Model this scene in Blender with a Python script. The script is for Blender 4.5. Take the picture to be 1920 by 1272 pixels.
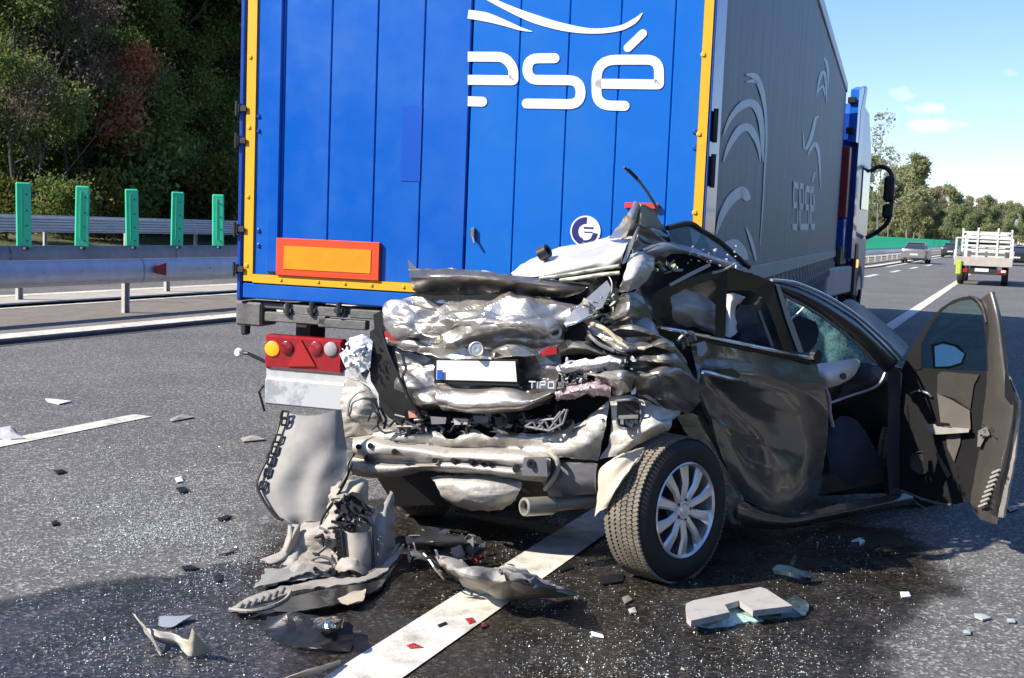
import bpy, bmesh, math, random
import numpy as np
from mathutils import Vector, Matrix, noise

for _o in list(bpy.data.objects):
    bpy.data.objects.remove(_o)
SC = bpy.context.scene
COL = SC.collection

# ------------------------------------------------------------------ camera
F, H, CX, CY = 2200.0, 1.6, 960.0, 636.0          # focal length in photo pixels, eye height
ROLL, PITCH = 0.040, math.atan(215.8 / 2200)
FW = Vector((0, math.cos(PITCH), -math.sin(PITCH)))
_U = Vector((0, math.sin(PITCH), math.cos(PITCH)))
_X = Vector((1, 0, 0))
RT = _X * math.cos(ROLL) + _U * math.sin(ROLL)
UP = -_X * math.sin(ROLL) + _U * math.cos(ROLL)
EYE = Vector((0, 0, H))
cam_d = bpy.data.cameras.new('camera')
cam_d.sensor_width = 36
cam_d.lens = 36 * F / 1920
cam_d.clip_start = 0.05
cam_d.clip_end = 6000
cam = bpy.data.objects.new('camera', cam_d)
m = Matrix.Identity(4)
for i in range(3):
    m[i][0], m[i][1], m[i][2], m[i][3] = RT[i], UP[i], -FW[i], EYE[i]
cam.matrix_world = m
COL.objects.link(cam)
SC.camera = cam

# ------------------------------------------------------------------ sky, sun, exposure
SUN_AZ = Vector((-0.93, -0.36)).normalized()       # horizontal direction towards the sun
SUN_EL = math.radians(38)
wd = bpy.data.worlds.new('World')
SC.world = wd
wd.use_nodes = True
nt = wd.node_tree
nt.nodes.clear()
sky = nt.nodes.new('ShaderNodeTexSky')
sky.sky_type = 'NISHITA'
sky.sun_disc = False
sky.sun_elevation = SUN_EL
sky.sun_rotation = math.atan2(SUN_AZ.x, SUN_AZ.y)
sky.altitude = 100
sky.air_density = 1.0
sky.dust_density = 0.25
sky.ozone_density = 2.5
bg = nt.nodes.new('ShaderNodeBackground')
bg.inputs[1].default_value = 0.106
wo = nt.nodes.new('ShaderNodeOutputWorld')
hs = nt.nodes.new('ShaderNodeHueSaturation')           # the phone's vivid colour rendering of the sky
hs.inputs['Saturation'].default_value = 1.1
nt.links.new(sky.outputs[0], hs.inputs['Color'])
wb = nt.nodes.new('ShaderNodeMix')                     # its white balance
wb.data_type = 'RGBA'
wb.blend_type = 'MULTIPLY'
wb.inputs[0].default_value = 1
wb.inputs[7].default_value = (1.0, 1.0, 1.20, 1)
nt.links.new(hs.outputs[0], wb.inputs[6])
nt.links.new(wb.outputs[2], bg.inputs[0])
nt.links.new(bg.outputs[0], wo.inputs[0])
sl = bpy.data.lights.new('sun', 'SUN')
sl.energy = 4.8
sl.angle = math.radians(0.5)
sl.color = (1.0, 0.93, 0.82)
sun = bpy.data.objects.new('sun', sl)
sd = Vector((SUN_AZ.x * math.cos(SUN_EL), SUN_AZ.y * math.cos(SUN_EL), math.sin(SUN_EL)))
sun.rotation_euler = sd.to_track_quat('Z', 'Y').to_euler()
sun.location = sd * 60
COL.objects.link(sun)
SC.view_settings.view_transform = 'Standard'
SC.view_settings.look = 'None'
SC.view_settings.exposure = 0.74
SC.view_settings.gamma = 1
SC.view_settings.use_curve_mapping = False
SC.cycles.max_bounces = 8
SC.cycles.transparent_max_bounces = 16
SC.cycles.caustics_reflective = False
SC.cycles.caustics_refractive = False

# ------------------------------------------------------------------ measuring helpers: photo pixel -> place
def ray(px, py):
    return FW + RT * ((px - CX) / F) + UP * ((CY - py) / F)
def at(px, py, Y):
    d = ray(px, py)
    return EYE + d * (Y / d.y)
def G(px, py, z=0.0):
    d = ray(px, py)
    return EYE + d * ((z - H) / d.z)
def hit(px, py, p0, n):
    d = ray(px, py)
    return EYE + d * ((Vector(p0) - EYE).dot(n) / d.dot(n))
SIDE_P, SIDE_D = Vector((.715, 5.42, 0)), Vector((.78, .63, 0)).normalized()     # the wreck's right side
SIDE_N = Vector((SIDE_D.y, -SIDE_D.x, 0))
REAR_P, REAR_N = Vector((.413, 5.35, 0)), Vector((-.375, -.927, 0)).normalized() # the wreck's crushed tail
def B(px, py, d=0.0):
    p = hit(px, py, REAR_P, REAR_N) if px < 1165 else hit(px, py, SIDE_P, SIDE_N)
    return at(px, py, p.y - d)
def DOOR(px, py, d=0.0):                            # plane of the opened front door
    k = (px - 1690) / 195.0
    return at(px, py, 1.0 / ((1 - k) / 6.65 + k / 5.85) - d)

# ------------------------------------------------------------------ materials
MATS = {}
def mat(name, col, rough=0.5, metal=0.0, vary=0.0, vscale=6.0, bump=0.0, bscale=60.0, coat=0.0,
        col2=None, alpha=1.0, emit=0.0, trans=0.0, c2lo=.45, c2hi=.6, rvary=0.0, spec=0.5):
    if name in MATS:
        return MATS[name]
    M = bpy.data.materials.new(name)
    M.use_nodes = True
    t = M.node_tree
    b = t.nodes['Principled BSDF']
    b.inputs['Base Color'].default_value = (*col, 1)
    b.inputs['Roughness'].default_value = rough
    b.inputs['Metallic'].default_value = metal
    b.inputs['Coat Weight'].default_value = coat
    b.inputs['Coat Roughness'].default_value = 0.06
    b.inputs['Alpha'].default_value = alpha
    b.inputs['Transmission Weight'].default_value = trans
    b.inputs['Specular IOR Level'].default_value = spec
    if emit:
        b.inputs['Emission Color'].default_value = (*col, 1)
        b.inputs['Emission Strength'].default_value = emit
    if vary or col2 or bump or rvary:
        tc = t.nodes.new('ShaderNodeTexCoord')
    if vary or col2 or rvary:
        n = t.nodes.new('ShaderNodeTexNoise')
        n.inputs['Scale'].default_value = vscale
        n.inputs['Detail'].default_value = 6
        n.inputs['Roughness'].default_value = .65
        t.links.new(tc.outputs['Object'], n.inputs['Vector'])
    if vary or col2:
        r = t.nodes.new('ShaderNodeValToRGB')
        c2 = col2 if col2 else tuple(min(1, c * (1 + vary)) for c in col)
        c1 = col if col2 else tuple(c * (1 - vary) for c in col)
        r.color_ramp.elements[0].position = c2lo if col2 else .3
        r.color_ramp.elements[1].position = c2hi if col2 else .7
        r.color_ramp.elements[0].color = (*c1, 1)
        r.color_ramp.elements[1].color = (*c2, 1)
        t.links.new(n.outputs['Fac'], r.inputs[0])
        t.links.new(r.outputs[0], b.inputs['Base Color'])
    if rvary:
        mr = t.nodes.new('ShaderNodeMapRange')
        mr.inputs['From Min'].default_value = .35
        mr.inputs['From Max'].default_value = .65
        mr.inputs['To Min'].default_value = max(.02, rough - rvary)
        mr.inputs['To Max'].default_value = min(1, rough + rvary)
        t.links.new(n.outputs['Fac'], mr.inputs['Value'])
        t.links.new(mr.outputs[0], b.inputs['Roughness'])
    if bump:
        n2 = t.nodes.new('ShaderNodeTexNoise')
        n2.inputs['Scale'].default_value = bscale
        n2.inputs['Detail'].default_value = 4
        t.links.new(tc.outputs['Object'], n2.inputs['Vector'])
        bp = t.nodes.new('ShaderNodeBump')
        bp.inputs['Strength'].default_value = bump
        bp.inputs['Distance'].default_value = .01
        t.links.new(n2.outputs['Fac'], bp.inputs['Height'])
        t.links.new(bp.outputs[0], b.inputs['Normal'])
    MATS[name] = M
    return M

def asphalt(name, base, dark, rough=.85, wet=0.0):
    M = bpy.data.materials.new(name)
    M.use_nodes = True
    t = M.node_tree
    b = t.nodes['Principled BSDF']
    tc = t.nodes.new('ShaderNodeTexCoord')
    v = t.nodes.new('ShaderNodeTexVoronoi')
    v.inputs['Scale'].default_value = 75
    t.links.new(tc.outputs['Object'], v.inputs['Vector'])
    n1 = t.nodes.new('ShaderNodeTexNoise')
    n1.inputs['Scale'].default_value = .55
    n1.inputs['Detail'].default_value = 7
    n1.inputs['Roughness'].default_value = .65
    t.links.new(tc.outputs['Object'], n1.inputs['Vector'])
    sep = t.nodes.new('ShaderNodeSeparateColor')
    t.links.new(v.outputs['Color'], sep.inputs[0])
    r = t.nodes.new('ShaderNodeValToRGB')
    e = r.color_ramp.elements
    e[0].position, e[0].color = 0.0, (*dark, 1)
    e[1].position, e[1].color = .82, (*base, 1)
    x = e.new(.97)
    x.color = (*[min(1, c * 2.3) for c in base], 1)
    t.links.new(sep.outputs[0], r.inputs[0])
    mr = t.nodes.new('ShaderNodeMapRange')
    mr.inputs['From Min'].default_value, mr.inputs['From Max'].default_value = .3, .7
    mr.inputs['To Min'].default_value, mr.inputs['To Max'].default_value = .78, 1.2
    t.links.new(n1.outputs['Fac'], mr.inputs['Value'])
    mx = t.nodes.new('ShaderNodeMix')
    mx.data_type = 'RGBA'
    mx.blend_type = 'MULTIPLY'
    mx.inputs[0].default_value = 1
    t.links.new(r.outputs[0], mx.inputs[6])
    t.links.new(mr.outputs[0], mx.inputs[7])
    t.links.new(mx.outputs[2], b.inputs['Base Color'])
    b.inputs['Roughness'].default_value = rough
    bp = t.nodes.new('ShaderNodeBump')
    bp.inputs['Strength'].default_value = .55 if not wet else .3
    bp.inputs['Distance'].default_value = .006
    t.links.new(v.outputs['Distance'], bp.inputs['Height'])
    t.links.new(bp.outputs[0], b.inputs['Normal'])
    if wet:                                        # a spill whose edge soaks irregularly into the dry road
        n2 = t.nodes.new('ShaderNodeTexNoise')
        n2.inputs['Scale'].default_value = 3.0
        n2.inputs['Detail'].default_value = 8
        t.links.new(tc.outputs['Object'], n2.inputs['Vector'])
        mr2 = t.nodes.new('ShaderNodeMapRange')
        mr2.inputs['From Min'].default_value, mr2.inputs['From Max'].default_value = .4, .62
        mr2.inputs['To Min'].default_value, mr2.inputs['To Max'].default_value = .14, .6
        t.links.new(n2.outputs['Fac'], mr2.inputs['Value'])
        t.links.new(mr2.outputs[0], b.inputs['Roughness'])
        at_ = t.nodes.new('ShaderNodeAttribute')
        at_.attribute_name = 'edge'
        ad = t.nodes.new('ShaderNodeMath')
        ad.operation = 'MULTIPLY_ADD'
        ad.inputs[1].default_value = .9
        ad.inputs[2].default_value = -.45
        t.links.new(n2.outputs['Fac'], ad.inputs[0])
        a2 = t.nodes.new('ShaderNodeMath')
        a2.operation = 'ADD'
        t.links.new(at_.outputs['Fac'], a2.inputs[0])
        t.links.new(ad.outputs[0], a2.inputs[1])
        m3 = t.nodes.new('ShaderNodeMapRange')
        m3.inputs['From Min'].default_value, m3.inputs['From Max'].default_value = .25, .6
        t.links.new(a2.outputs[0], m3.inputs['Value'])
        t.links.new(m3.outputs[0], b.inputs['Alpha'])
    return M

def leafmat(name, c1, c2, c3):
    M = bpy.data.materials.new(name)
    M.use_nodes = True
    t = M.node_tree
    b = t.nodes['Principled BSDF']
    at_ = t.nodes.new('ShaderNodeAttribute')
    at_.attribute_name = 'tone'
    r = t.nodes.new('ShaderNodeValToRGB')
    e = r.color_ramp.elements
    e[0].color, e[1].color = (*c1, 1), (*c3, 1)
    x = e.new(.5)
    x.color = (*c2, 1)
    t.links.new(at_.outputs['Fac'], r.inputs[0])
    t.links.new(r.outputs[0], b.inputs['Base Color'])
    b.inputs['Roughness'].default_value = .7
    b.inputs['Specular IOR Level'].default_value = .25
    tl = t.nodes.new('ShaderNodeBsdfTranslucent')
    t.links.new(r.outputs[0], tl.inputs[0])
    ms = t.nodes.new('ShaderNodeMixShader')
    ms.inputs[0].default_value = .5
    t.links.new(b.outputs[0], ms.inputs[1])
    t.links.new(tl.outputs[0], ms.inputs[2])
    t.links.new(ms.outputs[0], t.nodes['Material Output'].inputs[0])
    return M

# ------------------------------------------------------------------ object helpers
def tag(o, label=None, cat=None, group=None, kind=None):
    if label: o['label'] = label
    if cat: o['category'] = cat
    if group: o['group'] = group
    if kind: o['kind'] = kind
    return o
def thing(name, loc, label, cat, group=None, rz=0.0):
    o = bpy.data.objects.new(name, None)
    o.location = loc
    o.rotation_euler = (0, 0, rz)
    o.empty_display_size = .2
    COL.objects.link(o)
    return tag(o, label, cat, group)
def wl(o):
    v = Vector((0, 0, 0))
    while o is not None:
        v = v + Vector(o.location)
        o = o.parent
    return v
def link(name, me, mt=None, parent=None, local=False):
    o = bpy.data.objects.new(name, me)
    COL.objects.link(o)
    if mt is not None and not me.materials:
        me.materials.append(mt)
    if parent is not None:
        o.parent = parent
        if not local:
            o.location = -wl(parent)
    return o
def recenter(o):                                    # put a free mesh's origin on its own base
    me = o.data
    n = len(me.vertices)
    a = np.empty(n * 3, 'f')
    me.vertices.foreach_get('co', a)
    a = a.reshape(-1, 3)
    c = np.array([a[:, 0].mean(), a[:, 1].mean(), a[:, 2].min()])
    me.vertices.foreach_set('co', (a - c).ravel())
    o.location = Vector([float(v) for v in c]) + Vector(o.location)
    return o
def mesh(name, vs, fs, smooth=False, sharp=None):
    me = bpy.data.meshes.new(name)
    me.from_pydata([tuple(v) for v in vs], [], fs)
    me.update()
    if smooth:
        me.polygons.foreach_set('use_smooth', [True] * len(me.polygons))
        if sharp:
            me.set_sharp_from_angle(angle=math.radians(sharp))
    return me
class MB:                                           # collects simple solids into ONE mesh
    def __init__(s):
        s.v, s.f = [], []
    def add(s, vs, fs):
        o = len(s.v)
        s.v += [Vector(v) for v in vs]
        s.f += [tuple(i + o for i in f) for f in fs]
    def box(s, c, d, M=None, bev=0.0):
        x, y, z = d[0] / 2, d[1] / 2, d[2] / 2
        if bev <= 0:
            vs = [Vector((sx * x, sy * y, sz * z)) for sz in (-1, 1) for sy in (-1, 1) for sx in (-1, 1)]
            fs = [(0, 2, 3, 1), (4, 5, 7, 6), (0, 1, 5, 4), (2, 6, 7, 3), (0, 4, 6, 2), (1, 3, 7, 5)]
        else:
            bm = bmesh.new()
            bmesh.ops.create_cube(bm, size=1)
            for v in bm.verts:
                v.co = Vector((v.co.x * 2 * x, v.co.y * 2 * y, v.co.z * 2 * z))
            bmesh.ops.bevel(bm, geom=bm.edges[:], offset=bev, segments=1, affect='EDGES')
            bm.verts.index_update()
            vs = [v.co.copy() for v in bm.verts]
            fs = [tuple(v.index for v in f.verts) for f in bm.faces]
            bm.free()
        if M is not None:
            vs = [M @ v for v in vs]
        s.add([v + Vector(c) for v in vs], fs)
        return s
    def box2(s, a, b, bev=0.0):
        a, b = Vector(a), Vector(b)
        return s.box((a + b) / 2, [abs(q) for q in (b - a)], None, bev)
    def tube(s, pts, r, seg=8, cap=True):
        pts = [Vector(p) for p in pts]
        rr = r if isinstance(r, (list, tuple)) else [r] * len(pts)
        vs, fs = [], []
        pa = None
        for i, p in enumerate(pts):
            t = (pts[min(i + 1, len(pts) - 1)] - pts[max(i - 1, 0)])
            t = t.normalized() if t.length > 1e-9 else Vector((0, 0, 1))
            if pa is None:
                pa = t.orthogonal().normalized()
            pa = (pa - t * pa.dot(t))
            pa = pa.normalized() if pa.length > 1e-6 else t.orthogonal().normalized()
            pb = t.cross(pa)
            for k in range(seg):
                a = 2 * math.pi * k / seg
                vs.append(p + (pa * math.cos(a) + pb * math.sin(a)) * rr[i])
        for i in range(len(pts) - 1):
            for k in range(seg):
                a, b = i * seg + k, i * seg + (k + 1) % seg
                fs.append((a, b, b + seg, a + seg))
        if cap:
            fs.append(tuple(range(seg - 1, -1, -1)))
            fs.append(tuple(range((len(pts) - 1) * seg, len(pts) * seg)))
        s.add(vs, fs)
        return s
    def lathe(s, prof, axis_p, axis_d, seg=40, close=False):     # prof: (distance along axis, radius)
        d = Vector(axis_d).normalized()
        pa = d.orthogonal().normalized()
        pb = d.cross(pa)
        vs, fs = [], []
        n = len(prof)
        for h, r in prof:
            for k in range(seg):
                a = 2 * math.pi * k / seg
                vs.append(Vector(axis_p) + d * h + (pa * math.cos(a) + pb * math.sin(a)) * r)
        for i in range(n - 1 if not close else n):
            j = (i + 1) % n
            for k in range(seg):
                k2 = (k + 1) % seg
                fs.append((i * seg + k, i * seg + k2, j * seg + k2, j * seg + k))
        s.add(vs, fs)
        return s
    def prism(s, poly, d):                          # planar polygon pushed by the vector d
        n = len(poly)
        d = Vector(d)
        vs = [Vector(p) for p in poly] + [Vector(p) + d for p in poly]
        fs = [tuple(range(n)), tuple(range(2 * n - 1, n - 1, -1))]
        fs += [(i, i + n, (i + 1) % n + n, (i + 1) % n) for i in range(n)]
        s.add(vs, fs)
        return s
    def build(s, name, mt, parent=None, local=False, smooth=False, sharp=35):
        return link(name, mesh(name, s.v, s.f, smooth, sharp), mt, parent, local)
def fix_normals(o):
    bm = bmesh.new()
    bm.from_mesh(o.data)
    bmesh.ops.recalc_face_normals(bm, faces=bm.faces[:])
    bmesh.ops.triangulate(bm, faces=[f for f in bm.faces if len(f.verts) > 4])
    bm.to_mesh(o.data)
    bm.free()
    return o
def cr(p0, p1, p2, p3, t):
    return 0.5 * ((2 * p1) + (-p0 + p2) * t + (2 * p0 - 5 * p1 + 4 * p2 - p3) * t * t + (-p0 + 3 * p1 - 3 * p2 + p3) * t ** 3)
def spline(pts, n):                                 # Catmull-Rom through the points, n samples
    L = len(pts)
    out = []
    for i in range(n):
        u = i / (n - 1) * (L - 1)
        k = min(int(u), L - 2)
        t = u - k
        out.append(cr(pts[max(k - 1, 0)], pts[k], pts[k + 1], pts[min(k + 2, L - 1)], t))
    return out
def crumple(p, freq, seed):
    q = Vector((p.x * .62, p.y * .62, p.z * 1.15)) * freq * .8 + Vector((seed * 7.31, seed * 3.17, seed * 5.73))
    q = q + noise.noise_vector(q * .8) * .45
    a = noise.voronoi(q)[0][0]                      # sharp creases where the cells meet
    d2 = noise.voronoi(q * 2.3 + Vector((9, 4, 2)))[0]
    b = d2[1] - d2[0]
    c = abs(noise.noise(q * .55))
    return a * 1.15 - b * .28 + c * .9 - .62
def _h2(i, j, seed):
    n = (i * 374761393 + j * 668265263 + seed * 974634777) & 0xffffffff
    n = ((n ^ (n >> 13)) * 1274126177) & 0xffffffff
    return ((n ^ (n >> 16)) & 0xffff) / 65535.0 - .5
def facet(u, v, seed):
    """height of a sheet folded into irregular flat triangles: sharp creases, flat between"""
    s = (u + v) * .3660254
    i, j = math.floor(u + s), math.floor(v + s)
    t = (i + j) * .2113249
    x, y = u - (i - t), v - (j - t)
    k = (1, 0) if x > y else (0, 1)
    # barycentric weights in the skewed cell
    a, b = (u + s) - i, (v + s) - j
    if a > b:
        w0, w1, w2 = 1 - a, a - b, b
    else:
        w0, w1, w2 = 1 - b, b - a, a
    return w0 * _h2(i, j, seed) + w1 * _h2(i + k[0], j + k[1], seed) + w2 * _h2(i + 1, j + 1, seed)
def patch(name, parent, mt, rows, amp=.015, freq=6.0, seed=1, nu=36, nv=24, thick=.004, conv=B, jag=.006, sharp=40, fac=None, fs=.11):
    """sheet of bent metal through rows of (px, py, depth) measured in the photo, with creases, torn edge and thickness"""
    g = [[conv(*p) for p in r] for r in rows]
    cols = [spline(r, nu) for r in g]
    grid = [[None] * nu for _ in range(nv)]
    for j in range(nu):
        c = spline([r[j] for r in cols], nv)
        for i in range(nv):
            grid[i][j] = c[i]
    nor = [[None] * nu for _ in range(nv)]
    for i in range(nv):
        for j in range(nu):
            du = grid[i][min(j + 1, nu - 1)] - grid[i][max(j - 1, 0)]
            dv = grid[min(i + 1, nv - 1)][j] - grid[max(i - 1, 0)][j]
            n = du.cross(dv)
            n = n.normalized() if n.length > 1e-9 else -FW
            if n.dot(EYE - grid[i][j]) < 0:
                n = -n
            nor[i][j] = n
    vs = []
    for i in range(nv):
        for j in range(nu):
            p = grid[i][j]
            h = amp * crumple(p, freq, seed) if not fac else 0
            if fac:
                w = noise.noise_vector(p * 5 + Vector((seed, 0, 0))) * .03
                u_, v_ = (p.x * .93 - p.y * .37 + w.x) * .6 / (fs * 1.05), (p.z + .35 * p.y + w.y) * 1.35 / (fs * 1.05)
                h += fac * (facet(u_, v_, seed) + .36 * facet(u_ * 2.1 + v_ * .7 + 5, v_ * 2.1 - u_ * .6, seed + 9))
            q = p + nor[i][j] * h
            if i in (0, nv - 1) or j in (0, nu - 1):
                q = q + noise.noise_vector(p * 24 + Vector((seed, 0, 0))) * jag
            vs.append(q)
    N = nu * nv
    vs2 = [vs[i * nu + j] - nor[i][j] * thick for i in range(nv) for j in range(nu)]
    fs = []
    def quad(a, b, c, d):
        return (a, b, c, d)
    for i in range(nv - 1):
        for j in range(nu - 1):
            a = i * nu + j
            fs.append((a, a + nu, a + nu + 1, a + 1))
            fs.append((N + a, N + a + 1, N + a + nu + 1, N + a + nu))
    ring = [j for j in range(nu)] + [i * nu + nu - 1 for i in range(1, nv)] + [(nv - 1) * nu + j for j in range(nu - 2, -1, -1)] + [i * nu for i in range(nv - 2, 0, -1)]
    for k in range(len(ring)):
        a, b = ring[k], ring[(k + 1) % len(ring)]
        fs.append((a, b, b + N, a + N))
    me = mesh(name, vs + vs2, fs, not (fac and sharp < 12), sharp)
    return link(name, me, mt, parent)
def plate(name, parent, mt, pts, thick=.01, conv=B, push=None):
    """flat or slightly bent solid piece with the outline measured in the photo"""
    P = [conv(*p) for p in pts]
    c = sum(P, Vector()) / len(P)
    d = push if push is not None else (c - EYE).normalized()
    mb = MB().prism(P, Vector(d) * thick)
    return fix_normals(mb.build(name, mt, parent))
def hose(name, parent, mt, pts, r=.008, n=20, conv=B, seg=6):
    P = spline([conv(*p) for p in pts], n)
    return MB().tube(P, r, seg).build(name, mt, parent, smooth=True, sharp=60)
def copy_tree(o, parent=None):
    c = o.copy()
    COL.objects.link(c)
    if parent is not None:
        c.parent = parent
    for ch in list(o.children):
        copy_tree(ch, c)
    return c
# ------------------------------------------------------------------ clouds: three small fair-weather puffs low in the east sky
def add_clouds():
    tc = nt.nodes.new('ShaderNodeTexCoord')
    nz = nt.nodes.new('ShaderNodeTexNoise')
    nz.inputs['Scale'].default_value = 70
    nz.inputs['Detail'].default_value = 7
    nt.links.new(tc.outputs['Generated'], nz.inputs['Vector'])
    acc = None
    for (px, py, wx, wy, s) in ((1690, 176, 24, 13, .5), (1733, 205, 34, 9, .42), (1758, 237, 50, 13, .8), (1890, 138, 16, 8, .2)):
        c = ray(px, py).normalized()
        rt = c.cross(Vector((0, 0, 1))).normalized()
        up = rt.cross(c)
        sub = nt.nodes.new('ShaderNodeVectorMath')
        sub.operation = 'SUBTRACT'
        nt.links.new(tc.outputs['Generated'], sub.inputs[0])
        sub.inputs[1].default_value = c
        parts = []
        for ax, w in ((rt, wx), (up, wy)):
            d = nt.nodes.new('ShaderNodeVectorMath')
            d.operation = 'DOT_PRODUCT'
            nt.links.new(sub.outputs[0], d.inputs[0])
            d.inputs[1].default_value = ax * (F / w)
            q = nt.nodes.new('ShaderNodeMath')
            q.operation = 'MULTIPLY'
            nt.links.new(d.outputs['Value'], q.inputs[0])
            nt.links.new(d.outputs['Value'], q.inputs[1])
            parts.append(q)
        a = nt.nodes.new('ShaderNodeMath')
        a.operation = 'ADD'
        nt.links.new(parts[0].outputs[0], a.inputs[0])
        nt.links.new(parts[1].outputs[0], a.inputs[1])
        b = nt.nodes.new('ShaderNodeMath')
        b.operation = 'MULTIPLY_ADD'
        nt.links.new(nz.outputs['Fac'], b.inputs[0])
        b.inputs[1].default_value = -4.2
        nt.links.new(a.outputs[0], b.inputs[2])
        mr = nt.nodes.new('ShaderNodeMapRange')
        mr.inputs['From Min'].default_value = -.9
        mr.inputs['From Max'].default_value = -2.2
        mr.inputs['To Min'].default_value = 0
        mr.inputs['To Max'].default_value = s
        nt.links.new(b.outputs[0], mr.inputs['Value'])
        # only in front (the same offsets never repeat behind)
        if acc is None:
            acc = mr
        else:
            mx = nt.nodes.new('ShaderNodeMath')
            mx.operation = 'MAXIMUM'
            nt.links.new(acc.outputs[0], mx.inputs[0])
            nt.links.new(mr.outputs[0], mx.inputs[1])
            acc = mx
    mix = nt.nodes.new('ShaderNodeMix')
    mix.data_type = 'RGBA'
    nt.links.new(acc.outputs[0], mix.inputs[0])
    nt.links.new(wb.outputs[2], mix.inputs[6])
    mix.inputs[7].default_value = (7.6, 7.7, 8.0, 1)
    nt.links.new(mix.outputs[2], bg.inputs[0])
add_clouds()

# ------------------------------------------------------------------ the road: s runs along it, n across it (to the right)
RD, RN = Vector((.389, .921, 0)), Vector((.921, -.389, 0))
def shift(s):
    t = min(1, max(0, (s - 28) / 42))
    return 3.6 * t * t * (3 - 2 * t)
def RP(s, n, z=0.0, bend=True):
    p = RD * s + RN * (n + (shift(s) if bend else 0))
    return Vector((p.x, p.y, z))
SS = [-14, -6, 0, 4, 8, 12, 16, 20, 24, 28] + [28 + 3.5 * i for i in range(1, 13)] + [80, 100, 130, 170, 220, 300, 420, 600, 900]
def strip(name, n0, n1, z0, z1, mt, ss=SS, bend=(True, True), skirt=0.0):
    vs, fs = [], []
    for s in ss:
        vs += [RP(s, n0, z0, bend[0]), RP(s, n1, z1, bend[1])]
    k = len(ss)
    fs = [(2 * i, 2 * i + 1, 2 * i + 3, 2 * i + 2) for i in range(k - 1)]
    o = link(name, mesh(name, vs, fs), mt)
    o['kind'] = 'structure'
    return o
M_ASPH = asphalt('asphalt', (.152, .147, .138), (.070, .068, .064))
M_ASPH2 = asphalt('asphalt_far', (.15, .145, .135), (.09, .088, .084))
M_GRASS = mat('dry_grass', (.05, .06, .018), .9, col2=(.11, .095, .035), vscale=.9)
M_PAVE = mat('median_paving', (.19, .165, .135), .9, vary=.2, vscale=5, bump=.3, bscale=120)
M_CONC = mat('concrete', (.42, .38, .32), .85, vary=.15, vscale=3, bump=.2, bscale=80)
M_SLOT = mat('drain_slot', (.04, .04, .042), .8)
M_PAINT = mat('road_paint', (.74, .70, .60), .65, col2=(.34, .31, .26), vscale=7, c2lo=.44, c2hi=.74, bump=.25, bscale=90)

me = mesh('ground', [(-3000, -600, -.06), (3000, -600, -.06), (3000, 4000, -.06), (-3000, 4000, -.06)], [(0, 1, 2, 3)])
link('ground', me, M_GRASS)['kind'] = 'structure'
strip('road', -10.95, 3.2, 0, 0, M_ASPH, bend=(True, False))
strip('road_verge', 3.2, 9, -.004, -.2, M_GRASS, bend=(False, False))
# median: a kerb, the paved strip, a drain and the pale edge of the other carriageway
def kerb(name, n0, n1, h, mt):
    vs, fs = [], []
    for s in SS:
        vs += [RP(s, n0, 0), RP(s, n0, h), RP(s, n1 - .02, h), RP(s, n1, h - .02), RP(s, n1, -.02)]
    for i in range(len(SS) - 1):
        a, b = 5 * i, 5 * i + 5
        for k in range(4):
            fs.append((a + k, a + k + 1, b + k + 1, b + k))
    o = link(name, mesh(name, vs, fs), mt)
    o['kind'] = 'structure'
kerb('kerb', -10.95, -10.5, .06, mat('kerb_concrete', (.10, .096, .088), .8, vary=.2, vscale=6, bump=.2, bscale=70))  # dark tone holds both dirt and the shade on the kerb face
strip('kerb_line', -10.93, -10.54, .064, .064, M_PAINT)
strip('gutter', -10.5, -10.36, .003, .003, mat('gutter_dark', (.05, .048, .045), .8, vary=.2, vscale=8))
strip('median_pavement', -13.55, -10.95, .06, .06, M_PAVE)
strip('median_line', -13.68, -13.55, .064, .064, M_PAINT)
strip('drain', -14.0, -13.68, .02, .06, M_SLOT)
strip('median_slab', -15.2, -14.0, .07, .07, M_CONC)
strip('far_edge_line', -15.5, -15.2, .074, .074, M_PAINT)
strip('far_road', -24.2, -15.5, .42, .07, M_ASPH2)
strip('far_verge', -28, -24.2, .7, .40, M_GRASS)
strip('embankment', -75, -28, 16.0, .7, mat('forest_floor', (.030, .026, .014), .95, col2=(.06, .05, .025), vscale=.8))
# painted lines on our carriageway
vs, fs = [], []
ss = [2.0 + i * 1.5 for i in range(40)] + [70, 100, 150, 220, 330, 500]
for i, s in enumerate(ss):
    w = .15 if s < 60 else .12
    vs += [RP(s, -2.0 - w + .06, .009, False), RP(s, -2.0 + w - .0, .009, False)]
fs = [(2 * i, 2 * i + 1, 2 * i + 3, 2 * i + 2) for i in range(len(ss) - 1)]
link('edge_line', mesh('edge_line', vs, fs), M_PAINT)['kind'] = 'structure'
strip('inner_edge_line', -10.3, -10.1, .005, .005, M_PAINT, ss=[s for s in SS if s >= 70])
for (px, py), ln in (((110, 806), 4.4), ((1634, 517), 4.5), ((1679, 509), 4.5), ((1714, 502.5), 5), ((1742, 497.5), 5)):
    c = G(px, py, .006) if px != 110 else G(268, 779, .006) - RD * 2.2
    w = .09 if ln < 4.45 else .12
    q = [c + RD * a * ln / 2 + RN * b * w for a, b in ((-1, -1), (-1, 1), (1, 1), (1, -1))]
    link('lane_dash', mesh('lane_dash', q, [(0, 1, 2, 3)]), M_PAINT)['kind'] = 'structure'

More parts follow.
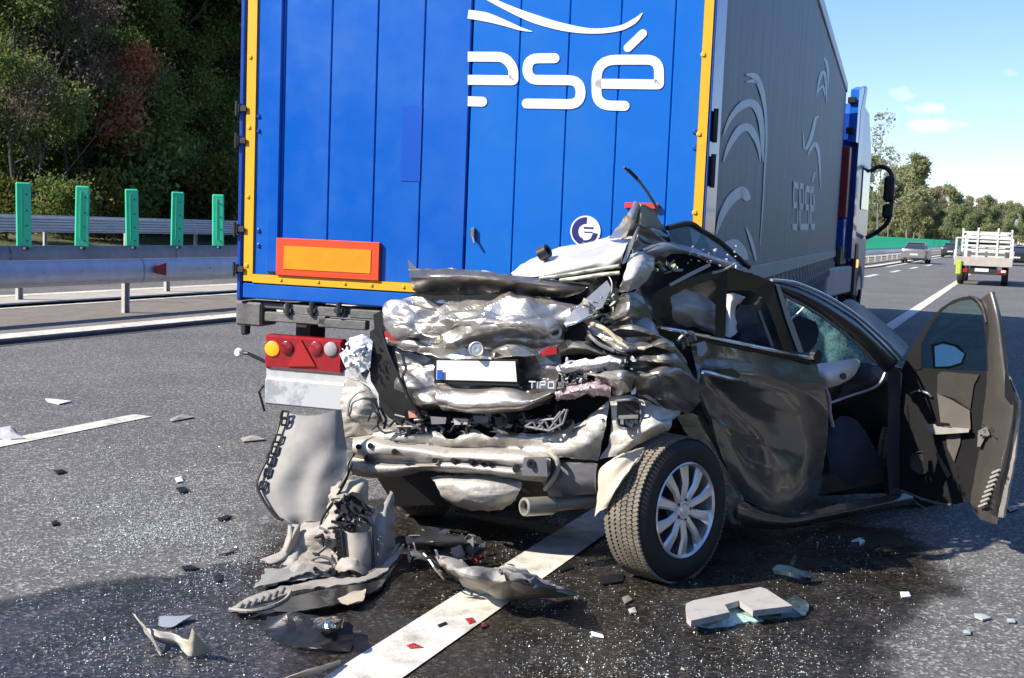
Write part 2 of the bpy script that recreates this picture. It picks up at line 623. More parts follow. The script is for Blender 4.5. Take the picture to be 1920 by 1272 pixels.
# spilled fluid soaking the road round the wreck
def wet(name, outline, z, mt, inset=.28):
    P = [G(px, py, z) for px, py in outline]
    c = sum(P, Vector()) / len(P)
    n = 90
    cl = spline(P + [P[0]], n)[:-1]
    cl = [p + noise.noise_vector(p * 1.7) * .12 for p in cl]
    for p in cl: p.z = z
    vs, e = [], []
    for lvl in (0, .12, .3, .6):
        for p in cl:
            vs.append(p + (c - p) * lvl)
            e.append({0: 0, .12: .35, .3: .8, .6: 1}[lvl])
    vs.append(c); e.append(1)
    k = len(cl)
    fs = [(l * k + i, l * k + (i + 1) % k, (l + 1) * k + (i + 1) % k, (l + 1) * k + i) for l in range(3) for i in range(k)]
    fs += [(3 * k + i, 3 * k + (i + 1) % k, 4 * k) for i in range(k)]
    me = mesh(name, vs, fs)
    a = me.attributes.new('edge', 'FLOAT', 'POINT')
    a.data.foreach_set('value', e)
    o = link(name, me, mt)
    o['kind'] = 'structure'
M_WET = asphalt('wet_asphalt', (.036, .030, .024), (.009, .008, .007), .3, wet=1)
M_WETB = asphalt('damp_asphalt', (.055, .056, .062), (.02, .021, .024), .35, wet=1)
wet('wet_road', [(380, 1010), (620, 930), (900, 905), (1250, 930), (1650, 950), (1830, 1020), (1880, 1090), (1790, 1180), (1740, 1290), (1600, 1400), (900, 1420), (480, 1330), (360, 1200)], .0035, M_WET)
wet('damp_road', [(-200, 1160), (140, 1090), (320, 1065), (560, 1030), (640, 1180), (560, 1400), (-200, 1420)], .0018, M_WETB)

# ------------------------------------------------------------------ guard rails
M_GALV = mat('galvanised_steel', (.50, .53, .57), .45, .55, vary=.12, vscale=4, bump=.1, bscale=30)
M_POST = mat('post_steel', (.55, .53, .48), .6, .35, vary=.15, vscale=8)
M_BOLT = mat('bolt', (.6, .6, .6), .35, .8)
def beam_profile(kind):
    if kind == 'box':                               # big smooth rounded beam
        return [(x, z) for x, z in ((0, 0), (.03, .02), (.055, .07), (.06, .16), (.055, .25), (.03, .33), (0, .36), (-.03, .36), (-.03, .33), (.01, .30), (.03, .18), (.01, .06), (-.03, .03), (-.03, 0))]
    w = []
    n = 2 if kind == 'w' else 3
    h = .155
    f = []
    for k in range(n):
        z = k * h
        f += [(.0, z), (.0, z + .02), (.07, z + .05), (.075, z + .10), (.0, z + .135)]
    f += [(.0, n * h)]
    return f + [(x - .006, z) for x, z in reversed(f)]
def beam_mesh(prof, P0, P1, z):
    vs, n = [], len(prof)
    for P in (P0, P1):
        for x, h in prof:
            vs.append(Vector((P.x, P.y, z)) + RN * x + Vector((0, 0, h)))
    fs = [(i, (i + 1) % n, (i + 1) % n + n, i + n) for i in range(n)]
    return vs, fs
def guard_rail(n, z0, zb, kind, s_list, post_s, label, post_h, second=None, gz=None):
    base = RP(s_list[0], n, z0)
    t = thing('guard_rail', base, label, 'guard rail', None)
    prof = beam_profile(kind)
    for a, b in zip(s_list, s_list[1:]):
        vs, fs = beam_mesh(prof, RP(a, n), RP(b + .05, n), zb)
        o = link('beam', mesh('beam', vs, fs, True, 30), M_GALV if n != -14.65 else mat('shaded_steel', (.22, .23, .25), .6, .4, vary=.2, vscale=3), t)  # darker steel colour paints the shade on the back of the blade rail
    pm = MB()
    pm.box((0, 0, post_h / 2), (.012, .10, post_h))
    pm.box((.03, .05, post_h / 2), (.06, .012, post_h))
    pm.box((.03, -.05, post_h / 2), (.06, .012, post_h))
    me = mesh('post', pm.v, pm.f)
    me.materials.append(M_POST)
    for s in post_s:
        o = link('post', me, None, t)
        o.location = RP(s, n - .08, z0) - Vector(base)
        o.rotation_euler = (0, 0, math.atan2(RN.y, RN.x))
    if n == -12.0:
        for s in (12.05, 12.75, 15.6, 16.3, 18.2):
            MB().tube([RP(s, n + .055, zb + .2), RP(s, n + .08, zb + .2)], .016, 8).build('bolt', M_BOLT, t)
        c = RP(14.35, n + .09, zb + .2)
        mb = MB()
        q = [c + RD * a + Vector((0, 0, b)) for a, b in ((.1, .1), (-.13, .05), (-.13, -.05), (.1, -.1))]
        mb.prism(q, RN * .03)
        fix_normals(mb.build('reflector', mat('red_reflector', (.22, .02, .015), .3), t))
    return t
near = [-6 + 4 * i for i in range(10)]
far = [34, 42, 50, 58, 66, 74, 90, 110, 130, 155, 180, 220, 280, 360]
guard_rail(-12.0, .06, .50, 'box', near + far, [13.75 + 4 * i for i in range(-4, 22)], 'thick silver guard rail nearest the road on the paved median, with a red reflector', .68)
guard_rail(-14.65, .06, .575, 'box', near + far, [14.3 + 3.6 * i for i in range(-4, 30)], 'silver guard rail carrying the row of green anti glare blades', .8)
guard_rail(-24.5, .42, .86, 'thrie', near + far, [12 + 3.2 * i for i in range(-4, 30)], 'ribbed silver guard rail at the foot of the dark forest, beyond the far carriageway', .75)

# green anti-glare blades
M_GREEN = mat('green_plastic', (.04, .60, .31), .5, col2=(.05, .42, .22), vscale=3.2, c2lo=.5, c2hi=.8)
M_DK = mat('black_rubber', (.012, .012, .013), .6)
def blade_mesh():
    mb = MB()
    mb.box((0, 0, .53), (.05, .23, 1.04), None, .02)
    return mb
gm = blade_mesh()
me_blade = mesh('blade', gm.v, gm.f)
me_blade.materials.append(M_GREEN)
mb = MB()
mb.box((.027, -.02, .56), (.012, .03, .8), None, .004)
me_rib = mesh('rib', mb.v, mb.f)
me_rib.materials.append(mat('green_plastic_rib', (.02, .50, .24), .5))
mb = MB()
for z in (.12, .36, .60, .86):
    mb.tube([(.026, .045, z), (.034, .045, z)], .014, 8)
me_hole = mesh('holes', mb.v, mb.f)
me_hole.materials.append(mat('dark_green_hole', (.0, .05, .03), .6))
mb = MB()
mb.box((.02, 0, .0), (.10, .14, .05), None, .01)
me_br = mesh('bracket', mb.v, mb.f)
me_br.materials.append(M_DK)
mb = MB()
mb.tube([(.07, .0, .0), (.085, .0, .0)], .022, 8)
me_nut = mesh('nut', mb.v, mb.f)
me_nut.materials.append(M_BOLT)
labels = ['leftmost green anti glare blade on the median rail', 'second green anti glare blade from the left on the median rail',
          'middle one of the five green anti glare blades left of the trailer', 'second green anti glare blade from the trailer on the median rail',
          'green anti glare blade closest to the blue trailer edge']
ang = math.atan2(RN.y, RN.x)
k = 0
for px in (40, 148, 243, 326, 403.5):
    tq = (px - 960) / F
    Y = 14.65 / (.389 - .921 * tq)
    P = RP(tq * Y * .389 + Y * .921, -14.65, .90)
    t = thing('anti_glare_blade', P, labels[k], 'anti glare panel', 'green anti glare blades on the median', math.atan2(P.y, P.x) + math.pi + (.06, -.1, .05, .12, -.05)[k])
    t.rotation_euler.x = (.012, -.015, .02, -.008, .014)[k]
    t.rotation_euler.y = (.01, .02, -.015, .012, -.02)[k]
    for nm, me in (('blade', me_blade), ('rib', me_rib), ('holes', me_hole), ('bracket', me_br)):
        o = link(nm, me, None, t, True)
        if nm == 'bracket':
            link('nut', me_nut, None, o, True)
    k += 1
s = 60.0
while s < 330:
    o = link('anti_glare_blade', me_blade, None)
    o.location = RP(s, -14.2, .72)
    o.rotation_euler = (0, 0, ang - 1.0)
    o.scale = (1, 1, 1.0)
    tag(o, 'small green anti glare blade in the long far row beyond the truck cab', 'anti glare panel', 'distant green anti glare blades')
    s += 1.27
# ------------------------------------------------------------------ trees
def limb_tree(rng, h, spread, levels=3, r0=.16, lean=0.0, n1=7, up=.55, t0=.3):
    """trunk and limbs as tapered tubes; returns (MB trunk, MB limbs, twig end points)"""
    tr, lb, ends = MB(), MB(), []
    pts = [Vector((0, 0, 0))]
    for i in range(1, 7):
        pts.append(Vector((lean * h * (i / 6) ** 1.5 + rng.uniform(-.03, .03) * h * .5, rng.uniform(-.03, .03) * h * .5, h * i / 6)))
    tr.tube(pts, [r0 * (1 - .14 * i) for i in range(7)], 7)
    def grow(p, d, ln, r, lv):
        q = [p]
        for i in range(3):
            d = (d + Vector((rng.uniform(-.25, .25), rng.uniform(-.25, .25), rng.uniform(-.05, .25)))).normalized()
            q.append(q[-1] + d * ln / 3)
        lb.tube(q, [r, r * .75, r * .5, r * .28], 4, False)
        ends.extend(q[1:])
        if lv > 0:
            for _ in range(rng.randint(3, 4)):
                t = rng.uniform(.3, 1)
                k = min(2, int(t * 3))
                pp = q[k].lerp(q[k + 1], t * 3 - k)
                dd = (d + Vector((rng.uniform(-1, 1), rng.uniform(-1, 1), rng.uniform(-.3, .7)))).normalized()
                grow(pp, dd, ln * rng.uniform(.42, .62), r * .5, lv - 1)
    for i in range(n1):
        t = t0 + (1 - t0) * (i + rng.random()) / n1
        k = min(5, int(t * 6))
        p = pts[k].lerp(pts[k + 1], t * 6 - k)
        a = rng.uniform(0, 6.28)
        d = Vector((math.cos(a), math.sin(a), up + rng.uniform(-.2, .4))).normalized()
        grow(p, d, spread * (1.15 - .65 * t), r0 * .42 * (1.2 - t * .7), levels - 1)
    return tr, lb, ends
def leaf_mesh(name, ends, n, size, seed, scatter=.5, keep=1.0, zlo=None):
    rs = np.random.RandomState(seed)
    E = np.array([tuple(e) for e in ends])
    if keep < 1:
        E = E[rs.rand(len(E)) < keep]
    k = rs.randint(0, len(E), n)
    c = E[k] + rs.normal(0, scatter, (n, 3)) * np.array([1, 1, .7])
    if zlo is not None:
        c = c[c[:, 2] > zlo]; k = k[:len(c)]
    n = len(c)
    u = rs.normal(0, 1, (n, 3)); u /= np.linalg.norm(u, axis=1)[:, None]
    w = rs.normal(0, 1, (n, 3)); w -= u * (u * w).sum(1)[:, None]; w /= np.linalg.norm(w, axis=1)[:, None]
    s = size * rs.uniform(.55, 1.35, (n, 1))
    V = np.stack([c - u * s, c + w * s * .5, c + u * s, c - w * s * .5], 1).reshape(-1, 3)
    me = bpy.data.meshes.new(name)
    me.vertices.add(4 * n)
    me.vertices.foreach_set('co', V.ravel().astype('f'))
    me.loops.add(4 * n)
    me.loops.foreach_set('vertex_index', np.arange(4 * n, dtype='i'))
    me.polygons.add(n)
    me.polygons.foreach_set('loop_start', np.arange(0, 4 * n, 4, dtype='i'))
    me.polygons.foreach_set('loop_total', np.full(n, 4, 'i'))
    me.update()
    ct = rs.rand(len(E))
    tone = np.clip(ct[rs.randint(0, len(E), n)] * .45 + rs.rand(n) * .55, 0, 1)
    a = me.attributes.new('tone', 'FLOAT', 'POINT')
    a.data.foreach_set('value', np.repeat(tone, 4).astype('f'))
    return me
M_BARK = mat('bark', (.07, .055, .04), .9, vary=.35, vscale=5, bump=.4, bscale=20)
M_TWIG = mat('twigs', (.17, .135, .115), .9, vary=.3, vscale=3)
M_TWIGR = mat('red_twigs', (.10, .045, .035), .9, vary=.3, vscale=3)
M_PALEB = mat('pale_bark', (.26, .23, .18), .85, vary=.3, vscale=4)
L_DARK = leafmat('leaves_dark', (.04, .085, .024), (.09, .16, .042), (.36, .37, .11))  # brightest tone paints sunlit highlights onto single leaves
L_MID = leafmat('leaves_mid', (.06, .115, .03), (.15, .22, .055), (.42, .41, .13))  # yellowish top tone again stands for leaves catching the sun
L_RED = leafmat('leaves_russet', (.24, .085, .045), (.55, .22, .12), (.72, .38, .21))
L_BROWN = leafmat('leaves_brown', (.07, .05, .04), (.13, .10, .08), (.22, .17, .13))
L_YEL = leafmat('leaves_yellow_green', (.05, .07, .012), (.12, .13, .025), (.22, .19, .04))
L_FAR1 = leafmat('leaves_haze_green', (.24, .28, .13), (.34, .36, .17), (.46, .45, .24))  # distance haze is mixed into this and the next two leaf colours
L_FAR2 = leafmat('leaves_haze_olive', (.31, .29, .165), (.39, .36, .20), (.52, .46, .27))
L_FAR3 = leafmat('leaves_haze_dark', (.19, .25, .12), (.26, .31, .15), (.37, .40, .19))

def make_tree(seed, h, spread, lm, n, size, bark=None, levels=3, scatter=.5, keep=1, n1=8, up=.5, t0=.22, r0=.18, lean=0):
    rng = random.Random(seed)
    tr, lb, ends = limb_tree(rng, h, spread, levels, r0, lean, n1, up, t0)
    mt = mesh('trunk', tr.v, tr.f, True); mt.materials.append(bark or M_BARK)
    ml = mesh('limbs', lb.v, lb.f, True); ml.materials.append(bark or M_BARK)
    mc = None
    if n:
        mc = leaf_mesh('crown', ends, n, size, seed, scatter, keep)
        mc.materials.append(lm)
    return mt, ml, mc
def put_tree(src, name, loc, rz, sc, label, cat, group, parts=True):
    t = thing(name, loc, label, cat, group, rz)
    t.scale = (sc, sc, sc) if not isinstance(sc, tuple) else sc
    link('trunk', src[0], None, t, True)
    link('limbs', src[1], None, t, True)
    if src[2] is not None:
        link('crown', src[2], None, t, True)
    return t
def zemb(n):
    return .7 + (-28 - n) / 47 * 15.3 if n < -28 else .4
rng = random.Random(5)
big = [make_tree(11, 15, 5.2, L_DARK, 24000, .125, scatter=.5, n1=11, t0=.12),
       make_tree(12, 14, 4.8, L_MID, 22000, .12, scatter=.5, n1=10, t0=.15),
       make_tree(13, 16, 5.5, L_DARK, 24000, .135, scatter=.55, n1=12, t0=.1)]
G_FOR = 'trees of the dark forest left of the trailer'
def forest_pos(px, n):
    tq = (px - 960) / F
    Y = -n / (.389 - .921 * tq)
    s = tq * Y * .389 + Y * .921
    P = RP(s, n, zemb(n) - .1, False)
    return P
def FLAB(q, px):
    where = 'at the left edge' if px < 60 else 'above the second green blade' if px < 180 else 'above the third green blade' if px < 290 else 'above the fourth green blade' if px < 360 else 'behind the left edge of the trailer'
    return ('leafy green front row forest tree ' if q == 0 else 'tall dark tree deep in the forest ') + where
rows = [(-29.5, (310, 372, 436), 0), (-31, (20, 150, 265, 330, 400, 440), 0), (-35, (-40, 90, 200, 300, 395, 470), 1), (-41, (20, 130, 240, 360, 450, 520), 2), (-48, (-30, 80, 190, 310, 420, 520), 1)]
for n, pxs, q in rows:
    for i, px in enumerate(pxs):
        src = big[(i + q) % 3] if not (q == 0 and i in (2, 3)) else big[1]
        put_tree(src, 'forest_tree', forest_pos(px + rng.uniform(-15, 15), n), rng.uniform(0, 6.28), rng.uniform(.9, 1.2),
                 FLAB(q, px), 'tree', G_FOR)
for px, n, sc in ((20, -28.4, .5), (118, -29.0, .42), (185, -28.6, .46), (300, -28.2, .52), (352, -28.8, .48), (425, -28.3, .55)):
    put_tree(big[1], 'forest_tree', forest_pos(px, n), rng.uniform(0, 6), sc, 'lower leafy green tree at the forest edge ' + ('at the left edge' if px < 60 else 'above the second green blade' if px == 118 else 'left of the russet tree' if px == 185 else 'right of the russet tree' if px == 300 else 'above the fourth green blade' if px == 352 else 'beside the trailer edge'), 'tree', G_FOR)
# forest edge: bare brown bushes, one russet crown, low green shrubs
bare1 = make_tree(31, 6.0, 3.0, L_BROWN, 9000, .055, M_TWIG, 4, .3, .9, 16, .7, .02, .05)
bare2 = make_tree(32, 5.5, 3.2, L_BROWN, 2500, .06, mat('grey_stems', (.15, .125, .10), .9, vary=.4, vscale=3), 4, .3, .7, 15, .5, .02, .05)
russet = make_tree(33, 7.2, 2.6, L_RED, 9000, .09, M_TWIGR, 3, .32, .9, 9, .6, .45, .08)
for px, n, src, lab, sc in ((70, -28.6, bare1, 'twiggy dark brown tree left of the russet one', 1.12),
                            (150, -29.4, bare2, 'bare bush with grey stems behind the second green blade', .85),
                            (430, -28.5, bare1, 'dark twiggy tree just left of the blue trailer edge', .9)):
    put_tree(src, 'bare_tree', forest_pos(px, n), rng.uniform(0, 6), sc, lab, 'tree', 'bare brown trees at the forest edge')
put_tree(russet, 'russet_tree', forest_pos(236, -27.9), 1.0, .76, 'small tree with dead rust red leaves at the forest edge', 'tree', None)
shr = make_tree(41, 2.2, 1.3, L_YEL, 3200, .09, None, 2, .28, 1, 9, .6, .05, .05)
shr2 = make_tree(42, 2.4, 1.4, L_MID, 3600, .09, None, 2, .3, 1, 9, .6, .05, .05)
for px, n, src, lab, sc in ((385, -26.3, shr, 'yellow green shrub just left of the trailer behind the rail', 1.15), (195, -26.6, shr, 'yellow green shrub between the second and third green blades', .8),
                            (270, -27.5, shr2, 'green leafy shrub between the third and fourth green blades', 1.3), (330, -27.4, shr2, 'green shrub behind the fourth green blade', 1.0),
                            (8, -26.4, shr, 'pale yellow green shrub at the left edge of the picture', .75), (110, -26.8, shr2, 'low green shrub between the first two green blades', .7),
                            (430, -26.8, shr2, 'dark green shrub touching the trailer edge behind the rail', .9)):
    put_tree(src, 'shrub', forest_pos(px, n), rng.uniform(0, 6), sc, lab, 'shrub', 'shrubs along the left guard rail')
# undergrowth closing the wood below the crowns
def undergrowth(name, n0, n1, x0, x1, h, cnt, size, lm, seed):
    r = random.Random(seed)
    ends = []
    for _ in range(900):
        px = r.uniform(x0, x1); n = r.uniform(n1, n0)
        p = forest_pos(px, n); hh = h * (.5 + .8 * abs(noise.noise(Vector((p.x * .25, p.y * .25, seed)))))
        ends.append(p + Vector((0, 0, r.random() ** .8 * hh)))
    me = leaf_mesh(name, ends, cnt, size, seed, .4)
    o = link(name, me, lm)
    return tag(o, 'dense dark undergrowth filling the forest behind the guard rail', 'undergrowth', None, 'stuff')
undergrowth('undergrowth', -30, -40, -120, 560, 6.5, 60000, .16, L_DARK, 3)
# unseen woods behind us and to the right, added to darken the metal's reflections
def unseen_wood(name, s0, s1, n0, n1, h, cnt, size, lm, seed, label):
    r = random.Random(seed)
    ends = []
    for _ in range(1400):
        p = RP(r.uniform(s0, s1), r.uniform(n0, n1), 0, False)
        hh = h * (.55 + .9 * abs(noise.noise(Vector((p.x * .12, p.y * .12, seed)))))
        ends.append(p + Vector((0, 0, r.random() * hh)))
    o = link(name, leaf_mesh(name, ends, cnt, size, seed, .9), lm)
    return tag(o, label, 'wood', None, 'stuff')
unseen_wood('unseen_wood', -90, 70, 11, 19, 6.5, 26000, .5, L_DARK, 8, 'unseen dark wood added right of the road for its reflections')
unseen_wood('unseen_wood', -90, 2, -42, -29, 13, 30000, .6, L_DARK, 9, 'unseen dark wood added as the forest continued along the left')
# distant wood to the right of the truck
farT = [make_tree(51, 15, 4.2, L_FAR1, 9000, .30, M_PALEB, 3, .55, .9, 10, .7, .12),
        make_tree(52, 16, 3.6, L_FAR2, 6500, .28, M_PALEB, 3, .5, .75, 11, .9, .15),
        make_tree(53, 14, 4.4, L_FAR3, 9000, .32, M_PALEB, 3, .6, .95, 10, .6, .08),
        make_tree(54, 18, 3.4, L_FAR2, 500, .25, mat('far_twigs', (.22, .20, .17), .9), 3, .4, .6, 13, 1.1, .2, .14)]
G_FAR = 'trees of the wood beside the road ahead'
def far_tree(px, top, kind, lab, nm='roadside_tree', Y=None, zg=0):
    h = {0: 16.5, 1: 17.5, 2: 15.5, 3: 20}[kind]
    hy = 420 + .04 * (px - 960)
    Y = h * F / (hy - top) if Y is None else Y
    sc = ((hy - top) * Y / F + H) / h
    P = at(px, hy, Y)
    put_tree(farT[kind], nm, (P.x, P.y, -.1), rng.uniform(0, 6), sc, lab, 'tree', G_FAR)
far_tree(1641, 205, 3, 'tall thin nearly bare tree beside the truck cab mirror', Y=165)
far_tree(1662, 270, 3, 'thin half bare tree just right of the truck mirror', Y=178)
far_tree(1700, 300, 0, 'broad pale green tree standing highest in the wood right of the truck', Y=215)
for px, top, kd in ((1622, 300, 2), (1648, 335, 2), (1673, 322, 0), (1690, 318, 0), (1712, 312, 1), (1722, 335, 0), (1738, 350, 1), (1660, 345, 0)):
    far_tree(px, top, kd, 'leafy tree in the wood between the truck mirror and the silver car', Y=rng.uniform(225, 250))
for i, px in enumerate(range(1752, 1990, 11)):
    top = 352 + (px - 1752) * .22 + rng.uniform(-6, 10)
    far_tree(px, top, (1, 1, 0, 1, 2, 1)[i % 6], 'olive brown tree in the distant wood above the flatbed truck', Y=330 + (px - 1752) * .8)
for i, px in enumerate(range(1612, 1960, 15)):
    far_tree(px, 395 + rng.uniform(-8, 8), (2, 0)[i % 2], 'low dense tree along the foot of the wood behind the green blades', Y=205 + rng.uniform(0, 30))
# ------------------------------------------------------------------ the trailer (local frame: x across its rear, y forward, z up)
TA = Vector((.304, .953, 0)).normalized()
TB = Vector((TA.y, -TA.x, 0))
T0 = at(447, 560, 7.27); T0.z = 0
def loc_tr(P):
    d = P - T0
    return Vector((d.dot(TB), d.dot(TA), P.z))
def TR(px, py):
    return loc_tr(hit(px, py, T0, TA))              # point of the rear face
TW = TR(1323, 422).x
def TS(px, py):
    return loc_tr(hit(px, py, T0 + TB * TW, TB))    # point of the right side
TZB, TZT, TLEN = TR(452, 563).z, 4.36, 15.9
trailer = thing('box_trailer', T0, 'blue curtain sided box trailer with yellow edged rear doors and white ese lettering', 'trailer', None, math.atan2(TB.y, TB.x))
M_BLUE = mat('trailer_blue', (.0, .128, .53), .38, .0, col2=(.010, .145, .50), c2lo=.48, c2hi=.78, vscale=2.6, coat=.12, bump=.03, bscale=4, rvary=.06, spec=.3)
M_BLUE2 = mat('trailer_blue_sheen', (.0, .098, .48), .32, .0, col2=(.012, .125, .48), c2lo=.45, c2hi=.75, vscale=2.2, coat=.3, bump=.05, bscale=3, rvary=.08, spec=.4)  # reflected sheen of the left door put into a separate blue
M_BLUED = mat('frame_blue', (.004, .05, .33), .35, .0, vary=.1, vscale=3, coat=.3)
M_YEL = mat('reflective_yellow', (.80, .42, .015), .45, vary=.06, vscale=12, bump=.05, bscale=40)
M_WHITE = mat('white_print', (.80, .80, .80), .4, vary=.02, vscale=5)
M_BLACK = mat('black_plastic', (.012, .012, .014), .45, vary=.3, vscale=8)
M_DARK = mat('hollow_shade', (.006, .006, .007), .8)  # near-black, standing for the shade inside holes and gaps
M_CHAS = mat('chassis_grey', (.17, .165, .155), .6, .3, vary=.35, vscale=7, bump=.3, bscale=40)
M_CHASD = mat('chassis_dark', (.035, .034, .034), .6, .2, vary=.35, vscale=7)
L = dict(parent=trailer, local=True)
# door planks
def plank(x0, x1, z0, z1, mt, y=-.012):
    mb = MB().box2((x0, y, z0), (x1, .03, z1), .006)
    return mb.build('door_panel', mt, **L)
zdoor = TR(600, 522).z
xs = [TR(x, 300).x for x in (480, 533, 619, 704, 791, 877)]
for a, b in zip(xs, xs[1:]):
    plank(a + .002, b - .002, zdoor, TZT - .12, M_BLUE2)
xs = [TR(x, 300).x for x in (880, 968, 1059, 1154, 1254, 1308)]
for a, b in zip(xs, xs[1:]):
    plank(a + .0012, b - .0012, zdoor, TZT - .12, M_BLUE)
xa = TR(506, 300).x; xb = TR(529, 300).x
MB().box2((xa, -.03, zdoor + .02), (xb, -.0125, TZT - .14), .008).build('door_rib', M_BLUE2, **L)
MB().box2((.0, .035, zdoor - .02), (TW, .06, TZT - .1)).build('door_backing', M_DARK, **L)
# frame
xw = [TR(x, 300).x for x in (447, 461, 464, 481)]
MB().box2((0, -.03, TZB), (xw[1], .25, TZT), .01).build('corner_post', M_BLUED, **L)
MB().box2((TW - .012, -.02, TZB), (TW + .0, .36, TZT), .003).build('corner_post', M_BLUED, **L)
yl = MB().box2((xw[2], -.024, TR(470, 527).z), (xw[3], -.0, TZT))
yl.build('reflective_strip', M_YEL, **L)
xr0 = TR(1313, 200).x
MB().box2((TR(1307, 292).x, -.024, TR(1300, 470).z - .1), (TW - .016, .02, TZT)).build('reflective_strip', M_YEL, **L)
zy0, zy1 = TR(600, 537).z, TR(600, 521).z
MB().box2((xw[3], -.024, zy0), (TW - .1, .0, zy1)).build('reflective_strip', M_YEL, **L)
MB().box2((xw[1], -.02, TZB + .015), (TW - .02, .12, zy0 - .006), .008).build('rear_sill', M_BLUE2, **L)
MB().box2((xw[1], -.018, TZT - .115), (TW - .02, .1, TZT), .008).build('rear_header', M_BLUE2, **L)
# stamped dimples along the yellow strip, hinge bolts and hinges
mb = MB()
for z in np.arange(zy1 + .05, TZT, .42):
    for x in (TR(470, 300).x, TR(1322, 200).x - .02):
        mb.tube([(x, -.024, z), (x, -.031, z)], [.016, .009], 8)
for px in (530, 600, 650, 700, 760):
    mb.tube([(TR(px, 530).x, -.024, (zy0 + zy1) / 2), (TR(px, 530).x, -.031, (zy0 + zy1) / 2)], [.013, .007], 8)
mb.build('stamped_dimples', M_YEL, **L)['kind'] = 'stuff'
for py in (205, 265, 430, 505):
    z = TR(455, py).z
    h = MB().box((-.004, -.035, z), (.035, .024, .06), None, .006).box((.03, -.036, z), (.05, .010, .035), None, .003)
    h.tube([(-.008, -.045, z - .045), (-.008, -.045, z + .045)], .009, 8)
    h.build('hinge', M_CHASD, **L)
for py in (235, 320):
    z = TR(1318, py).z
    h = MB().box((TW + .008, .08, z), (.02, .10, .16), None, .006).tube([(TW + .02, .02, z - .09), (TW + .02, .02, z + .09)], .014, 8)
    h.build('hinge', M_CHASD, **L)
for px, pys in ((487, (219, 246, 433, 461)), (1304, (248, 278))):
    for py in pys:
        p = TR(px, py)
        MB().tube([(p.x, -.012, p.z), (p.x, -.022, p.z)], [.016, .010], 10).build('rivet', M_BLUED, **L)
p = TR(890, 437)
MB().box((p.x, -.024, p.z), (.025, .026, .06), None, .005).tube([(p.x, -.03, p.z - .02), (p.x + .02, -.05, p.z - .06)], .007, 6).build('door_catch', M_CHAS, **L)
# orange marker board
a, b = TR(524, 446), TR(715, 527)
MB().box2((a.x, -.040, b.z), (b.x, -.0145, a.z + .0), .004).build('marker_board', mat('fluorescent_red', (.85, .075, .02), .4, vary=.05, vscale=30), **L)
a, b = TR(539, 461), TR(700, 513)
o = MB().box2((a.x, -.044, b.z), (b.x, -.0405, a.z)).build('marker_centre', mat('retro_orange', (.95, .30, .01), .35, vary=.1, vscale=14), **L)
# slightly darker blue rectangle on the left door
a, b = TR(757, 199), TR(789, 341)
MB().box2((a.x, -.0155, b.z), (b.x, -.0123, a.z)).build('darker_patch', mat('patch_blue', (.0, .075, .47), .34, coat=.2), **L)
# round sticker
p = TR(1099, 434)
MB().lathe([(0, 0), (0, .087), (.002, .087), (.002, 0)], (p.x, -.0185, p.z), (0, 1, 0), 40).build('round_sticker', M_WHITE, **L)
def arc2(cx, cz, r0, r1, a0, a1, y, n=24):
    v, f = [], []
    for i in range(n + 1):
        a = math.radians(a0 + (a1 - a0) * i / n)
        for r in (r0, r1):
            v.append((cx + r * math.cos(a), y, cz + r * math.sin(a)))
    f = [(2 * i, 2 * i + 1, 2 * i + 3, 2 * i + 2) for i in range(n)]
    return v, f
mb = MB()
for r0, r1, a0, a1 in ((.042, .078, 85, 255), (.050, .062, 255, 320), (.045, .072, 318, 352), (.066, .070, 200, 340)):
    mb.add(*arc2(p.x, p.z, r0, r1, a0, a1, -.0205))
mb.box((p.x + .018, -.0205, p.z + .020), (.055, .001, .009)).box((p.x + .018, -.0205, p.z - .004), (.048, .001, .005))
mb.build('sticker_print', mat('navy_print', (.025, .025, .16), .4), **L)
# small red side lamp
a, b = TR(1174, 380), TR(1237, 394)
MB().box2((a.x, -.04, b.z), (b.x, -.0145, a.z), .006).build('red_reflector', mat('red_lens', (.75, .03, .03), .25, coat=.4), **L)

# white print: strokes measured on the door, laid 4 mm proud of it
def ribbon(pts, w, n=40, round_ends=True, smooth=True):
    P = [Vector((x, y, 0)) for x, y in pts]
    if smooth:
        P = spline(P, n)
    W = w if isinstance(w, (list, tuple)) else [w] * 2
    Wd = [W[0] + 0.0] * len(P) if len(W) == 2 and W[0] == W[1] else [float(np.interp(i / (len(P) - 1), np.linspace(0, 1, len(W)), W)) for i in range(len(P))]
    Lp, Rp = [], []
    for i, p in enumerate(P):
        t = (P[min(i + 1, len(P) - 1)] - P[max(i - 1, 0)]).normalized()
        nn = Vector((-t.y, t.x, 0))
        Lp.append(p + nn * Wd[i] / 2); Rp.append(p - nn * Wd[i] / 2)
    v = []
    for a, b in zip(Lp, Rp):
        v += [a, b]
    f = [(2 * i, 2 * i + 1, 2 * i + 3, 2 * i + 2) for i in range(len(P) - 1)]
    if round_ends:
        for e, s in (((0, 1), -1), ((len(P) - 1, len(P) - 2), 1))[1 if round_ends == 'end' else 0:]:
            t = (P[e[0]] - P[e[1]]).normalized()
            nn = Vector((-t.y, t.x, 0))
            r = Wd[e[0]] / 2
            b = len(v)
            v.append(P[e[0]])
            for k in range(9):
                a = math.pi * k / 8
                v.append(P[e[0]] + nn * r * math.cos(a) + t * r * math.sin(a))
            f += [(b, b + 1 + k, b + 2 + k) for k in range(8)]
    return v, f
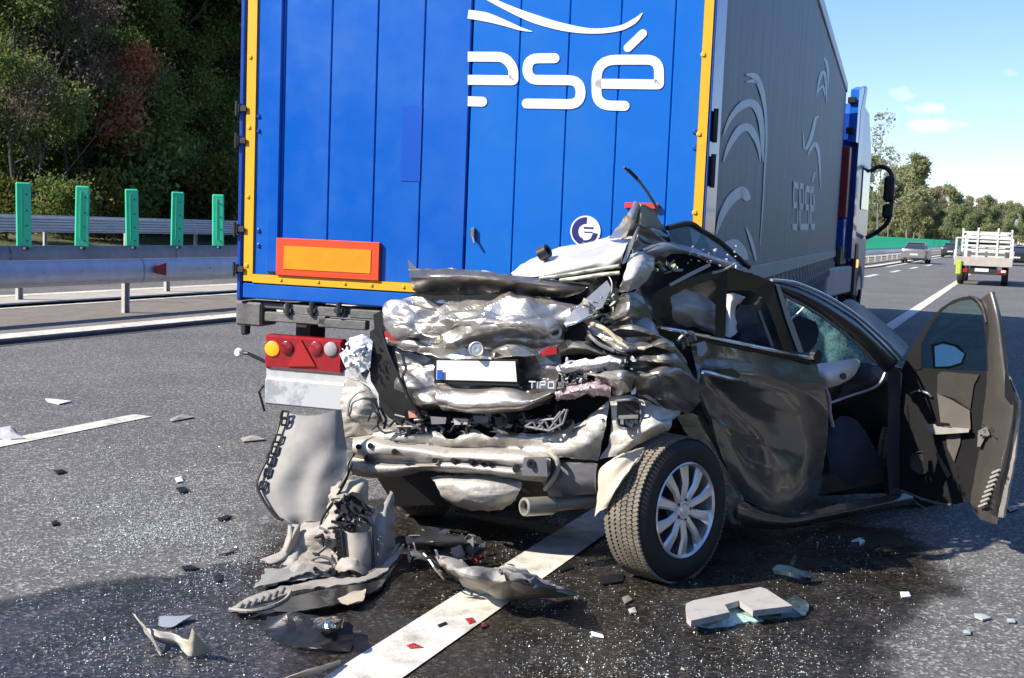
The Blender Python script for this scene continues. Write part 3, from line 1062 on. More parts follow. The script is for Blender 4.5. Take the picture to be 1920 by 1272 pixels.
def rounded(pts, r, n=6):                           # polyline with rounded corners
    out = [pts[0]]
    for i in range(1, len(pts) - 1):
        p, a, b = (Vector((*q, 0)) for q in (pts[i], pts[i - 1], pts[i + 1]))
        rr = r[i - 1] if isinstance(r, (list, tuple)) else r
        da, db = (a - p), (b - p)
        rr = min(rr, da.length * .5, db.length * .5)
        s0, s1 = p + da.normalized() * rr, p + db.normalized() * rr
        for k in range(n + 1):
            t = k / n
            q = s0 * (1 - t) ** 2 + p * 2 * t * (1 - t) + s1 * t * t
            out.append((q.x, q.y))
    out.append(pts[-1])
    return out
def zpx(x, y):
    return (430 + x * .48742, y * .48742)
def print_part(name, strokes, conv, mt=M_WHITE, **kw):
    vs, fs = [], []
    for v, f in strokes:
        o = len(vs)
        vs += [conv(p.x, p.y) for p in v]
        fs += [tuple(i + o for i in q) for q in f]
    return link(name, mesh(name, vs, fs), mt, trailer, True)
def c_rear(x, y):
    p = TR(*zpx(x, y)); return Vector((p.x, -.0165, p.z))
SW = 38
e1 = [ribbon(rounded([(921, 220), (1062, 221), (1096, 262), (1096, 311), (921, 309)], [58, 40, 6]), SW, round_ends=False, smooth=False),
      ribbon([(921, 391), (976, 393)], SW, round_ends='end', smooth=False)]
e1[1] = (e1[1][0], e1[1][1])
s_ = [ribbon(rounded([(1254, 226), (1150, 227), (1150, 309), (1354, 311), (1354, 403), (1147, 400)], [46, 46, 46, 46]), SW, smooth=False)]
e2 = [ribbon(rounded([(1523, 409), (1416, 407), (1414, 232), (1655, 232), (1655, 327), (1428, 324)], [70, 78, 62, 6]), SW, round_ends=True, smooth=False)]
ac = [ribbon([(1535, 187), (1593, 131)], 32, smooth=False)]
print_part('letter', e1, c_rear); print_part('letter', s_, c_rear); print_part('letter', e2, c_rear); print_part('accent', ac, c_rear)
sw1 = [ribbon([(985, -10), (1090, 40), (1180, 76), (1290, 107), (1400, 122), (1500, 112), (1560, 84), (1592, 52)], [14, 26, 34, 30, 20, 20, 20, 2], 60, False)]
sw2 = [ribbon([(922, 57), (990, 68), (1060, 90), (1120, 112), (1168, 124)], [34, 36, 24, 14, 2], 40, False)]
print_part('swoosh', sw1, c_rear); print_part('swoosh', sw2, c_rear)

# right side: grey curtain with tension ripples, rails, straps
M_CURT = mat('grey_curtain', (.165, .19, .215), .55, vary=.08, vscale=2.5, bump=.15, bscale=8)
zc0 = TS(1450, 492).z
ny, nz_ = 260, 6
vs, fs = [], []
for i in range(ny + 1):
    y = .40 + (TLEN - .55) * i / ny
    for k in range(nz_ + 1):
        z = zc0 + (TZT - .16 - zc0) * k / nz_
        x = TW - .005 + .0025 * math.sin(y * 9 + math.sin(y * 2.3) * 2) * (.4 + .6 * k / nz_) + .0012 * math.sin(y * 21 + z)
        vs.append((x, y, z))
for i in range(ny):
    for k in range(nz_):
        a = i * (nz_ + 1) + k
        fs.append((a, a + 1, a + nz_ + 2, a + nz_ + 1))
link('curtain', mesh('curtain', vs, fs, True), M_CURT, trailer, True)
MB().box2((TW - .05, .36, TZT - .16), (TW + .02, TLEN, TZT + .0), .01).build('roof_rail', mat('alu_rail', (.45, .46, .47), .45, .6, vary=.1), **L)
MB().box2((TW - .03, .36, zc0 - .12), (TW + .004, TLEN, zc0 - .0), .006).build('curtain_hem', mat('pale_hem', (.36, .36, .35), .6, vary=.12, vscale=3), **L)
MB().box2((0, .1, TZT - .05), (TW, TLEN, TZT + .01)).build('roof', mat('trailer_roof', (.6, .6, .6), .5), **L)
MB().box2((0, .1, TZB + .05), (.03, TLEN, TZT)).build('left_curtain', M_BLUED, **L)
MB().box2((0.03, .1, TZB + .02), (TW - .05, TLEN, TZB + .1)).build('floor', M_CHASD, **L)
MB().box2((.0, TLEN - .05, TZB), (TW, TLEN, TZT)).build('front_wall', M_BLUED, **L)
MB().box2((TW - .06, .3, zc0 - .36), (TW - .035, TLEN, zc0 - .12)).build('side_rail', mat('rail_grey', (.10, .11, .125), .5, .3, vary=.2), **L)
strap = MB().box((0, 0, -.11), (.012, .05, .24)).box((.012, 0, -.14), (.03, .07, .09), None, .006).box((.01, 0, -.27), (.02, .03, .1))
me_st = mesh('strap', strap.v, strap.f)
me_st.materials.append(mat('strap_grey', (.32, .33, .34), .5, vary=.2, vscale=9))
for i in range(34):
    o = link('strap', me_st, None, trailer, True)
    o.location = (TW - .02, .7 + i * .45, zc0 - .11)
M_PRINT = mat('grey_print', (.60, .66, .70), .5, vary=.12, vscale=10)
def c_side(x, y):
    p = TS(1300 + x * .44034, y * .44034); return Vector((TW + .002, p.y, p.z))
def side_print(name, strokes):
    print_part(name, strokes, c_side, M_PRINT)
side_print('side_swoosh', [ribbon([(125, 580), (160, 500), (215, 445), (262, 450), (288, 520), (294, 620), (296, 690)], [3, 18, 34, 34, 24, 16, 3], 50, False)])
side_print('side_swoosh', [ribbon([(126, 690), (150, 625), (195, 555), (235, 545), (265, 590), (280, 640), (284, 690)], [3, 20, 32, 34, 24, 14, 3], 50, False)])
side_print('side_swoosh', [ribbon([(222, 318), (262, 328), (290, 385), (306, 480), (310, 600), (304, 700), (296, 860), (283, 1050)], [6, 28, 22, 12, 8, 7, 6, 2], 50, False),
                           ribbon([(224, 350), (255, 346), (280, 360)], [5, 16, 4], 20, False)])
side_print('side_swoosh', [ribbon([(95, 1000), (120, 920), (160, 850), (205, 818), (226, 840)], [4, 26, 40, 46, 34], 40, True)])
side_print('side_swoosh', [ribbon([(118, 1098), (140, 1055), (175, 1045), (205, 1075), (218, 1110)], [18, 44, 52, 44, 30], 40, False)])
side_print('side_swoosh', [ribbon([(222, 965), (240, 1010), (255, 1060), (266, 1110)], [4, 14, 14, 8], 20, False)])
side_print('side_swoosh', [ribbon([(524, 415), (534, 350), (548, 310), (560, 320), (565, 380), (566, 440)], [3, 10, 14, 12, 8, 3], 30, False),
                           ribbon([(526, 400), (540, 375), (552, 370), (560, 410)], [3, 9, 10, 3], 30, False),
                           ribbon([(553, 248), (566, 265), (573, 320), (573, 380)], [5, 12, 8, 2], 30, False)])
side_print('side_swoosh', [ribbon([(466, 560), (472, 630), (488, 620), (508, 560), (520, 505), (534, 500)], [3, 8, 16, 14, 12, 8], 30, False),
                           ribbon([(486, 665), (505, 625), (520, 615), (533, 650), (538, 720), (540, 800)], [4, 14, 18, 12, 8, 3], 30, False)])
# lettering on the curtain: s e s e with an accent, seen very obliquely
def gl(x0, x1, ch):
    w = x1 - x0
    def yy(t, x):                                   # t: 0 top .. 1 bottom of the x-height
        f = (x - 430) / 95
        return (765 + 36 * f) + t * ((985 - 765) + (-4 - 36) * f)
    def q(u, t):
        x = x0 + u * w
        return (x, yy(t, x))
    if ch == 's':
        pl = [q(1, .1), q(.12, .1), q(.12, .5), q(.9, .5), q(.9, .92), q(0, .92)]
    else:
        pl = [q(1, .92), q(.1, .92), q(.1, .08), q(.9, .08), q(.9, .5), q(.15, .5)]
    return pl
def ribbon_yz(pl, wy, wz):                          # strokes with different width across and along the foreshortened side
    out_v, out_f = [], []
    for (xa, ya), (xb, yb) in zip(pl, pl[1:]):
        horiz = abs(xb - xa) > abs(yb - ya) * .4
        dx, dy = (0, wz / 2) if horiz else (wy / 2, 0)
        ex, ey = (wy / 2 * (1 if xb > xa else -1), 0) if horiz else (0, wz / 2 * (1 if yb > ya else -1))
        o = len(out_v)
        out_v += [Vector((xa - dx - ex, ya - dy - ey, 0)), Vector((xa + dx - ex, ya + dy - ey, 0)), Vector((xb + dx + ex, yb + dy + ey, 0)), Vector((xb - dx + ex, yb - dy + ey, 0))]
        out_f.append((o, o + 1, o + 2, o + 3))
    return out_v, out_f
for i, (x0, x1, ch) in enumerate(((424, 445, 's'), (451, 470, 'e'), (475, 493, 's'), (498, 514, 'e'))):
    side_print('side_letter', [ribbon_yz(gl(x0, x1, ch), 5.5, 27)])
side_print('side_accent', [ribbon([(505, 775), (517, 735)], 6, 8, False, False)])

# underneath: cross member, latch gear, lamps, underrun bar
pa, pb = TR(445, 572), TR(735, 612)
MB().box2((pa.x + .02, .02, pb.z + .05), (TW - .1, .16, TZB - .005), .01).build('cross_member', M_CHAS, **L)
MB().box2((pa.x - .01, -.005, pb.z - .06), (pa.x + .17, .2, TZB - .008), .012).build('corner_casting', M_CHAS, **L)
a, b = TR(450, 628), TR(462, 590)
MB().box2((a.x, 0, a.z), (b.x, .06, b.z), .01).build('lashing_hook', M_CHASD, **L)
for x0, x1, y0, y1 in ((535, 650, 578, 588), (500, 615, 592, 602), (600, 690, 602, 613), (660, 730, 584, 596)):
    a, b = TR(x0, y1), TR(x1, y0)
    MB().box2((a.x, -.03, a.z), (b.x, .03, b.z), .006).build('latch_bar', M_CHAS, **L)
for px in (545, 590, 640):
    a = TR(px, 582)
    MB().tube([(a.x, -.035, a.z - .03), (a.x, -.035, a.z + .05)], .018, 8).box((a.x, -.03, a.z), (.06, .03, .03), None, .005).build('latch_lug', M_CHASD, **L)
a, b = TR(499, 690), TR(647, 637)
MB().box2((a.x, -.03, a.z), (b.x, .05, b.z), .015).build('rear_lamp', mat('lamp_red', (.30, .012, .016), .22, coat=.5, vary=.2, vscale=12), **L)
lamp = trailer.children[-1]
def lens(px, py, r, mt, nm='lens'):
    q = TR(px, py)
    o = MB().lathe([(-.012, 0), (-.012, r * .6), (-.004, r * .95), (.01, r), (.01, 0)], (q.x, -.036, q.z), (0, 1, 0), 20).build(nm, mt, lamp, True, smooth=True)
    return o
lens(515, 653, .048, mat('amber_lit', (1.0, .24, .012), .3, emit=.95))
lens(543, 652, .045, mat('red_lens_dark', (.20, .008, .01), .2, coat=.5))
lens(597, 653, .045, mat('red_lens_b', (.30, .02, .025), .15, coat=.6))
lens(625, 654, .045, mat('clear_lens', (.40, .37, .36), .12, coat=.6))
tri = [TR(570, 637), TR(546, 686), TR(597, 686)]
fix_normals(MB().prism([(q.x, -.042, q.z) for q in tri], (0, .01, 0)).build('triangle_reflector', mat('triangle_red', (.42, .02, .02), .25, coat=.4), lamp, True))
a, b = TR(500, 714), TR(647, 692)
MB().box2((a.x, -.01, a.z), (b.x + .4, .06, b.z - .004), .006).build('lamp_bracket', mat('bracket_white', (.50, .50, .49), .55, vary=.2, vscale=6), **L)
a, b = TR(499, 772), TR(660, 719)
MB().box2((a.x, -.03, a.z + .05), (TW - .25, .08, b.z - .004), .012).build('underrun_bar', mat('chipped_white', (.55, .56, .56), .5, col2=(.34, .36, .38), vscale=2.4, c2lo=.52, c2hi=.56), **L)
for x in (.35, TW - .6):
    MB().box2((x, .1, a.z + .12), (x + .1, .3, TZB)).build('hanger', M_CHASD, **L)
a = TR(497, 735)
MB().tube([(a.x, -.02, a.z + .04), (a.x - .03, -.02, a.z), (a.x + .01, -.02, a.z - .12)], .008, 6).build('cable', M_BLACK, **L)
a, b = TR(452, 661), TR(500, 680)
o = MB().tube([(a.x, -.02, a.z), (a.x + .06, -.02, a.z), (b.x, .0, b.z)], .011, 8).build('marker_stalk', M_BLACK, **L)
MB().lathe([(-.02, 0), (-.02, .018), (.0, .03), (.015, .028), (.015, 0)], (a.x, -.03, a.z), (0, 1, 0), 16).build('marker_light', M_WHITE, o, True)
# running gear
def tyre_mb(R, w, rim, seg=40):
    return MB().lathe([(-w / 2, rim), (-w / 2, R - .05), (-w / 2 + .03, R - .008), (-w / 4, R), (w / 4, R), (w / 2 - .03, R - .008), (w / 2, R - .05), (w / 2, rim)], (0, 0, 0), (1, 0, 0), seg)
M_TYRE = mat('tyre_rubber', (.022, .021, .020), .75, vary=.25, vscale=14, bump=.2, bscale=120)
M_HUBG = mat('hub_grey', (.33, .33, .33), .5, .5, vary=.2)
tw = tyre_mb(.55, .34, .29)
me_tt = mesh('tyre', tw.v, tw.f, True, 40); me_tt.materials.append(M_TYRE)
hb = MB().lathe([(-.15, 0), (-.15, .29), (.1, .29), (.1, .2), (.15, .12), (.15, 0)], (0, 0, 0), (1, 0, 0), 24)
me_th = mesh('hub', hb.v, hb.f, True, 40); me_th.materials.append(M_HUBG)
def truck_wheel(par, x, y, sgn):
    w = link('wheel', me_tt, None, par, True)
    w.location = (x, y, .55)
    w.rotation_euler = (0, 0, 0 if sgn > 0 else math.pi)
    link('hub', me_th, None, w, True)
for y in (3.4, 4.75, 6.1):
    for x, sg in ((.25, -1), (TW - .25, 1)):
        truck_wheel(trailer, x, y, sg)
for x in (.85, TW - .95):
    MB().box2((x, .2, TZB - .42), (x + .12, TLEN - 1.5, TZB + .02)).build('chassis_beam', M_CHASD, **L)

# ------------------------------------------------------------------ tractor unit, slightly turned to the right of the trailer
trz = math.atan2(TB.y, TB.x) - math.radians(6.3)
P = T0 + TB * (TW / 2 + .22) + TA * (TLEN + 1.0)
tractor = thing('truck_tractor', (P.x, P.y, 0), 'blue truck cab with black mirror arm pulling the blue trailer', 'truck', None, trz)
LT = dict(parent=tractor, local=True)
hw = TW / 2 + .02
M_CAB = mat('cab_blue', (.01, .12, .50), .25, coat=.5, vary=.05)
M_CABS = mat('cab_side_blue', (.03, .13, .44), .35, .0, vary=.2, vscale=3, bump=.5, bscale=2.2, coat=.4)
def cabp(prof, x0, x1, name, mt):
    return fix_normals(MB().prism([(x0, y, z) for y, z in prof], (x1 - x0, 0, 0)).build(name, mt, **LT))
cabp([(.0, 1.15), (.0, 3.9), (.5, 4.15), (1.5, 4.05), (2.2, 3.3), (2.35, 1.9), (2.35, .55), (.9, .55), (.75, 1.15)], -hw + .05, hw - .03, 'cab', M_CABS)
cabp([(-.12, 1.2), (-.12, 3.95), (.3, 4.45), (.55, 4.45), (.3, 3.9), (.3, 1.2)], hw - .02, hw + .035, 'side_fairing', mat('fairing_navy', (.006, .045, .25), .3, coat=.4))
cabp([(-.45, 3.35), (-.45, 4.30), (.15, 4.42), (.25, 3.9), (.2, 3.35)], hw - .12, hw + .03, 'upper_fairing', M_CAB)
MB().box2((-hw + .1, -.1, 1.2), (hw - .1, -.02, 3.9)).build('rear_wall', M_BLUED, **LT)
mr_ = mat('red_panel', (.30, .014, .018), .4, vary=.2, vscale=3)
MB().box2((hw - .30, -.78, 1.95), (hw - .02, -.55, 3.25), .02).build('red_panel', mr_, **LT)
MB().box2((hw - .34, -.72, 1.3), (hw - .04, -.50, 1.94), .02).build('dark_panel', M_BLUED, **LT)
for i, z in enumerate((3.55, 4.1)):
    MB().box((hw - .08, -.5, z), (.16, .05, .12), None, .02).build('roof_lamp', M_BLACK, **LT)
MB().box2((hw - .25, -2.6, .55), (hw + .02, .2, 1.06), .03).build('side_skirt', mat('skirt_grey', (.36, .36, .40), .45, vary=.15, vscale=3, bump=.2, bscale=5), **LT)
MB().box2((hw - .35, -.9, 1.06), (hw - .05, -.1, 1.45), .05).build('air_tank', M_BLACK, **LT)
MB().box2((-.5, -3.2, .6), (.5, .4, 1.0)).build('frame', M_CHASD, **LT)
MB().box2((hw - .1, .35, .45), (hw + .05, .75, 1.5), .04).build('step_panel', M_BLACK, **LT)
MB().box2((hw + .012, .52, 1.02), (hw + .07, .66, 1.18), .015).build('side_indicator', mat('indicator_lit', (1, .42, .12), .3, emit=1.2), **LT)
arm = MB().tube(spline([Vector(q) for q in ((hw, 2.0, 2.95), (hw + .16, 2.05, 3.05), (hw + .36, 2.0, 2.98), (hw + .45, 1.95, 2.75), (hw + .46, 1.95, 2.3), (hw + .42, 1.95, 1.95), (hw + .2, 2.0, 1.72), (hw, 2.0, 1.6))], 30), .045, 8).build('mirror_arm', M_BLACK, smooth=True, **LT)
MB().box((hw + .40, 1.9, 2.6), (.20, .16, .52), None, .05).build('mirror', M_BLACK, **LT)
MB().box((hw + .40, 1.9, 2.15), (.20, .16, .30), None, .05).build('mirror', M_BLACK, **LT)
MB().box2((hw - .06, 1.1, 2.15), (hw - .012, 2.15, 3.0), .02).build('door_window', mat('dark_glass', (.015, .02, .025), .08, coat=.5), **LT)
for y in (-1.6, 1.65):
    for x, sg in ((-hw + .2, -1), (hw - .2, 1)):
        truck_wheel(tractor, x, y, sg)
# ------------------------------------------------------------------ traffic ahead
M_GLASSD = mat('car_glass', (.03, .04, .045), .08, coat=.6)
M_TAIL = mat('tail_red', (.35, .015, .015), .25, coat=.4)
M_PLATE = mat('plate_white', (.75, .75, .74), .5)
me_cw = None
def loft(secs, mt, name, par, cap=True):
    n = len(secs[0])
    vs = [v for s in secs for v in s]
    fs = []
    for i in range(len(secs) - 1):
        for k in range(n):
            fs.append((i * n + k, i * n + (k + 1) % n, (i + 1) * n + (k + 1) % n, (i + 1) * n + k))
    if cap:
        fs += [tuple(range(n)), tuple((len(secs) - 1) * n + k for k in range(n - 1, -1, -1))]
    return fix_normals(link(name, mesh(name, vs, fs, True, 40), mt, par, True))
def sedan(loc, rz, paint, label, cat='car', group=None):
    t = thing('passing_car', loc, label, cat, group, rz)
    def sec(y, w, z0, z1, e=.08):
        return [(-w, y, z0 + e), (-w + e, y, z0), (w - e, y, z0), (w, y, z0 + e), (w, y, z1 - e), (w - e, y, z1), (-w + e, y, z1), (-w, y, z1 - e)]
    loft([sec(-2.15, .72, .35, .85), sec(-2.05, .84, .28, .98), sec(-1.2, .90, .22, 1.0), sec(.8, .90, .22, .98), sec(1.9, .84, .24, .85), sec(2.2, .7, .3, .68)], paint, 'body', t)
    loft([sec(-1.75, .70, .95, 1.02, .03), sec(-.95, .60, .95, 1.40, .06), sec(.25, .60, .95, 1.42, .06), sec(1.05, .70, .95, 1.0, .02)], M_GLASSD, 'windows', t)
    loft([sec(-1.0, .60, 1.40, 1.43, .01), sec(-.4, .61, 1.42, 1.46, .01), sec(.3, .60, 1.41, 1.44, .01)], paint, 'roof', t)
    MB().box((0, -2.14, .48), (1.5, .12, .26), None, .05).build('bumper', paint, t, True)
    for sx in (-1, 1):
        MB().box((sx * .66, -2.08, .80), (.34, .12, .14), None, .03).build('tail_light', M_TAIL, t, True)
    MB().box((0, -2.205, .62), (.5, .02, .11)).build('number_plate', M_PLATE, t, True)
    w = tyre_mb(.32, .2, .21, 24)
    mw = mesh('wheel', w.v, w.f, True, 40); mw.materials.append(M_TYRE)
    for sx in (-1, 1):
        for y in (-1.3, 1.35):
            o = link('wheel', mw, None, t, True)
            o.location = (sx * .78, y, .32)
    return t
rz_road = math.atan2(RN.y, RN.x)
def ground_at(px, py, Y):
    p = at(px, py, Y); return Vector((p.x, p.y, 0))
c = G(1717, 494); k = 82 / c.y
sedan((c.x * k, c.y * k, 0), rz_road, mat('silver_car', (.27, .265, .255), .32, .5, coat=.4), 'silver sedan driving away in the left lane beyond the truck cab')
c = G(1790, 478)
sedan(ground_at(1783, 478, 118), rz_road, mat('dark_car', (.05, .055, .06), .3, .4, coat=.4), 'dark car half hidden behind the left side of the white flatbed truck')
sedan(ground_at(1906, 480, 88), rz_road, mat('black_car', (.03, .03, .035), .3, .4, coat=.4), 'dark car just right of the white flatbed truck at the right edge')
sedan(ground_at(1914, 452, 210), rz_road, mat('white_car', (.7, .7, .7), .35, coat=.4), 'small white car far away at the right edge of the picture')

# flatbed truck
c = G(1840, 535)
k = 44 / c.y
fb = thing('flatbed_truck', (c.x * k, c.y * k, 0), 'white flatbed truck with a slatted head board on the hard shoulder', 'truck', None, rz_road)
LF = dict(parent=fb, local=True)
M_FW = mat('flatbed_white', (.60, .60, .57), .5, vary=.12, vscale=3)
M_FWD = mat('flatbed_wood', (.40, .34, .26), .75, vary=.2, vscale=4)
MB().box2((-1.02, 0, .88), (1.02, 4.2, .98), .01).build('load_bed', M_FWD, **LF)
MB().box2((-1.02, -.04, .72), (1.02, -.005, 1.06), .01).build('tail_board', mat('tail_board', (.45, .41, .35), .6, vary=.15, vscale=3), **LF)
for sx in (-1, 1):
    MB().box2((sx * 1.03 - .02, 0, .95), (sx * 1.03 + .02, 4.1, 1.30), .01).build('side_board', M_FW, **LF)
    MB().box2((sx * .98 - .04, .0, .9), (sx * .98 + .04, .08, 1.75), .01).build('corner_post', M_FW, **LF)
    MB().box2((sx * .92 - .04, 4.0, .9), (sx * .92 + .04, 4.08, 2.15), .01).build('head_post', M_FW, **LF)
for z in (1.25, 1.43, 1.61, 1.79, 1.96):
    MB().box2((-.9, 3.98, z), (.9, 4.02, z + .085), .005).build('head_slat', M_FW, **LF)
for x in (-.35, .4):
    MB().box2((x - .04, 3.94, 1.0), (x + .04, 3.975, 2.2), .005).build('head_post', M_FW, **LF)
MB().box2((-1.0, .02, 1.72), (1.0, .07, 1.78), .01).build('rear_rail', M_FW, **LF)
MB().box2((-.85, 4.3, .7), (.85, 5.9, 2.0), .12).build('cab', M_FW, **LF)
MB().box2((-.7, 4.27, 1.45), (.7, 4.297, 1.9)).build('cab_window', M_GLASSD, **LF)
MB().box2((-.45, .1, .5), (.45, 5.5, .8)).build('frame', M_CHASD, **LF)
MB().box2((-.85, -.02, .42), (.85, .05, .62), .01).build('lamp_bar', M_CHASD, **LF)
for sx in (-1, 1):
    MB().box((sx * .68, -.035, .54), (.32, .03, .14), None, .005).build('tail_light', M_TAIL, **LF)
MB().box((.72, -.06, .56), (.14, .02, .07)).build('brake_lamp', mat('brake_lit', (1, .45, .35), .3, emit=1.6), **LF)
MB().box((-.03, -.04, .58), (.48, .02, .12)).build('number_plate', M_PLATE, **LF)
MB().box((-.84, -.10, .66), (.20, .05, .55), None, .03).build('warning_panel', mat('hi_vis', (.42, .55, .06), .6, vary=.15, vscale=8), **LF)
w = tyre_mb(.36, .24, .2, 24)
mw = mesh('wheel', w.v, w.f, True, 40); mw.materials.append(M_TYRE)
for x, y in ((-.78, .9), (.78, .9), (-.76, 4.9), (.76, 4.9)):
    o = link('wheel', mw, None, fb, True); o.location = (x, y, .36)
# gantry
p = ground_at(1903, 455, 260)
gt = thing('sign_gantry', (p.x, p.y, 0), 'pale steel gantry post and beam over the road at the right edge', 'gantry', None, rz_road)
MB().box2((-.35, -.3, 0), (.35, .3, 7.0), .05).build('post', M_GALV, gt, True)
MB().box2((.35, -.25, 6.3), (18, .25, 7.0), .05).build('beam', M_GALV, gt, True)
# ------------------------------------------------------------------ the wrecked car
CARO = (.95, 6.1, 0)
car = thing('wrecked_car', CARO, 'dark grey car, tail crushed against the blue trailer, front door hanging open', 'car')
M_PAINT_C = mat('grey_paint', (.15, .146, .140), .22, .6, vary=.08, vscale=2.5, coat=.9, rvary=.06)
M_CRUSH = mat('crushed_paint_sunlit', (.58, .55, .50), .35, .82, col2=(.34, .315, .28), vscale=7, c2lo=.5, c2hi=.74, coat=.25, bump=.10, bscale=60, rvary=.12)  # same car paint, colour lightened to carry the sun on the crumples
M_CRUSHD = mat('crushed_paint_dark', (.22, .207, .19), .35, .75, vary=.28, vscale=5, coat=.3, bump=.10, bscale=45, rvary=.1)  # darker copy of that paint; shade under the tailgate overhang painted in
M_BARE = mat('bare_dirty_metal', (.52, .49, .435), .52, .35, col2=(.22, .18, .135), vscale=9, c2lo=.5, c2hi=.76, bump=.22, bscale=70, rvary=.12)
M_BEAM = mat('beam_metal', (.50, .47, .42), .52, .35, col2=(.20, .165, .125), vscale=9, c2lo=.5, c2hi=.76, bump=.2, bscale=70)
M_ROOF = mat('roof_paint_sunlit', (.60, .57, .535), .42, .25, vary=.10, vscale=4, coat=.3, bump=.05, bscale=20)  # car paint lightened so the roof folds look sunlit
M_DKP = mat('dark_paint', (.03, .030, .032), .3, .3, coat=.5, vary=.2, vscale=5)
M_CHROME = mat('chrome', (.72, .72, .72), .12, 1.0)
M_TRIMG = mat('trim_grey', (.16, .155, .16), .5, vary=.2, vscale=8, bump=.1, bscale=40)
M_CLEAR = mat('clear_shards', (.78, .80, .80), .12, .25, vary=.25, vscale=30, bump=.9, bscale=70, coat=.6)
M_PINK = mat('pink_shards', (.55, .45, .47), .2, .25, col2=(.45, .12, .14), vscale=16, c2lo=.5, c2hi=.72, bump=.8, bscale=50, coat=.5)
M_REDL = mat('tail_lens_red', (.40, .015, .025), .2, coat=.5)
M_FABRIC = mat('headliner', (.46, .45, .43), .85, vary=.15, vscale=6, bump=.15, bscale=30)
M_AIRB = mat('airbag_cloth', (.86, .85, .84), .85, vary=.06, vscale=10, bump=.12, bscale=60)
M_SEAT = mat('seat_cloth', (.018, .026, .048), .8, vary=.3, vscale=7, bump=.2, bscale=50)
M_GREENG = mat('foam_green', (.42, .46, .34), .7, col2=(.24, .28, .18), vscale=20)

def QB(px, py, d=0.0):                              # the tail plane carried on round the crushed corner, then turning into the side
    yr = hit(px, py, REAR_P, REAR_N).y
    ys = hit(px, py, SIDE_P, SIDE_N).y
    k = min(1, max(0, (px - 1235) / 80))
    k = k * k * (3 - 2 * k)
    return at(px, py, yr + (ys - yr) * k - d)
def rubble(name, mt, n, x0, x1, y0, y1, d0, d1, s0, s1, seed, parent=car, conv=B):
    r = random.Random(seed)                         # torn flakes and splinters of uneven outline
    mb = MB()
    for _ in range(n):
        q = conv(r.uniform(x0, x1), r.uniform(y0, y1), r.uniform(d0, d1))
        M = Matrix.Rotation(r.uniform(0, 6.3), 3, Vector((r.uniform(-1, 1), r.uniform(-1, 1), r.uniform(-1, 1))).normalized())
        L_ = r.uniform(s0, s1) * .75
        W_ = L_ * r.uniform(.18, .7)
        k = r.randint(4, 6)
        bend = r.uniform(-.25, .25) * L_
        top, th = [], r.uniform(.003, .010)
        for i in range(k):
            a = 2 * math.pi * i / k + r.uniform(-.4, .4)
            x, y = math.cos(a) * L_ * r.uniform(.6, 1), math.sin(a) * W_ * r.uniform(.6, 1)
            top.append(Vector((x, y, bend * (x / L_) ** 2)))
        mb.add([M @ p + q for p in top] + [M @ (p - Vector((0, 0, th))) + q for p in top],
               [tuple(range(k)), tuple(range(2 * k - 1, k - 1, -1))] + [(i, i + k, (i + 1) % k + k, (i + 1) % k) for i in range(k)])
    o = mb.build(name, mt, parent)
    o['kind'] = 'stuff'
    return o
# black plate as painted shade behind the torn metal, and the floor of the shell
plate('boot_shade_plate', car, M_DARK, [(700, 590, -.22), (775, 552, -.22), (900, 545, -.22), (1088, 540, -.22), (1120, 590, -.2), (1160, 640, -.16), (1160, 850, -.20), (1120, 905, -.2), (720, 905, -.22)], .35)
plate('boot_floor', car, M_CHASD, [(690, 868, -.1), (1130, 862, -.08), (1120, 935, -.25), (740, 950, -.25)], .5)
c0 = SIDE_P + SIDE_D * 1.28 - SIDE_N * .40 + Vector((0, 0, .25))
mb = MB()
rot = Matrix.Rotation(math.atan2(SIDE_D.y, SIDE_D.x), 3, 'Z')
mb.box(c0, (2.0, .70, .10), rot)
mb.build('floor_pan', M_CHASD, car)

# --- tailgate
TGU = [[(722, 584, .0), (757, 566, -.02), (808, 559, .0), (865, 556, -.02), (925, 557, .0), (985, 556, -.02), (1035, 563, .0), (1084, 576, -.02)],
       [(719, 596, .09), (757, 588, .12), (806, 584, .08), (865, 580, .13), (925, 577, .13), (985, 578, .13), (1032, 586, .08), (1074, 598, .05)],
       [(718, 612, .07), (755, 610, .17), (806, 612, .14), (865, 604, .19), (925, 600, .21), (985, 600, .20), (1026, 608, .15), (1066, 616, .06)],
       [(717, 622, .03), (755, 626, .13), (804, 632, .18), (855, 626, .17), (918, 620, .20), (980, 619, .19), (1018, 622, .13), (1060, 630, .05)],
       [(716, 629, .01), (754, 634, .05), (803, 642, .12), (850, 643, .19), (900, 636, .07), (948, 635, .05), (1012, 636, .05), (1055, 640, .04)],
       [(715, 634, .04), (753, 641, .09), (801, 652, .14), (848, 656, .14), (890, 650, .12), (952, 647, .13), (1012, 647, .11), (1050, 646, .06)],
       [(714, 640, .02), (752, 648, .08), (801, 664, .11), (846, 671, .12), (886, 677, .12), (955, 670, .15), (1012, 664, .12), (1046, 653, .05)]]
patch('tailgate_upper', car, M_CRUSH, TGU, .03, 7, 3, 160, 90, .003, fac=.085, fs=.10, sharp=9)
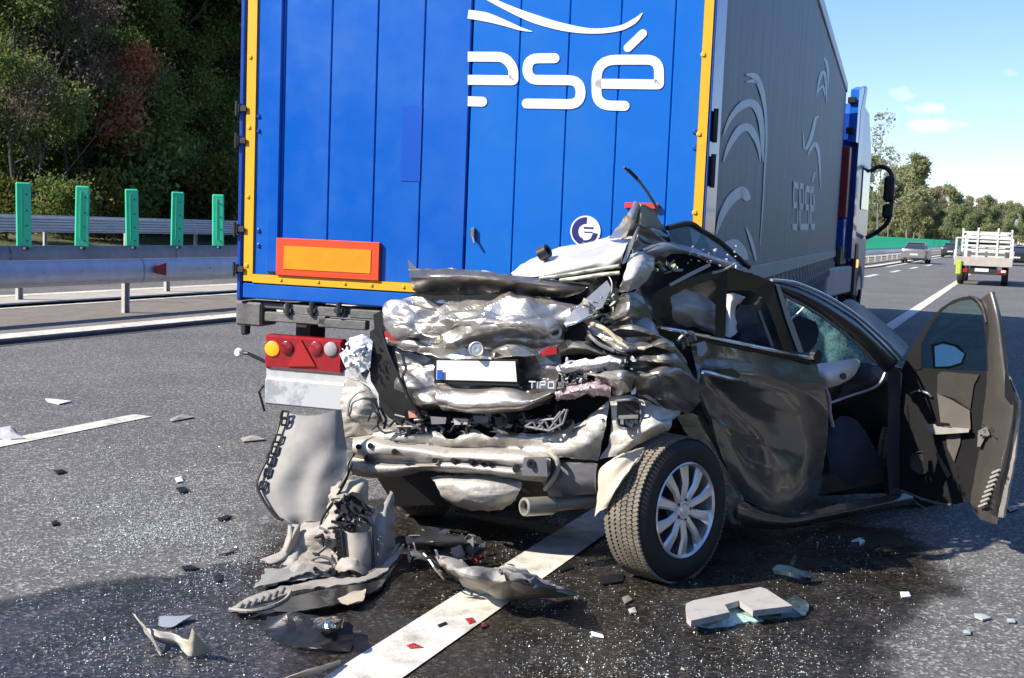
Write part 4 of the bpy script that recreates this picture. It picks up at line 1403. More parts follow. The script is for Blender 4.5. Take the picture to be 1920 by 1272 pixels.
TGL = [[(706, 632, .0), (752, 650, .03), (805, 664, .05), (865, 674, .05), (930, 672, .06), (1000, 666, .06), (1052, 656, .03)],
       [(709, 668, .02), (755, 680, .05), (808, 690, .06), (868, 696, .05), (930, 696, .05), (1000, 694, .05), (1050, 688, .05)],
       [(716, 700, .03), (760, 712, .10), (815, 718, .07), (872, 722, .06), (932, 722, .06), (1000, 718, .06), (1046, 712, .06)],
       [(728, 728, .02), (765, 738, .10), (820, 733, .09), (876, 738, .10), (935, 740, .10), (998, 736, .11), (1042, 728, .08)],
       [(742, 752, .04), (772, 764, .10), (825, 756, .17), (880, 760, .18), (935, 760, .17), (990, 756, .17), (1036, 744, .12)],
       [(752, 766, .0), (785, 776, .02), (831, 771, .05), (884, 773, .05), (940, 772, .05), (985, 770, .05), (1028, 756, .03)]]
patch('tailgate_lower', car, M_CRUSHD, TGL, .012, 6, 7, 120, 64, .003, fac=.040, fs=.11, sharp=9)
SPO = [[(765, 507, .10), (801, 505, .08), (854, 503, .06), (907, 507, .05), (960, 514, .05), (1016, 520, .03), (1062, 527, .0), (1112, 530, -.05)],
       [(769, 520, .16), (802, 522, .13), (854, 520, .12), (907, 522, .10), (960, 528, .10), (1014, 534, .08), (1058, 538, .05), (1102, 538, .0)],
       [(772, 534, .10), (798, 541, .02), (846, 542, .0), (896, 540, .0), (950, 543, .01), (1006, 548, .01), (1056, 550, .0), (1096, 546, .0)],
       [(774, 544, .0), (795, 553, -.02), (838, 556, -.04), (888, 554, -.04), (942, 554, -.03), (998, 556, -.03), (1052, 557, -.02), (1088, 551, .0)]]
patch('tailgate_spoiler', car, M_CRUSHD, SPO, .006, 5, 11, 90, 26, .004, fac=.022, fs=.12, sharp=9)
plate('black_edge_strip', car, M_BLACK, [(694, 622, .06), (706, 614, .07), (716, 616, .07), (720, 640, .07), (731, 678, .08), (754, 722, .09), (773, 760, .09), (788, 784, .07), (748, 785, .06), (716, 750, .06), (695, 714, .06), (691, 669, .06)], .03)
hose('seal', car, M_BLACK, [(716, 618, .10), (726, 655, .11), (745, 700, .12), (768, 748, .12), (792, 786, .10)], .008)
plate('broken_spike', car, M_TRIMG, [(764, 486, .05), (772, 494, .05), (784, 506, .04), (768, 507, .05)], .01)
patch('tailgate_shelf', car, M_CRUSH, [[(812, 716, .09), (850, 722, .10), (905, 724, .10), (960, 724, .10), (1000, 733, .06), (1040, 733, .04)],
      [(815, 728, .15), (852, 734, .16), (906, 736, .16), (960, 735, .16), (1002, 739, .13), (1038, 736, .10)],
      [(818, 748, .19), (854, 754, .20), (908, 756, .20), (958, 754, .20), (998, 750, .19), (1032, 738, .16)],
      [(824, 764, .17), (858, 768, .18), (908, 769, .18), (955, 768, .18), (992, 763, .17), (1026, 750, .13)],
      [(830, 772, .08), (862, 775, .08), (908, 776, .08), (952, 774, .08), (985, 770, .08), (1020, 758, .06)]], .01, 6, 8, 100, 40, .003, fac=.020, fs=.10, sharp=9)
# number plate: blank white face, blue band, black holder
pl = [(819, 676, .16), (966, 678, .17), (969, 716, .16), (818, 712, .15)]
plate('plate_holder', car, M_BLACK, [(814, 673, .148), (971, 674, .155), (974, 724, .148), (814, 719, .142)], .03)
holder = [o for o in car.children if o.name.startswith('plate_holder')][0]
plate('number_plate', holder, mat('plate_face', (.80, .80, .79), .45), pl, .008)
plate('blue_band', holder, mat('band_blue', (.03, .10, .45), .4), [(819.5, 694, .168), (830, 694.2, .168), (830, 712.2, .163), (819, 711.7, .163)], .003)
# badge and model lettering on the tailgate
def emb(cx, cy, d):
    q = B(cx, cy, d)
    n = (EYE - q).normalized()
    return MB().lathe([(-.03, 0), (-.03, .034), (.004, .036), (.009, .031), (.004, .026), (.007, .012), (.002, 0)], q, n, 28)
emb(893, 655, .20).build('badge', mat('badge_face', (.70, .69, .66), .35, .6), car, smooth=True)
def tl(pts, w=4.5):
    return [((992 + x), (717 + y)) for x, y in pts]
let = {'T': [[(0, 0), (12, .5)], [(6, .3), (5.5, 13)]], 'I': [[(16, 0), (15.5, 13)]], 'P': [[(20.5, 13), (21, 0)], [(21, .3), (30, .6)], [(30, .6), (30, 6.5)], [(30, 6.5), (21, 6.5)]],
       'O': [[(36, 1), (46, 1.3)], [(46, 1.3), (45.6, 13)], [(45.6, 13), (35.6, 12.7)], [(35.6, 12.7), (36, 1)]]}
for ch, sts in let.items():
    mb = MB()
    for st in sts:
        mb.tube([B(992 + x * 1.02, 716 + y * .95, .165) for x, y in st], .0036, 6)
    mb.build('badge_letter', mat('badge_silver', (.75, .75, .74), .3, .3), car)
# --- left side: shattered lamp, wheel house
for i, sh in enumerate(([(656, 634, .05), (680, 627, .08), (699, 639, .06), (697, 660, .09), (672, 662, .12), (648, 655, .08)],
                        [(636, 664, .04), (648, 655, .09), (672, 662, .12), (664, 684, .13), (648, 690, .07)],
                        [(672, 662, .125), (697, 660, .09), (694, 690, .10), (676, 700, .13), (664, 684, .13)],
                        [(648, 691, .06), (664, 685, .12), (676, 701, .12), (690, 720, .06), (668, 711, .07)],
                        [(660, 642, .11), (684, 640, .14), (690, 650, .13), (668, 654, .15)], [(655, 668, .13), (674, 672, .16), (668, 680, .15)])):
    plate('lamp_shard', car, M_CLEAR, sh, .006)
plate('lamp_reflector', car, mat('reflector_silver', (.6, .62, .64), .25, .8, bump=.4, bscale=30), [(652, 640, .03), (692, 636, .03), (696, 690, .04), (686, 714, .03), (660, 704, .03), (642, 674, .03)], .02)
rubble('lamp_splinters', M_CLEAR, 22, 640, 698, 634, 712, .10, .17, .008, .035, 44)
rubble('lamp_rubble', M_TRIMG, 10, 655, 695, 645, 690, .12, .16, .01, .04, 45)
patch('left_wheel_house', car, M_BARE, [[(650, 706, .0), (672, 716, .03), (692, 726, .03), (708, 745, .02)], [(642, 745, .02), (668, 752, .10), (692, 760, .08), (712, 765, .02)],
      [(637, 788, .02), (664, 790, .09), (692, 790, .06), (740, 792, .02)], [(638, 822, .0), (666, 822, .02), (696, 812, .02), (750, 808, .0)]], .006, 9, 6, 50, 50, fac=.03, fs=.09, sharp=9)
hose('pressed_rib', car, M_BEAM, [(652, 780, .10), (655, 755, .11), (668, 738, .11), (684, 732, .09)], .007)
plate('red_trim', car, M_REDL, [(720, 622, .11), (740, 632, .12), (752, 640, .12), (738, 640, .12), (722, 632, .11)], .012)  # red lens-coloured sliver beside the black edge strip
plate('red_lens_shard', car, M_REDL, [(1012, 660, .14), (1026, 652, .14), (1045, 650, .13), (1043, 664, .13), (1018, 668, .14)], .012)

# --- black rubble between tailgate and rear panel
RND = random.Random(21)
rubble('black_rubble', M_BLACK, 110, 735, 1060, 775, 812, -.05, .09, .02, .10, 1)
rubble('grey_rubble', M_TRIMG, 34, 760, 1060, 778, 810, .02, .10, .02, .07, 2)
rubble('metal_rubble', M_BEAM, 16, 760, 1060, 780, 812, .02, .09, .02, .06, 8)
for i, (x, y, w, h, mt) in enumerate(((822, 788, 30, 14, M_TRIMG), (864, 790, 28, 12, M_BEAM), (902, 786, 30, 14, M_TRIMG), (940, 790, 26, 16, M_BLACK), (776, 777, 22, 12, mat('pale_red_plastic', (.5, .22, .18), .5)))):
    plate('broken_bracket', car, mt, [(x - w / 2, y - h / 2, .09), (x + w / 2, y - h / 2 + 2, .10), (x + w / 2 - 2, y + h / 2, .10), (x - w / 2 + 2, y + h / 2 + 1, .09)], .04)
latt = MB()
for a, b in (((985, 800), (1000, 790)), ((1000, 790), (1006, 806)), ((1006, 806), (1022, 788)), ((1022, 788), (1030, 806)), ((1030, 806), (1048, 782)), ((1048, 782), (1060, 768)), ((985, 800), (1030, 808)), ((1030, 808), (1056, 794)), ((1056, 794), (1064, 768)),
             ((986, 790), (1040, 786)), ((1040, 786), (1052, 772)), ((1020, 806), (1010, 790)), ((1044, 800), (1036, 788)), ((1052, 794), (1050, 776))):
    latt.tube([B(*a, .12), B(*b, .12)], .0065, 5)
latt.build('lattice_bracket', M_TRIMG, car)
latt = MB()
for a, b in (((708, 770), (716, 792)), ((716, 792), (730, 800)), ((730, 800), (742, 786)), ((742, 786), (760, 804)), ((712, 764), (724, 786)), ((724, 786), (720, 804)), ((745, 800), (775, 800)), ((760, 790), (790, 806))):
    latt.tube([B(*a, .10), B(*b, .10)], .007, 5)
latt.build('lattice_bracket', M_BLACK, car)
hose('loose_wire', car, M_BLACK, [(700, 756, .12), (712, 778, .13), (708, 798, .12), (722, 812, .12), (745, 806, .12)], .005)
hose('loose_wire', car, M_BLACK, [(690, 790, .12), (700, 770, .13), (712, 790, .13), (698, 806, .12)], .004)

# --- rear panel and floor
RPN = [[(700, 806, -.02), (752, 806, .02), (809, 806, .03), (846, 824, .06), (884, 805, .03), (922, 821, .06), (940, 809, .04), (997, 812, .04), (1050, 808, .03), (1092, 790, .02), (1142, 752, .02)],
       [(700, 816, .04), (752, 820, .05), (809, 817, .06), (846, 832, .05), (884, 820, .06), (922, 830, .05), (945, 822, .06), (997, 824, .06), (1050, 822, .06), (1092, 812, .08), (1138, 790, .06)],
       [(700, 828, .02), (752, 834, .0), (809, 832, .02), (846, 838, .02), (884, 834, .02), (922, 840, .02), (950, 838, .02), (997, 838, .04), (1050, 842, .08), (1090, 838, .12), (1130, 826, .06)],
       [(705, 840, -.02), (752, 846, -.02), (809, 850, -.02), (846, 852, -.02), (884, 852, .0), (922, 854, .02), (955, 856, .02), (997, 856, .04), (1045, 858, .06), (1085, 864, .06), (1122, 866, .02)]]
patch('rear_panel', car, M_BARE, RPN, .008, 8, 9, 120, 44, .003, fac=.030, fs=.09, sharp=9)
plate('panel_hole', car, M_DARK, [(1058, 790, .10), (1074, 786, .10), (1079, 798, .10), (1072, 810, .11), (1056, 812, .11), (1050, 802, .11)], .004)
BM = [[(664, 818, .0), (707, 816, .02), (771, 828, .0), (846, 835, .0), (915, 838, .0), (982, 842, .0), (1030, 852, -.02)],
      [(662, 830, .10), (707, 830, .12), (771, 842, .10), (846, 846, .10), (915, 848, .10), (982, 852, .10), (1032, 862, .06)],
      [(660, 846, .12), (708, 850, .14), (772, 860, .09), (846, 858, .13), (915, 862, .13), (980, 868, .12), (1032, 874, .08)],
      [(658, 858, .07), (710, 864, .08), (774, 868, .05), (846, 866, .09), (915, 870, .08), (980, 878, .09), (1032, 882, .06)],
      [(658, 868, .11), (712, 874, .13), (776, 874, .10), (846, 872, .14), (915, 878, .13), (980, 886, .13), (1030, 890, .08)],
      [(657, 880, .10), (714, 890, .12), (780, 880, .08), (846, 880, .12), (915, 886, .12), (978, 894, .11), (1026, 898, .06)],
      [(660, 890, .0), (716, 899, .02), (784, 886, .0), (846, 886, .02), (915, 892, .02), (976, 899, .0), (1024, 902, -.02)]]
patch('bumper_beam', car, M_BEAM, BM, .006, 6, 13, 100, 50, .005, fac=.012, fs=.10, sharp=30)
beam = [o for o in car.children if o.name.startswith('bumper_beam')][0]
hb = MB()
for x, y, r in ((815, 864, .013), (850, 864, .013), (882, 866, .012), (900, 866, .010), (915, 868, .010), (967, 880, .016), (672, 838, .014), (694, 836, .014), (688, 860, .016), (740, 848, .016)):
    q = B(x, y, .155)
    hb.lathe([(0, 0), (0, r), (-.05, r), (-.05, 0)], q, (EYE - q).normalized(), 12)
hb.build('bolt_holes', M_DARK, beam)['kind'] = 'stuff'
plate('tow_box', car, M_TRIMG, [(982, 858, .20), (1024, 857, .20), (1027, 894, .19), (978, 892, .19)], .12)
q = B(996, 870, .205)
MB().lathe([(0, 0), (.0, .022), (.006, .02), (.006, .008), (0, .006)], q, (EYE - q).normalized(), 16).build('tow_plug', M_BLACK, car)
hose('bent_bracket', car, M_BEAM, [(1030, 850, .06), (1044, 862, .08), (1046, 880, .08), (1036, 902, .06), (1022, 918, .03)], .012)
for x, y in ((862, 912), (955, 910)):
    hose('hanger_rod', car, M_BEAM, [(x, y, .05), (x + 3, y + 12, .06), (x + 2, y + 22, .05)], .006)
MF = [[(806, 892, .0), (860, 894, .02), (914, 893, .02), (972, 896, .0)], [(815, 905, .06), (862, 904, .10), (914, 905, .10), (978, 908, .04)],
      [(822, 922, .08), (866, 924, .12), (918, 925, .12), (974, 922, .06)], [(832, 938, .05), (878, 946, .08), (926, 948, .08), (966, 938, .03)], [(850, 948, -.06), (885, 956, -.04), (930, 958, -.04), (958, 948, -.06)]]
patch('silencer', car, M_BARE, MF, .006, 7, 15, 60, 40, .004, fac=.022, fs=.10, sharp=9)
patch('underbody_panel', car, M_TRIMG, [[(1020, 880, .0), (1060, 868, .03), (1120, 868, .03)], [(1018, 905, .0), (1064, 900, .03), (1118, 900, .02)], [(1030, 932, -.05), (1070, 930, -.02), (1118, 926, -.02)]], .012, 8, 16, 30, 20)
tip = B(982, 951, .16); e = B(1034, 948, .02); e2 = B(1122, 938, -.10)
ax = (e - tip)
MB().lathe([(0, .031), (-.0, .041), (.004, .044), (ax.length, .044), (ax.length, .030), (.004, .030)], tip, ax, 28, True).build('exhaust_tip', mat('exhaust_metal', (.46, .43, .36), .4, .6, vary=.2, vscale=8), car, smooth=True)
MB().lathe([(.03, 0), (.03, .031)], tip, ax, 20).build('exhaust_bore', M_DARK, car)
MB().tube([e - ax * .1, e2], .031, 16).build('exhaust_pipe', mat('exhaust_pipe', (.24, .215, .17), .5, .5, vary=.3, vscale=8), car, smooth=True)

# --- right rear: lamp remains and crushed quarter
patch('right_lamp', car, M_CLEAR, [[(1044, 684, .10), (1080, 676, .14), (1120, 670, .14), (1152, 668, .12), (1176, 666, .08)], [(1044, 692, .13), (1082, 686, .18), (1120, 682, .18), (1150, 680, .16), (1172, 682, .1)], [(1050, 700, .10), (1086, 698, .13), (1122, 696, .13), (1148, 696, .10), (1164, 696, .08)]], .022, 22, 17, 60, 22, .005, jag=.010)
patch('lamp_ledge', car, M_CRUSH, [[(1046, 650, .04), (1070, 636, .05), (1104, 640, .06), (1139, 664, .04)], [(1046, 660, .08), (1074, 652, .14), (1106, 656, .13), (1142, 670, .08)], [(1050, 672, .02), (1080, 668, .03), (1110, 668, .03), (1146, 674, .03)]], .006, 8, 18, 50, 30, fac=.025, fs=.08, sharp=9)
patch('lamp_sheet', car, M_CRUSH, [[(1092, 694, .14), (1130, 698, .18), (1166, 694, .18), (1186, 697, .14)], [(1106, 702, .17), (1136, 710, .22), (1168, 710, .22), (1192, 706, .16)], [(1126, 712, .12), (1142, 724, .15), (1170, 726, .16), (1190, 718, .12)], [(1136, 724, .05), (1146, 738, .08), (1168, 738, .1), (1186, 730, .06)]], .008, 10, 19, 50, 34, fac=.03, fs=.07, sharp=9)
patch('lamp_shards', car, M_PINK, [[(1040, 736, .08), (1066, 726, .12), (1094, 719, .13), (1120, 717, .14), (1140, 722, .12)], [(1041, 745, .11), (1068, 738, .15), (1096, 731, .17), (1122, 728, .17), (1142, 731, .14)], [(1046, 753, .08), (1076, 746, .10), (1100, 740, .11), (1124, 737, .11), (1142, 737, .1)]], .022, 20, 20, 50, 20, .005, jag=.012)
rubble('lamp_rubble', M_TRIMG, 46, 1042, 1100, 698, 728, .04, .13, .01, .06, 3)
rubble('lamp_splinters', M_CLEAR, 30, 1045, 1190, 672, 740, .1, .2, .008, .035, 4)
rubble('lamp_rubble_black', M_BLACK, 40, 1135, 1190, 660, 696, .02, .12, .01, .06, 5)
QTR = [[(1134, 606, -.05), (1160, 599, -.02), (1190, 597, .0), (1218, 604, .0), (1240, 622, -.04)],
       [(1140, 620, .06), (1168, 618, .09), (1200, 622, .10), (1232, 628, .06), (1256, 640, .0)],
       [(1150, 634, .01), (1178, 638, -.04), (1212, 636, -.05), (1242, 636, .0), (1266, 656, .02)],
       [(1160, 646, .10), (1186, 648, .12), (1222, 648, .14), (1252, 648, .12), (1276, 672, .03)],
       [(1166, 660, .05), (1192, 660, .03), (1226, 658, .0), (1256, 660, .06), (1284, 688, .03)],
       [(1174, 674, .12), (1198, 674, .14), (1230, 672, .10), (1262, 676, .12), (1292, 702, .04)],
       [(1180, 688, .06), (1204, 688, .03), (1236, 684, .02), (1268, 690, .10), (1298, 712, .04)],
       [(1186, 704, .12), (1212, 704, .15), (1244, 700, .15), (1272, 706, .12), (1306, 720, .03)],
       [(1192, 724, .03), (1222, 728, .04), (1252, 728, .05), (1282, 734, .07), (1312, 732, .02)],
       [(1200, 746, -.02), (1232, 754, .0), (1260, 756, .02), (1288, 760, .04), (1310, 752, .02)],
       [(1210, 752, -.06), (1240, 768, -.06), (1266, 774, -.04), (1292, 778, -.01), (1306, 768, .0)]]
patch('rear_quarter', car, mat('crushed_paint_mid', (.38, .36, .325), .36, .76, col2=(.20, .185, .165), vscale=6, c2lo=.48, c2hi=.74, coat=.35, bump=.08, bscale=50, rvary=.1), QTR, .012, 9, 23, 100, 120, .003, QB, fac=.045, fs=.10, sharp=9)  # in-between copy of the car paint, lightened for its sunlit folds
patch('quarter_fold', car, M_CRUSH, [[(1098, 612, .06), (1112, 606, .08), (1130, 610, .08)], [(1112, 628, .10), (1140, 634, .12), (1170, 640, .10)], [(1140, 650, .08), (1165, 654, .13), (1200, 652, .12)], [(1156, 662, .04), (1180, 663, .08), (1206, 660, .08)]], .008, 10, 25, 40, 40, fac=.035, fs=.08, sharp=9)
hose('torn_strip', car, mat('sealant', (.48, .40, .27), .7, vary=.3, vscale=14), [(1106, 606, .12), (1136, 618, .15), (1160, 640, .16), (1178, 656, .14)], .010)
hose('torn_strip', car, M_BLACK, [(1094, 606, .11), (1112, 632, .13), (1140, 652, .14), (1180, 664, .14)], .008)
hose('torn_strip', car, M_TRIMG, [(1104, 628, .14), (1124, 646, .16), (1152, 658, .16)], .009)
plate('quarter_gap', car, M_DARK, [(1066, 590, .0), (1110, 580, .02), (1122, 606, .02), (1108, 640, .02), (1060, 636, .02)], .01)
# grey splinter leaning across the tailgate and torn foam behind it
plate('grey_splinter', car, mat('splinter_grey', (.36, .38, .42), .4, .2, vary=.15, vscale=9), [(1057, 606, .16), (1076, 580, .16), (1138, 526, .06), (1146, 540, .06), (1130, 576, .1), (1092, 600, .16), (1062, 614, .18)], .014)
rubble('torn_foam', M_GREENG, 46, 1108, 1152, 556, 606, .0, .09, .008, .045, 6)
hose('wire', car, M_AIRB, [(1140, 516, .05), (1147, 530, .07), (1146, 548, .06), (1136, 560, .05)], .003)
hose('torn_strip', car, M_CHROME, [(1062, 612, .18), (1084, 604, .19), (1112, 592, .15)], .004)
rubble('hinge_scrap', M_BEAM, 9, 1098, 1118, 560, 590, .12, .18, .02, .05, 7)
MB().lathe([(-.03, .020), (-.03, .032), (.01, .034), (.012, .020)], B(1040, 622, .12), (EYE - B(1040, 622, .12)).normalized(), 20, True).build('hinge_eye', M_BEAM, car)

# --- arch panel with the air vent, flap of wheel liner
ARCH = [[(1142, 744, .02), (1170, 742, .03), (1203, 746, .03), (1240, 764, .03), (1272, 778, .03)],
        [(1146, 772, .05), (1172, 772, .06), (1204, 776, .07), (1232, 786, .07), (1264, 786, .05)],
        [(1146, 800, .04), (1172, 806, .06), (1200, 806, .10), (1226, 798, .11), (1257, 794, .07)],
        [(1140, 832, .04), (1164, 832, .07), (1190, 824, .10), (1220, 810, .09), (1250, 802, .04)],
        [(1124, 862, .02), (1148, 856, .04), (1176, 844, .05), (1208, 828, .04), (1244, 808, -.02)]]
patch('arch_panel', car, M_BARE, ARCH, .006, 7, 27, 64, 54, .003, QB, fac=.030, fs=.10, sharp=9)
plate('air_vent', car, M_BLACK, [(1157, 752, .125), (1196, 752, .13), (1201, 766, .13), (1198, 796, .13), (1184, 803, .125), (1162, 802, .12), (1156, 790, .12)], .02)
vent = [o for o in car.children if o.name.startswith('air_vent')][0]
hose('vent_frame', vent, M_TRIMG, [(1157, 752, .135), (1178, 750, .14), (1197, 752, .14), (1202, 770, .14), (1198, 796, .14), (1182, 803, .135), (1162, 802, .13), (1156, 784, .13)], .006)
for i in range(4):
    x = 1163 + i * 9
    plate('vent_flap', vent, M_TRIMG, [(x, 787, .14), (x + 6, 787, .14), (x + 6, 796, .14), (x, 796, .14)], .008)
plate('vent_bar', vent, M_BEAM, [(1160, 779, .14), (1197, 778, .14), (1196, 785, .14), (1160, 786, .14)], .01)
plate('trim_strip', car, M_BEAM, [(1203, 742, .13), (1212, 740, .13), (1276, 772, .10), (1274, 780, .10), (1262, 776, .11)], .012)
patch('wheel_liner', car, M_BLACK, [[(1124, 866, -.06), (1176, 846, .0), (1240, 806, .0), (1290, 800, .02)], [(1128, 880, -.1), (1184, 856, -.10), (1246, 822, -.12), (1310, 830, -.10)], [(1140, 940, -.2), (1190, 890, -.25), (1250, 850, -.28), (1340, 880, -.2)]], .006, 6, 28, 24, 16)
patch('liner_flap', car, mat('liner_cream', (.56, .49, .38), .8, vary=.10, vscale=6, bump=.1, bscale=40), [[(1172, 852, .16), (1192, 845, .16), (1210, 838, .14)], [(1127, 876, .17), (1160, 872, .20), (1196, 860, .18)], [(1122, 920, .18), (1144, 914, .20), (1168, 898, .20)], [(1116, 970, .18), (1126, 960, .19), (1138, 950, .19)]], .006, 6, 29, 24, 30, .006)

# --- dogleg behind the door, sill, rear door
patch('dogleg_panel', car, M_PAINT_C, [[(1268, 782, .04), (1300, 776, .03), (1326, 792, .0)], [(1298, 830, .05), (1326, 820, .03), (1348, 832, -.01)], [(1334, 880, .05), (1354, 880, .03), (1374, 888, .0)], [(1352, 928, .05), (1374, 930, .03), (1393, 934, .0)], [(1362, 972, .02), (1374, 982, .03), (1390, 986, .02)]], .010, 6, 31, 24, 40)
DRR = [[(1288, 628, -.02), (1330, 636, .0), (1370, 645, .01), (1412, 653, .01), (1450, 660, .01), (1490, 668, .01), (1530, 677, .0)],
       [(1298, 660, -.06), (1335, 668, .01), (1374, 676, .02), (1414, 684, .03), (1453, 691, .03), (1494, 699, .03), (1537, 704, .02)],
       [(1306, 692, -.04), (1340, 700, .03), (1378, 708, .05), (1418, 716, .05), (1456, 722, .05), (1500, 729, .05), (1546, 735, .04)],
       [(1314, 728, .04), (1346, 734, -.04), (1384, 744, -.02), (1422, 750, .0), (1460, 756, .02), (1506, 764, .04), (1551, 772, .04)],
       [(1324, 768, .06), (1354, 772, -.02), (1390, 784, -.08), (1426, 792, -.07), (1464, 800, -.03), (1508, 808, .02), (1552, 816, .04)],
       [(1340, 812, .05), (1366, 816, .04), (1398, 826, -.04), (1432, 836, -.09), (1470, 844, -.05), (1510, 850, .02), (1546, 858, .03)],
       [(1356, 858, .04), (1382, 862, .05), (1410, 872, .02), (1442, 880, -.02), (1476, 888, .0), (1510, 892, .03), (1540, 892, .02)],
       [(1376, 904, .02), (1398, 908, .04), (1424, 918, .04), (1454, 926, .03), (1484, 930, .04), (1510, 926, .03), (1535, 916, .01)],
       [(1394, 940, .0), (1412, 946, .02), (1436, 955, .03), (1464, 961, .03), (1488, 957, .03), (1510, 946, .02), (1530, 932, .0)]]
patch('rear_door', car, M_PAINT_C, DRR, .004, 3.5, 33, 100, 100, .02, jag=.002, fac=.020, fs=.26, sharp=16)
rdoor = [o for o in car.children if o.name.startswith('rear_door')][0]
hd = MB().tube(spline([B(x, y, d) for x, y, d in ((1314, 697, .05), (1330, 700, .075), (1355, 707, .085), (1380, 713, .08), (1403, 717, .045))], 14), [.010, .012, .013, .013, .013, .012, .012, .012, .012, .012, .012, .011, .010, .007], 8)
hd.build('handle', M_CHROME, rdoor, smooth=True)
plate('handle_cup', rdoor, M_DKP, [(1344, 697, .062), (1372, 690, .06), (1388, 702, .06), (1384, 712, .06), (1350, 706, .062)], .004)
plate('bare_wing', rdoor, mat('pale_blue_scrap', (.33, .38, .43), .5), [(1306, 644, .04), (1322, 640, .05), (1327, 655, .05), (1318, 668, .05), (1308, 668, .04)], .01)
hose('belt_trim', rdoor, M_CHROME, [(1236, 615, .05), (1270, 621, .04), (1306, 628, .04), (1364, 640, .04), (1422, 652, .04), (1480, 664, .035), (1528, 674, .03)], .011, 30)
hose('belt_seal', rdoor, M_BLACK, [(1300, 634, .03), (1364, 647, .03), (1422, 659, .03), (1480, 670, .03), (1527, 681, .03)], .008, 24)
rubble('latch_scrap', mat('torn_latch', (.32, .25, .19), .6, vary=.3), 14, 1276, 1304, 622, 650, .03, .09, .01, .04, 12, rdoor)
hose('torn_strip', car, M_BEAM, [(1270, 640, .08), (1284, 626, .10), (1298, 624, .10), (1304, 638, .08)], .008)
MB().lathe([(-.02, 0), (-.02, .036), (.01, .036), (.012, 0)], B(1531, 669, .03), SIDE_N, 18).build('seal_end', M_BLACK, rdoor)
patch('sill', car, M_PAINT_C, [[(1384, 938, .0), (1430, 956, .0), (1484, 966, .0), (1540, 954, .0), (1600, 940, .0), (1660, 930, .0), (1712, 922, .0)], [(1382, 962, .05), (1430, 976, .05), (1486, 980, .05), (1540, 970, .05), (1600, 958, .05), (1660, 946, .05), (1712, 936, .05)], [(1378, 985, -.02), (1428, 992, -.02), (1486, 990, -.02), (1540, 980, -.02), (1600, 966, -.02), (1660, 954, -.02), (1712, 946, -.02)]], .005, 4, 35, 60, 14, .01)

# --- interior seen through the windows and the open doorway
patch('cabin_lining', car, M_DKP, [[(1215, 478, -.30), (1300, 490, -.34), (1380, 505, -.34), (1450, 530, -.42), (1472, 560, -.50)], [(1215, 560, -.32), (1300, 570, -.38), (1380, 580, -.38), (1450, 610, -.48), (1478, 640, -.52)], [(1225, 700, -.3), (1300, 720, -.38), (1380, 740, -.38), (1450, 760, -.5), (1500, 770, -.55)], [(1300, 900, -.3), (1340, 900, -.38), (1400, 920, -.38), (1460, 930, -.5), (1510, 930, -.55)]], .02, 4, 41, 40, 24, .01)
patch('cabin_lining', car, M_DKP, [[(1470, 668, -.52), (1540, 688, -.60), (1620, 684, -.58), (1690, 690, -.42)], [(1470, 760, -.55), (1540, 770, -.66), (1640, 780, -.64), (1690, 790, -.45)], [(1480, 930, -.55), (1540, 930, -.66), (1640, 925, -.64), (1704, 925, -.42)]], .02, 4, 40, 30, 24, .01)
patch('torn_headliner', car, M_FABRIC, [[(1256, 560, -.14), (1290, 543, -.12), (1320, 556, -.12), (1342, 572, -.14)], [(1258, 586, -.12), (1290, 580, -.06), (1318, 590, -.10), (1342, 600, -.12)], [(1266, 604, -.14), (1292, 604, -.10), (1318, 612, -.08), (1343, 614, -.12)], [(1286, 616, -.16), (1304, 620, -.14), (1322, 624, -.12), (1343, 628, -.14)]], .012, 9, 42, 50, 40, .004, fac=.06, fs=.11, sharp=9)
patch('curtain_airbag', car, M_AIRB, [[(1360, 552, -.20), (1376, 550, -.18), (1398, 558, -.2)], [(1358, 584, -.20), (1372, 580, -.15), (1380, 580, -.2)], [(1358, 630, -.18), (1370, 632, -.15), (1382, 622, -.18)]], .02, 9, 43, 24, 30, .004)
patch('rear_seat', car, M_SEAT, [[(1378, 640, -.22), (1392, 618, -.18), (1420, 606, -.2), (1436, 622, -.24)], [(1378, 652, -.2), (1395, 640, -.12), (1424, 634, -.14), (1442, 640, -.2)], [(1380, 664, -.22), (1400, 664, -.16), (1426, 668, -.16), (1446, 672, -.22)]], .012, 6, 44, 30, 24)
patch('seat_back', car, mat('grey_seat', (.12, .125, .135), .8, vary=.3, vscale=8), [[(1374, 590, -.27), (1392, 572, -.25), (1420, 572, -.27)], [(1378, 606, -.27), (1396, 596, -.22), (1424, 596, -.26)], [(1380, 622, -.27), (1398, 616, -.24), (1430, 620, -.28)]], .03, 9, 45, 30, 24)
# window frames of the rear door, pillars
plate('rear_door_frame', car, M_DKP, [(1362, 503, .03), (1402, 514, .03), (1446, 527, .02), (1456, 540, .02), (1476, 596, .02), (1497, 662, .02), (1468, 655, .02), (1452, 606, .02), (1433, 560, .02), (1407, 545, .02), (1365, 544, .02), (1349, 532, .02)], .04)
plate('window_divider', car, M_DKP, [(1343, 510, .02), (1364, 506, .03), (1360, 636, .03), (1340, 632, .02)], .03)
plate('quarter_frame', car, M_DKP, [(1221, 572, .02), (1228, 556, .02), (1243, 540, .02), (1298, 520, .02), (1342, 506, .02), (1362, 500, .03), (1352, 520, .03), (1300, 536, .02), (1262, 550, .02), (1240, 572, .02), (1236, 600, .02), (1244, 616, .02), (1232, 614, .02)], .03)
plate('pillar_trim_strip', car, mat('lilac_grey_trim', (.42, .38, .40), .5, .2), [(1254, 533, .06), (1290, 513, .06), (1331, 493, .05), (1333, 499, .05), (1296, 518, .06), (1258, 537, .06)], .008)
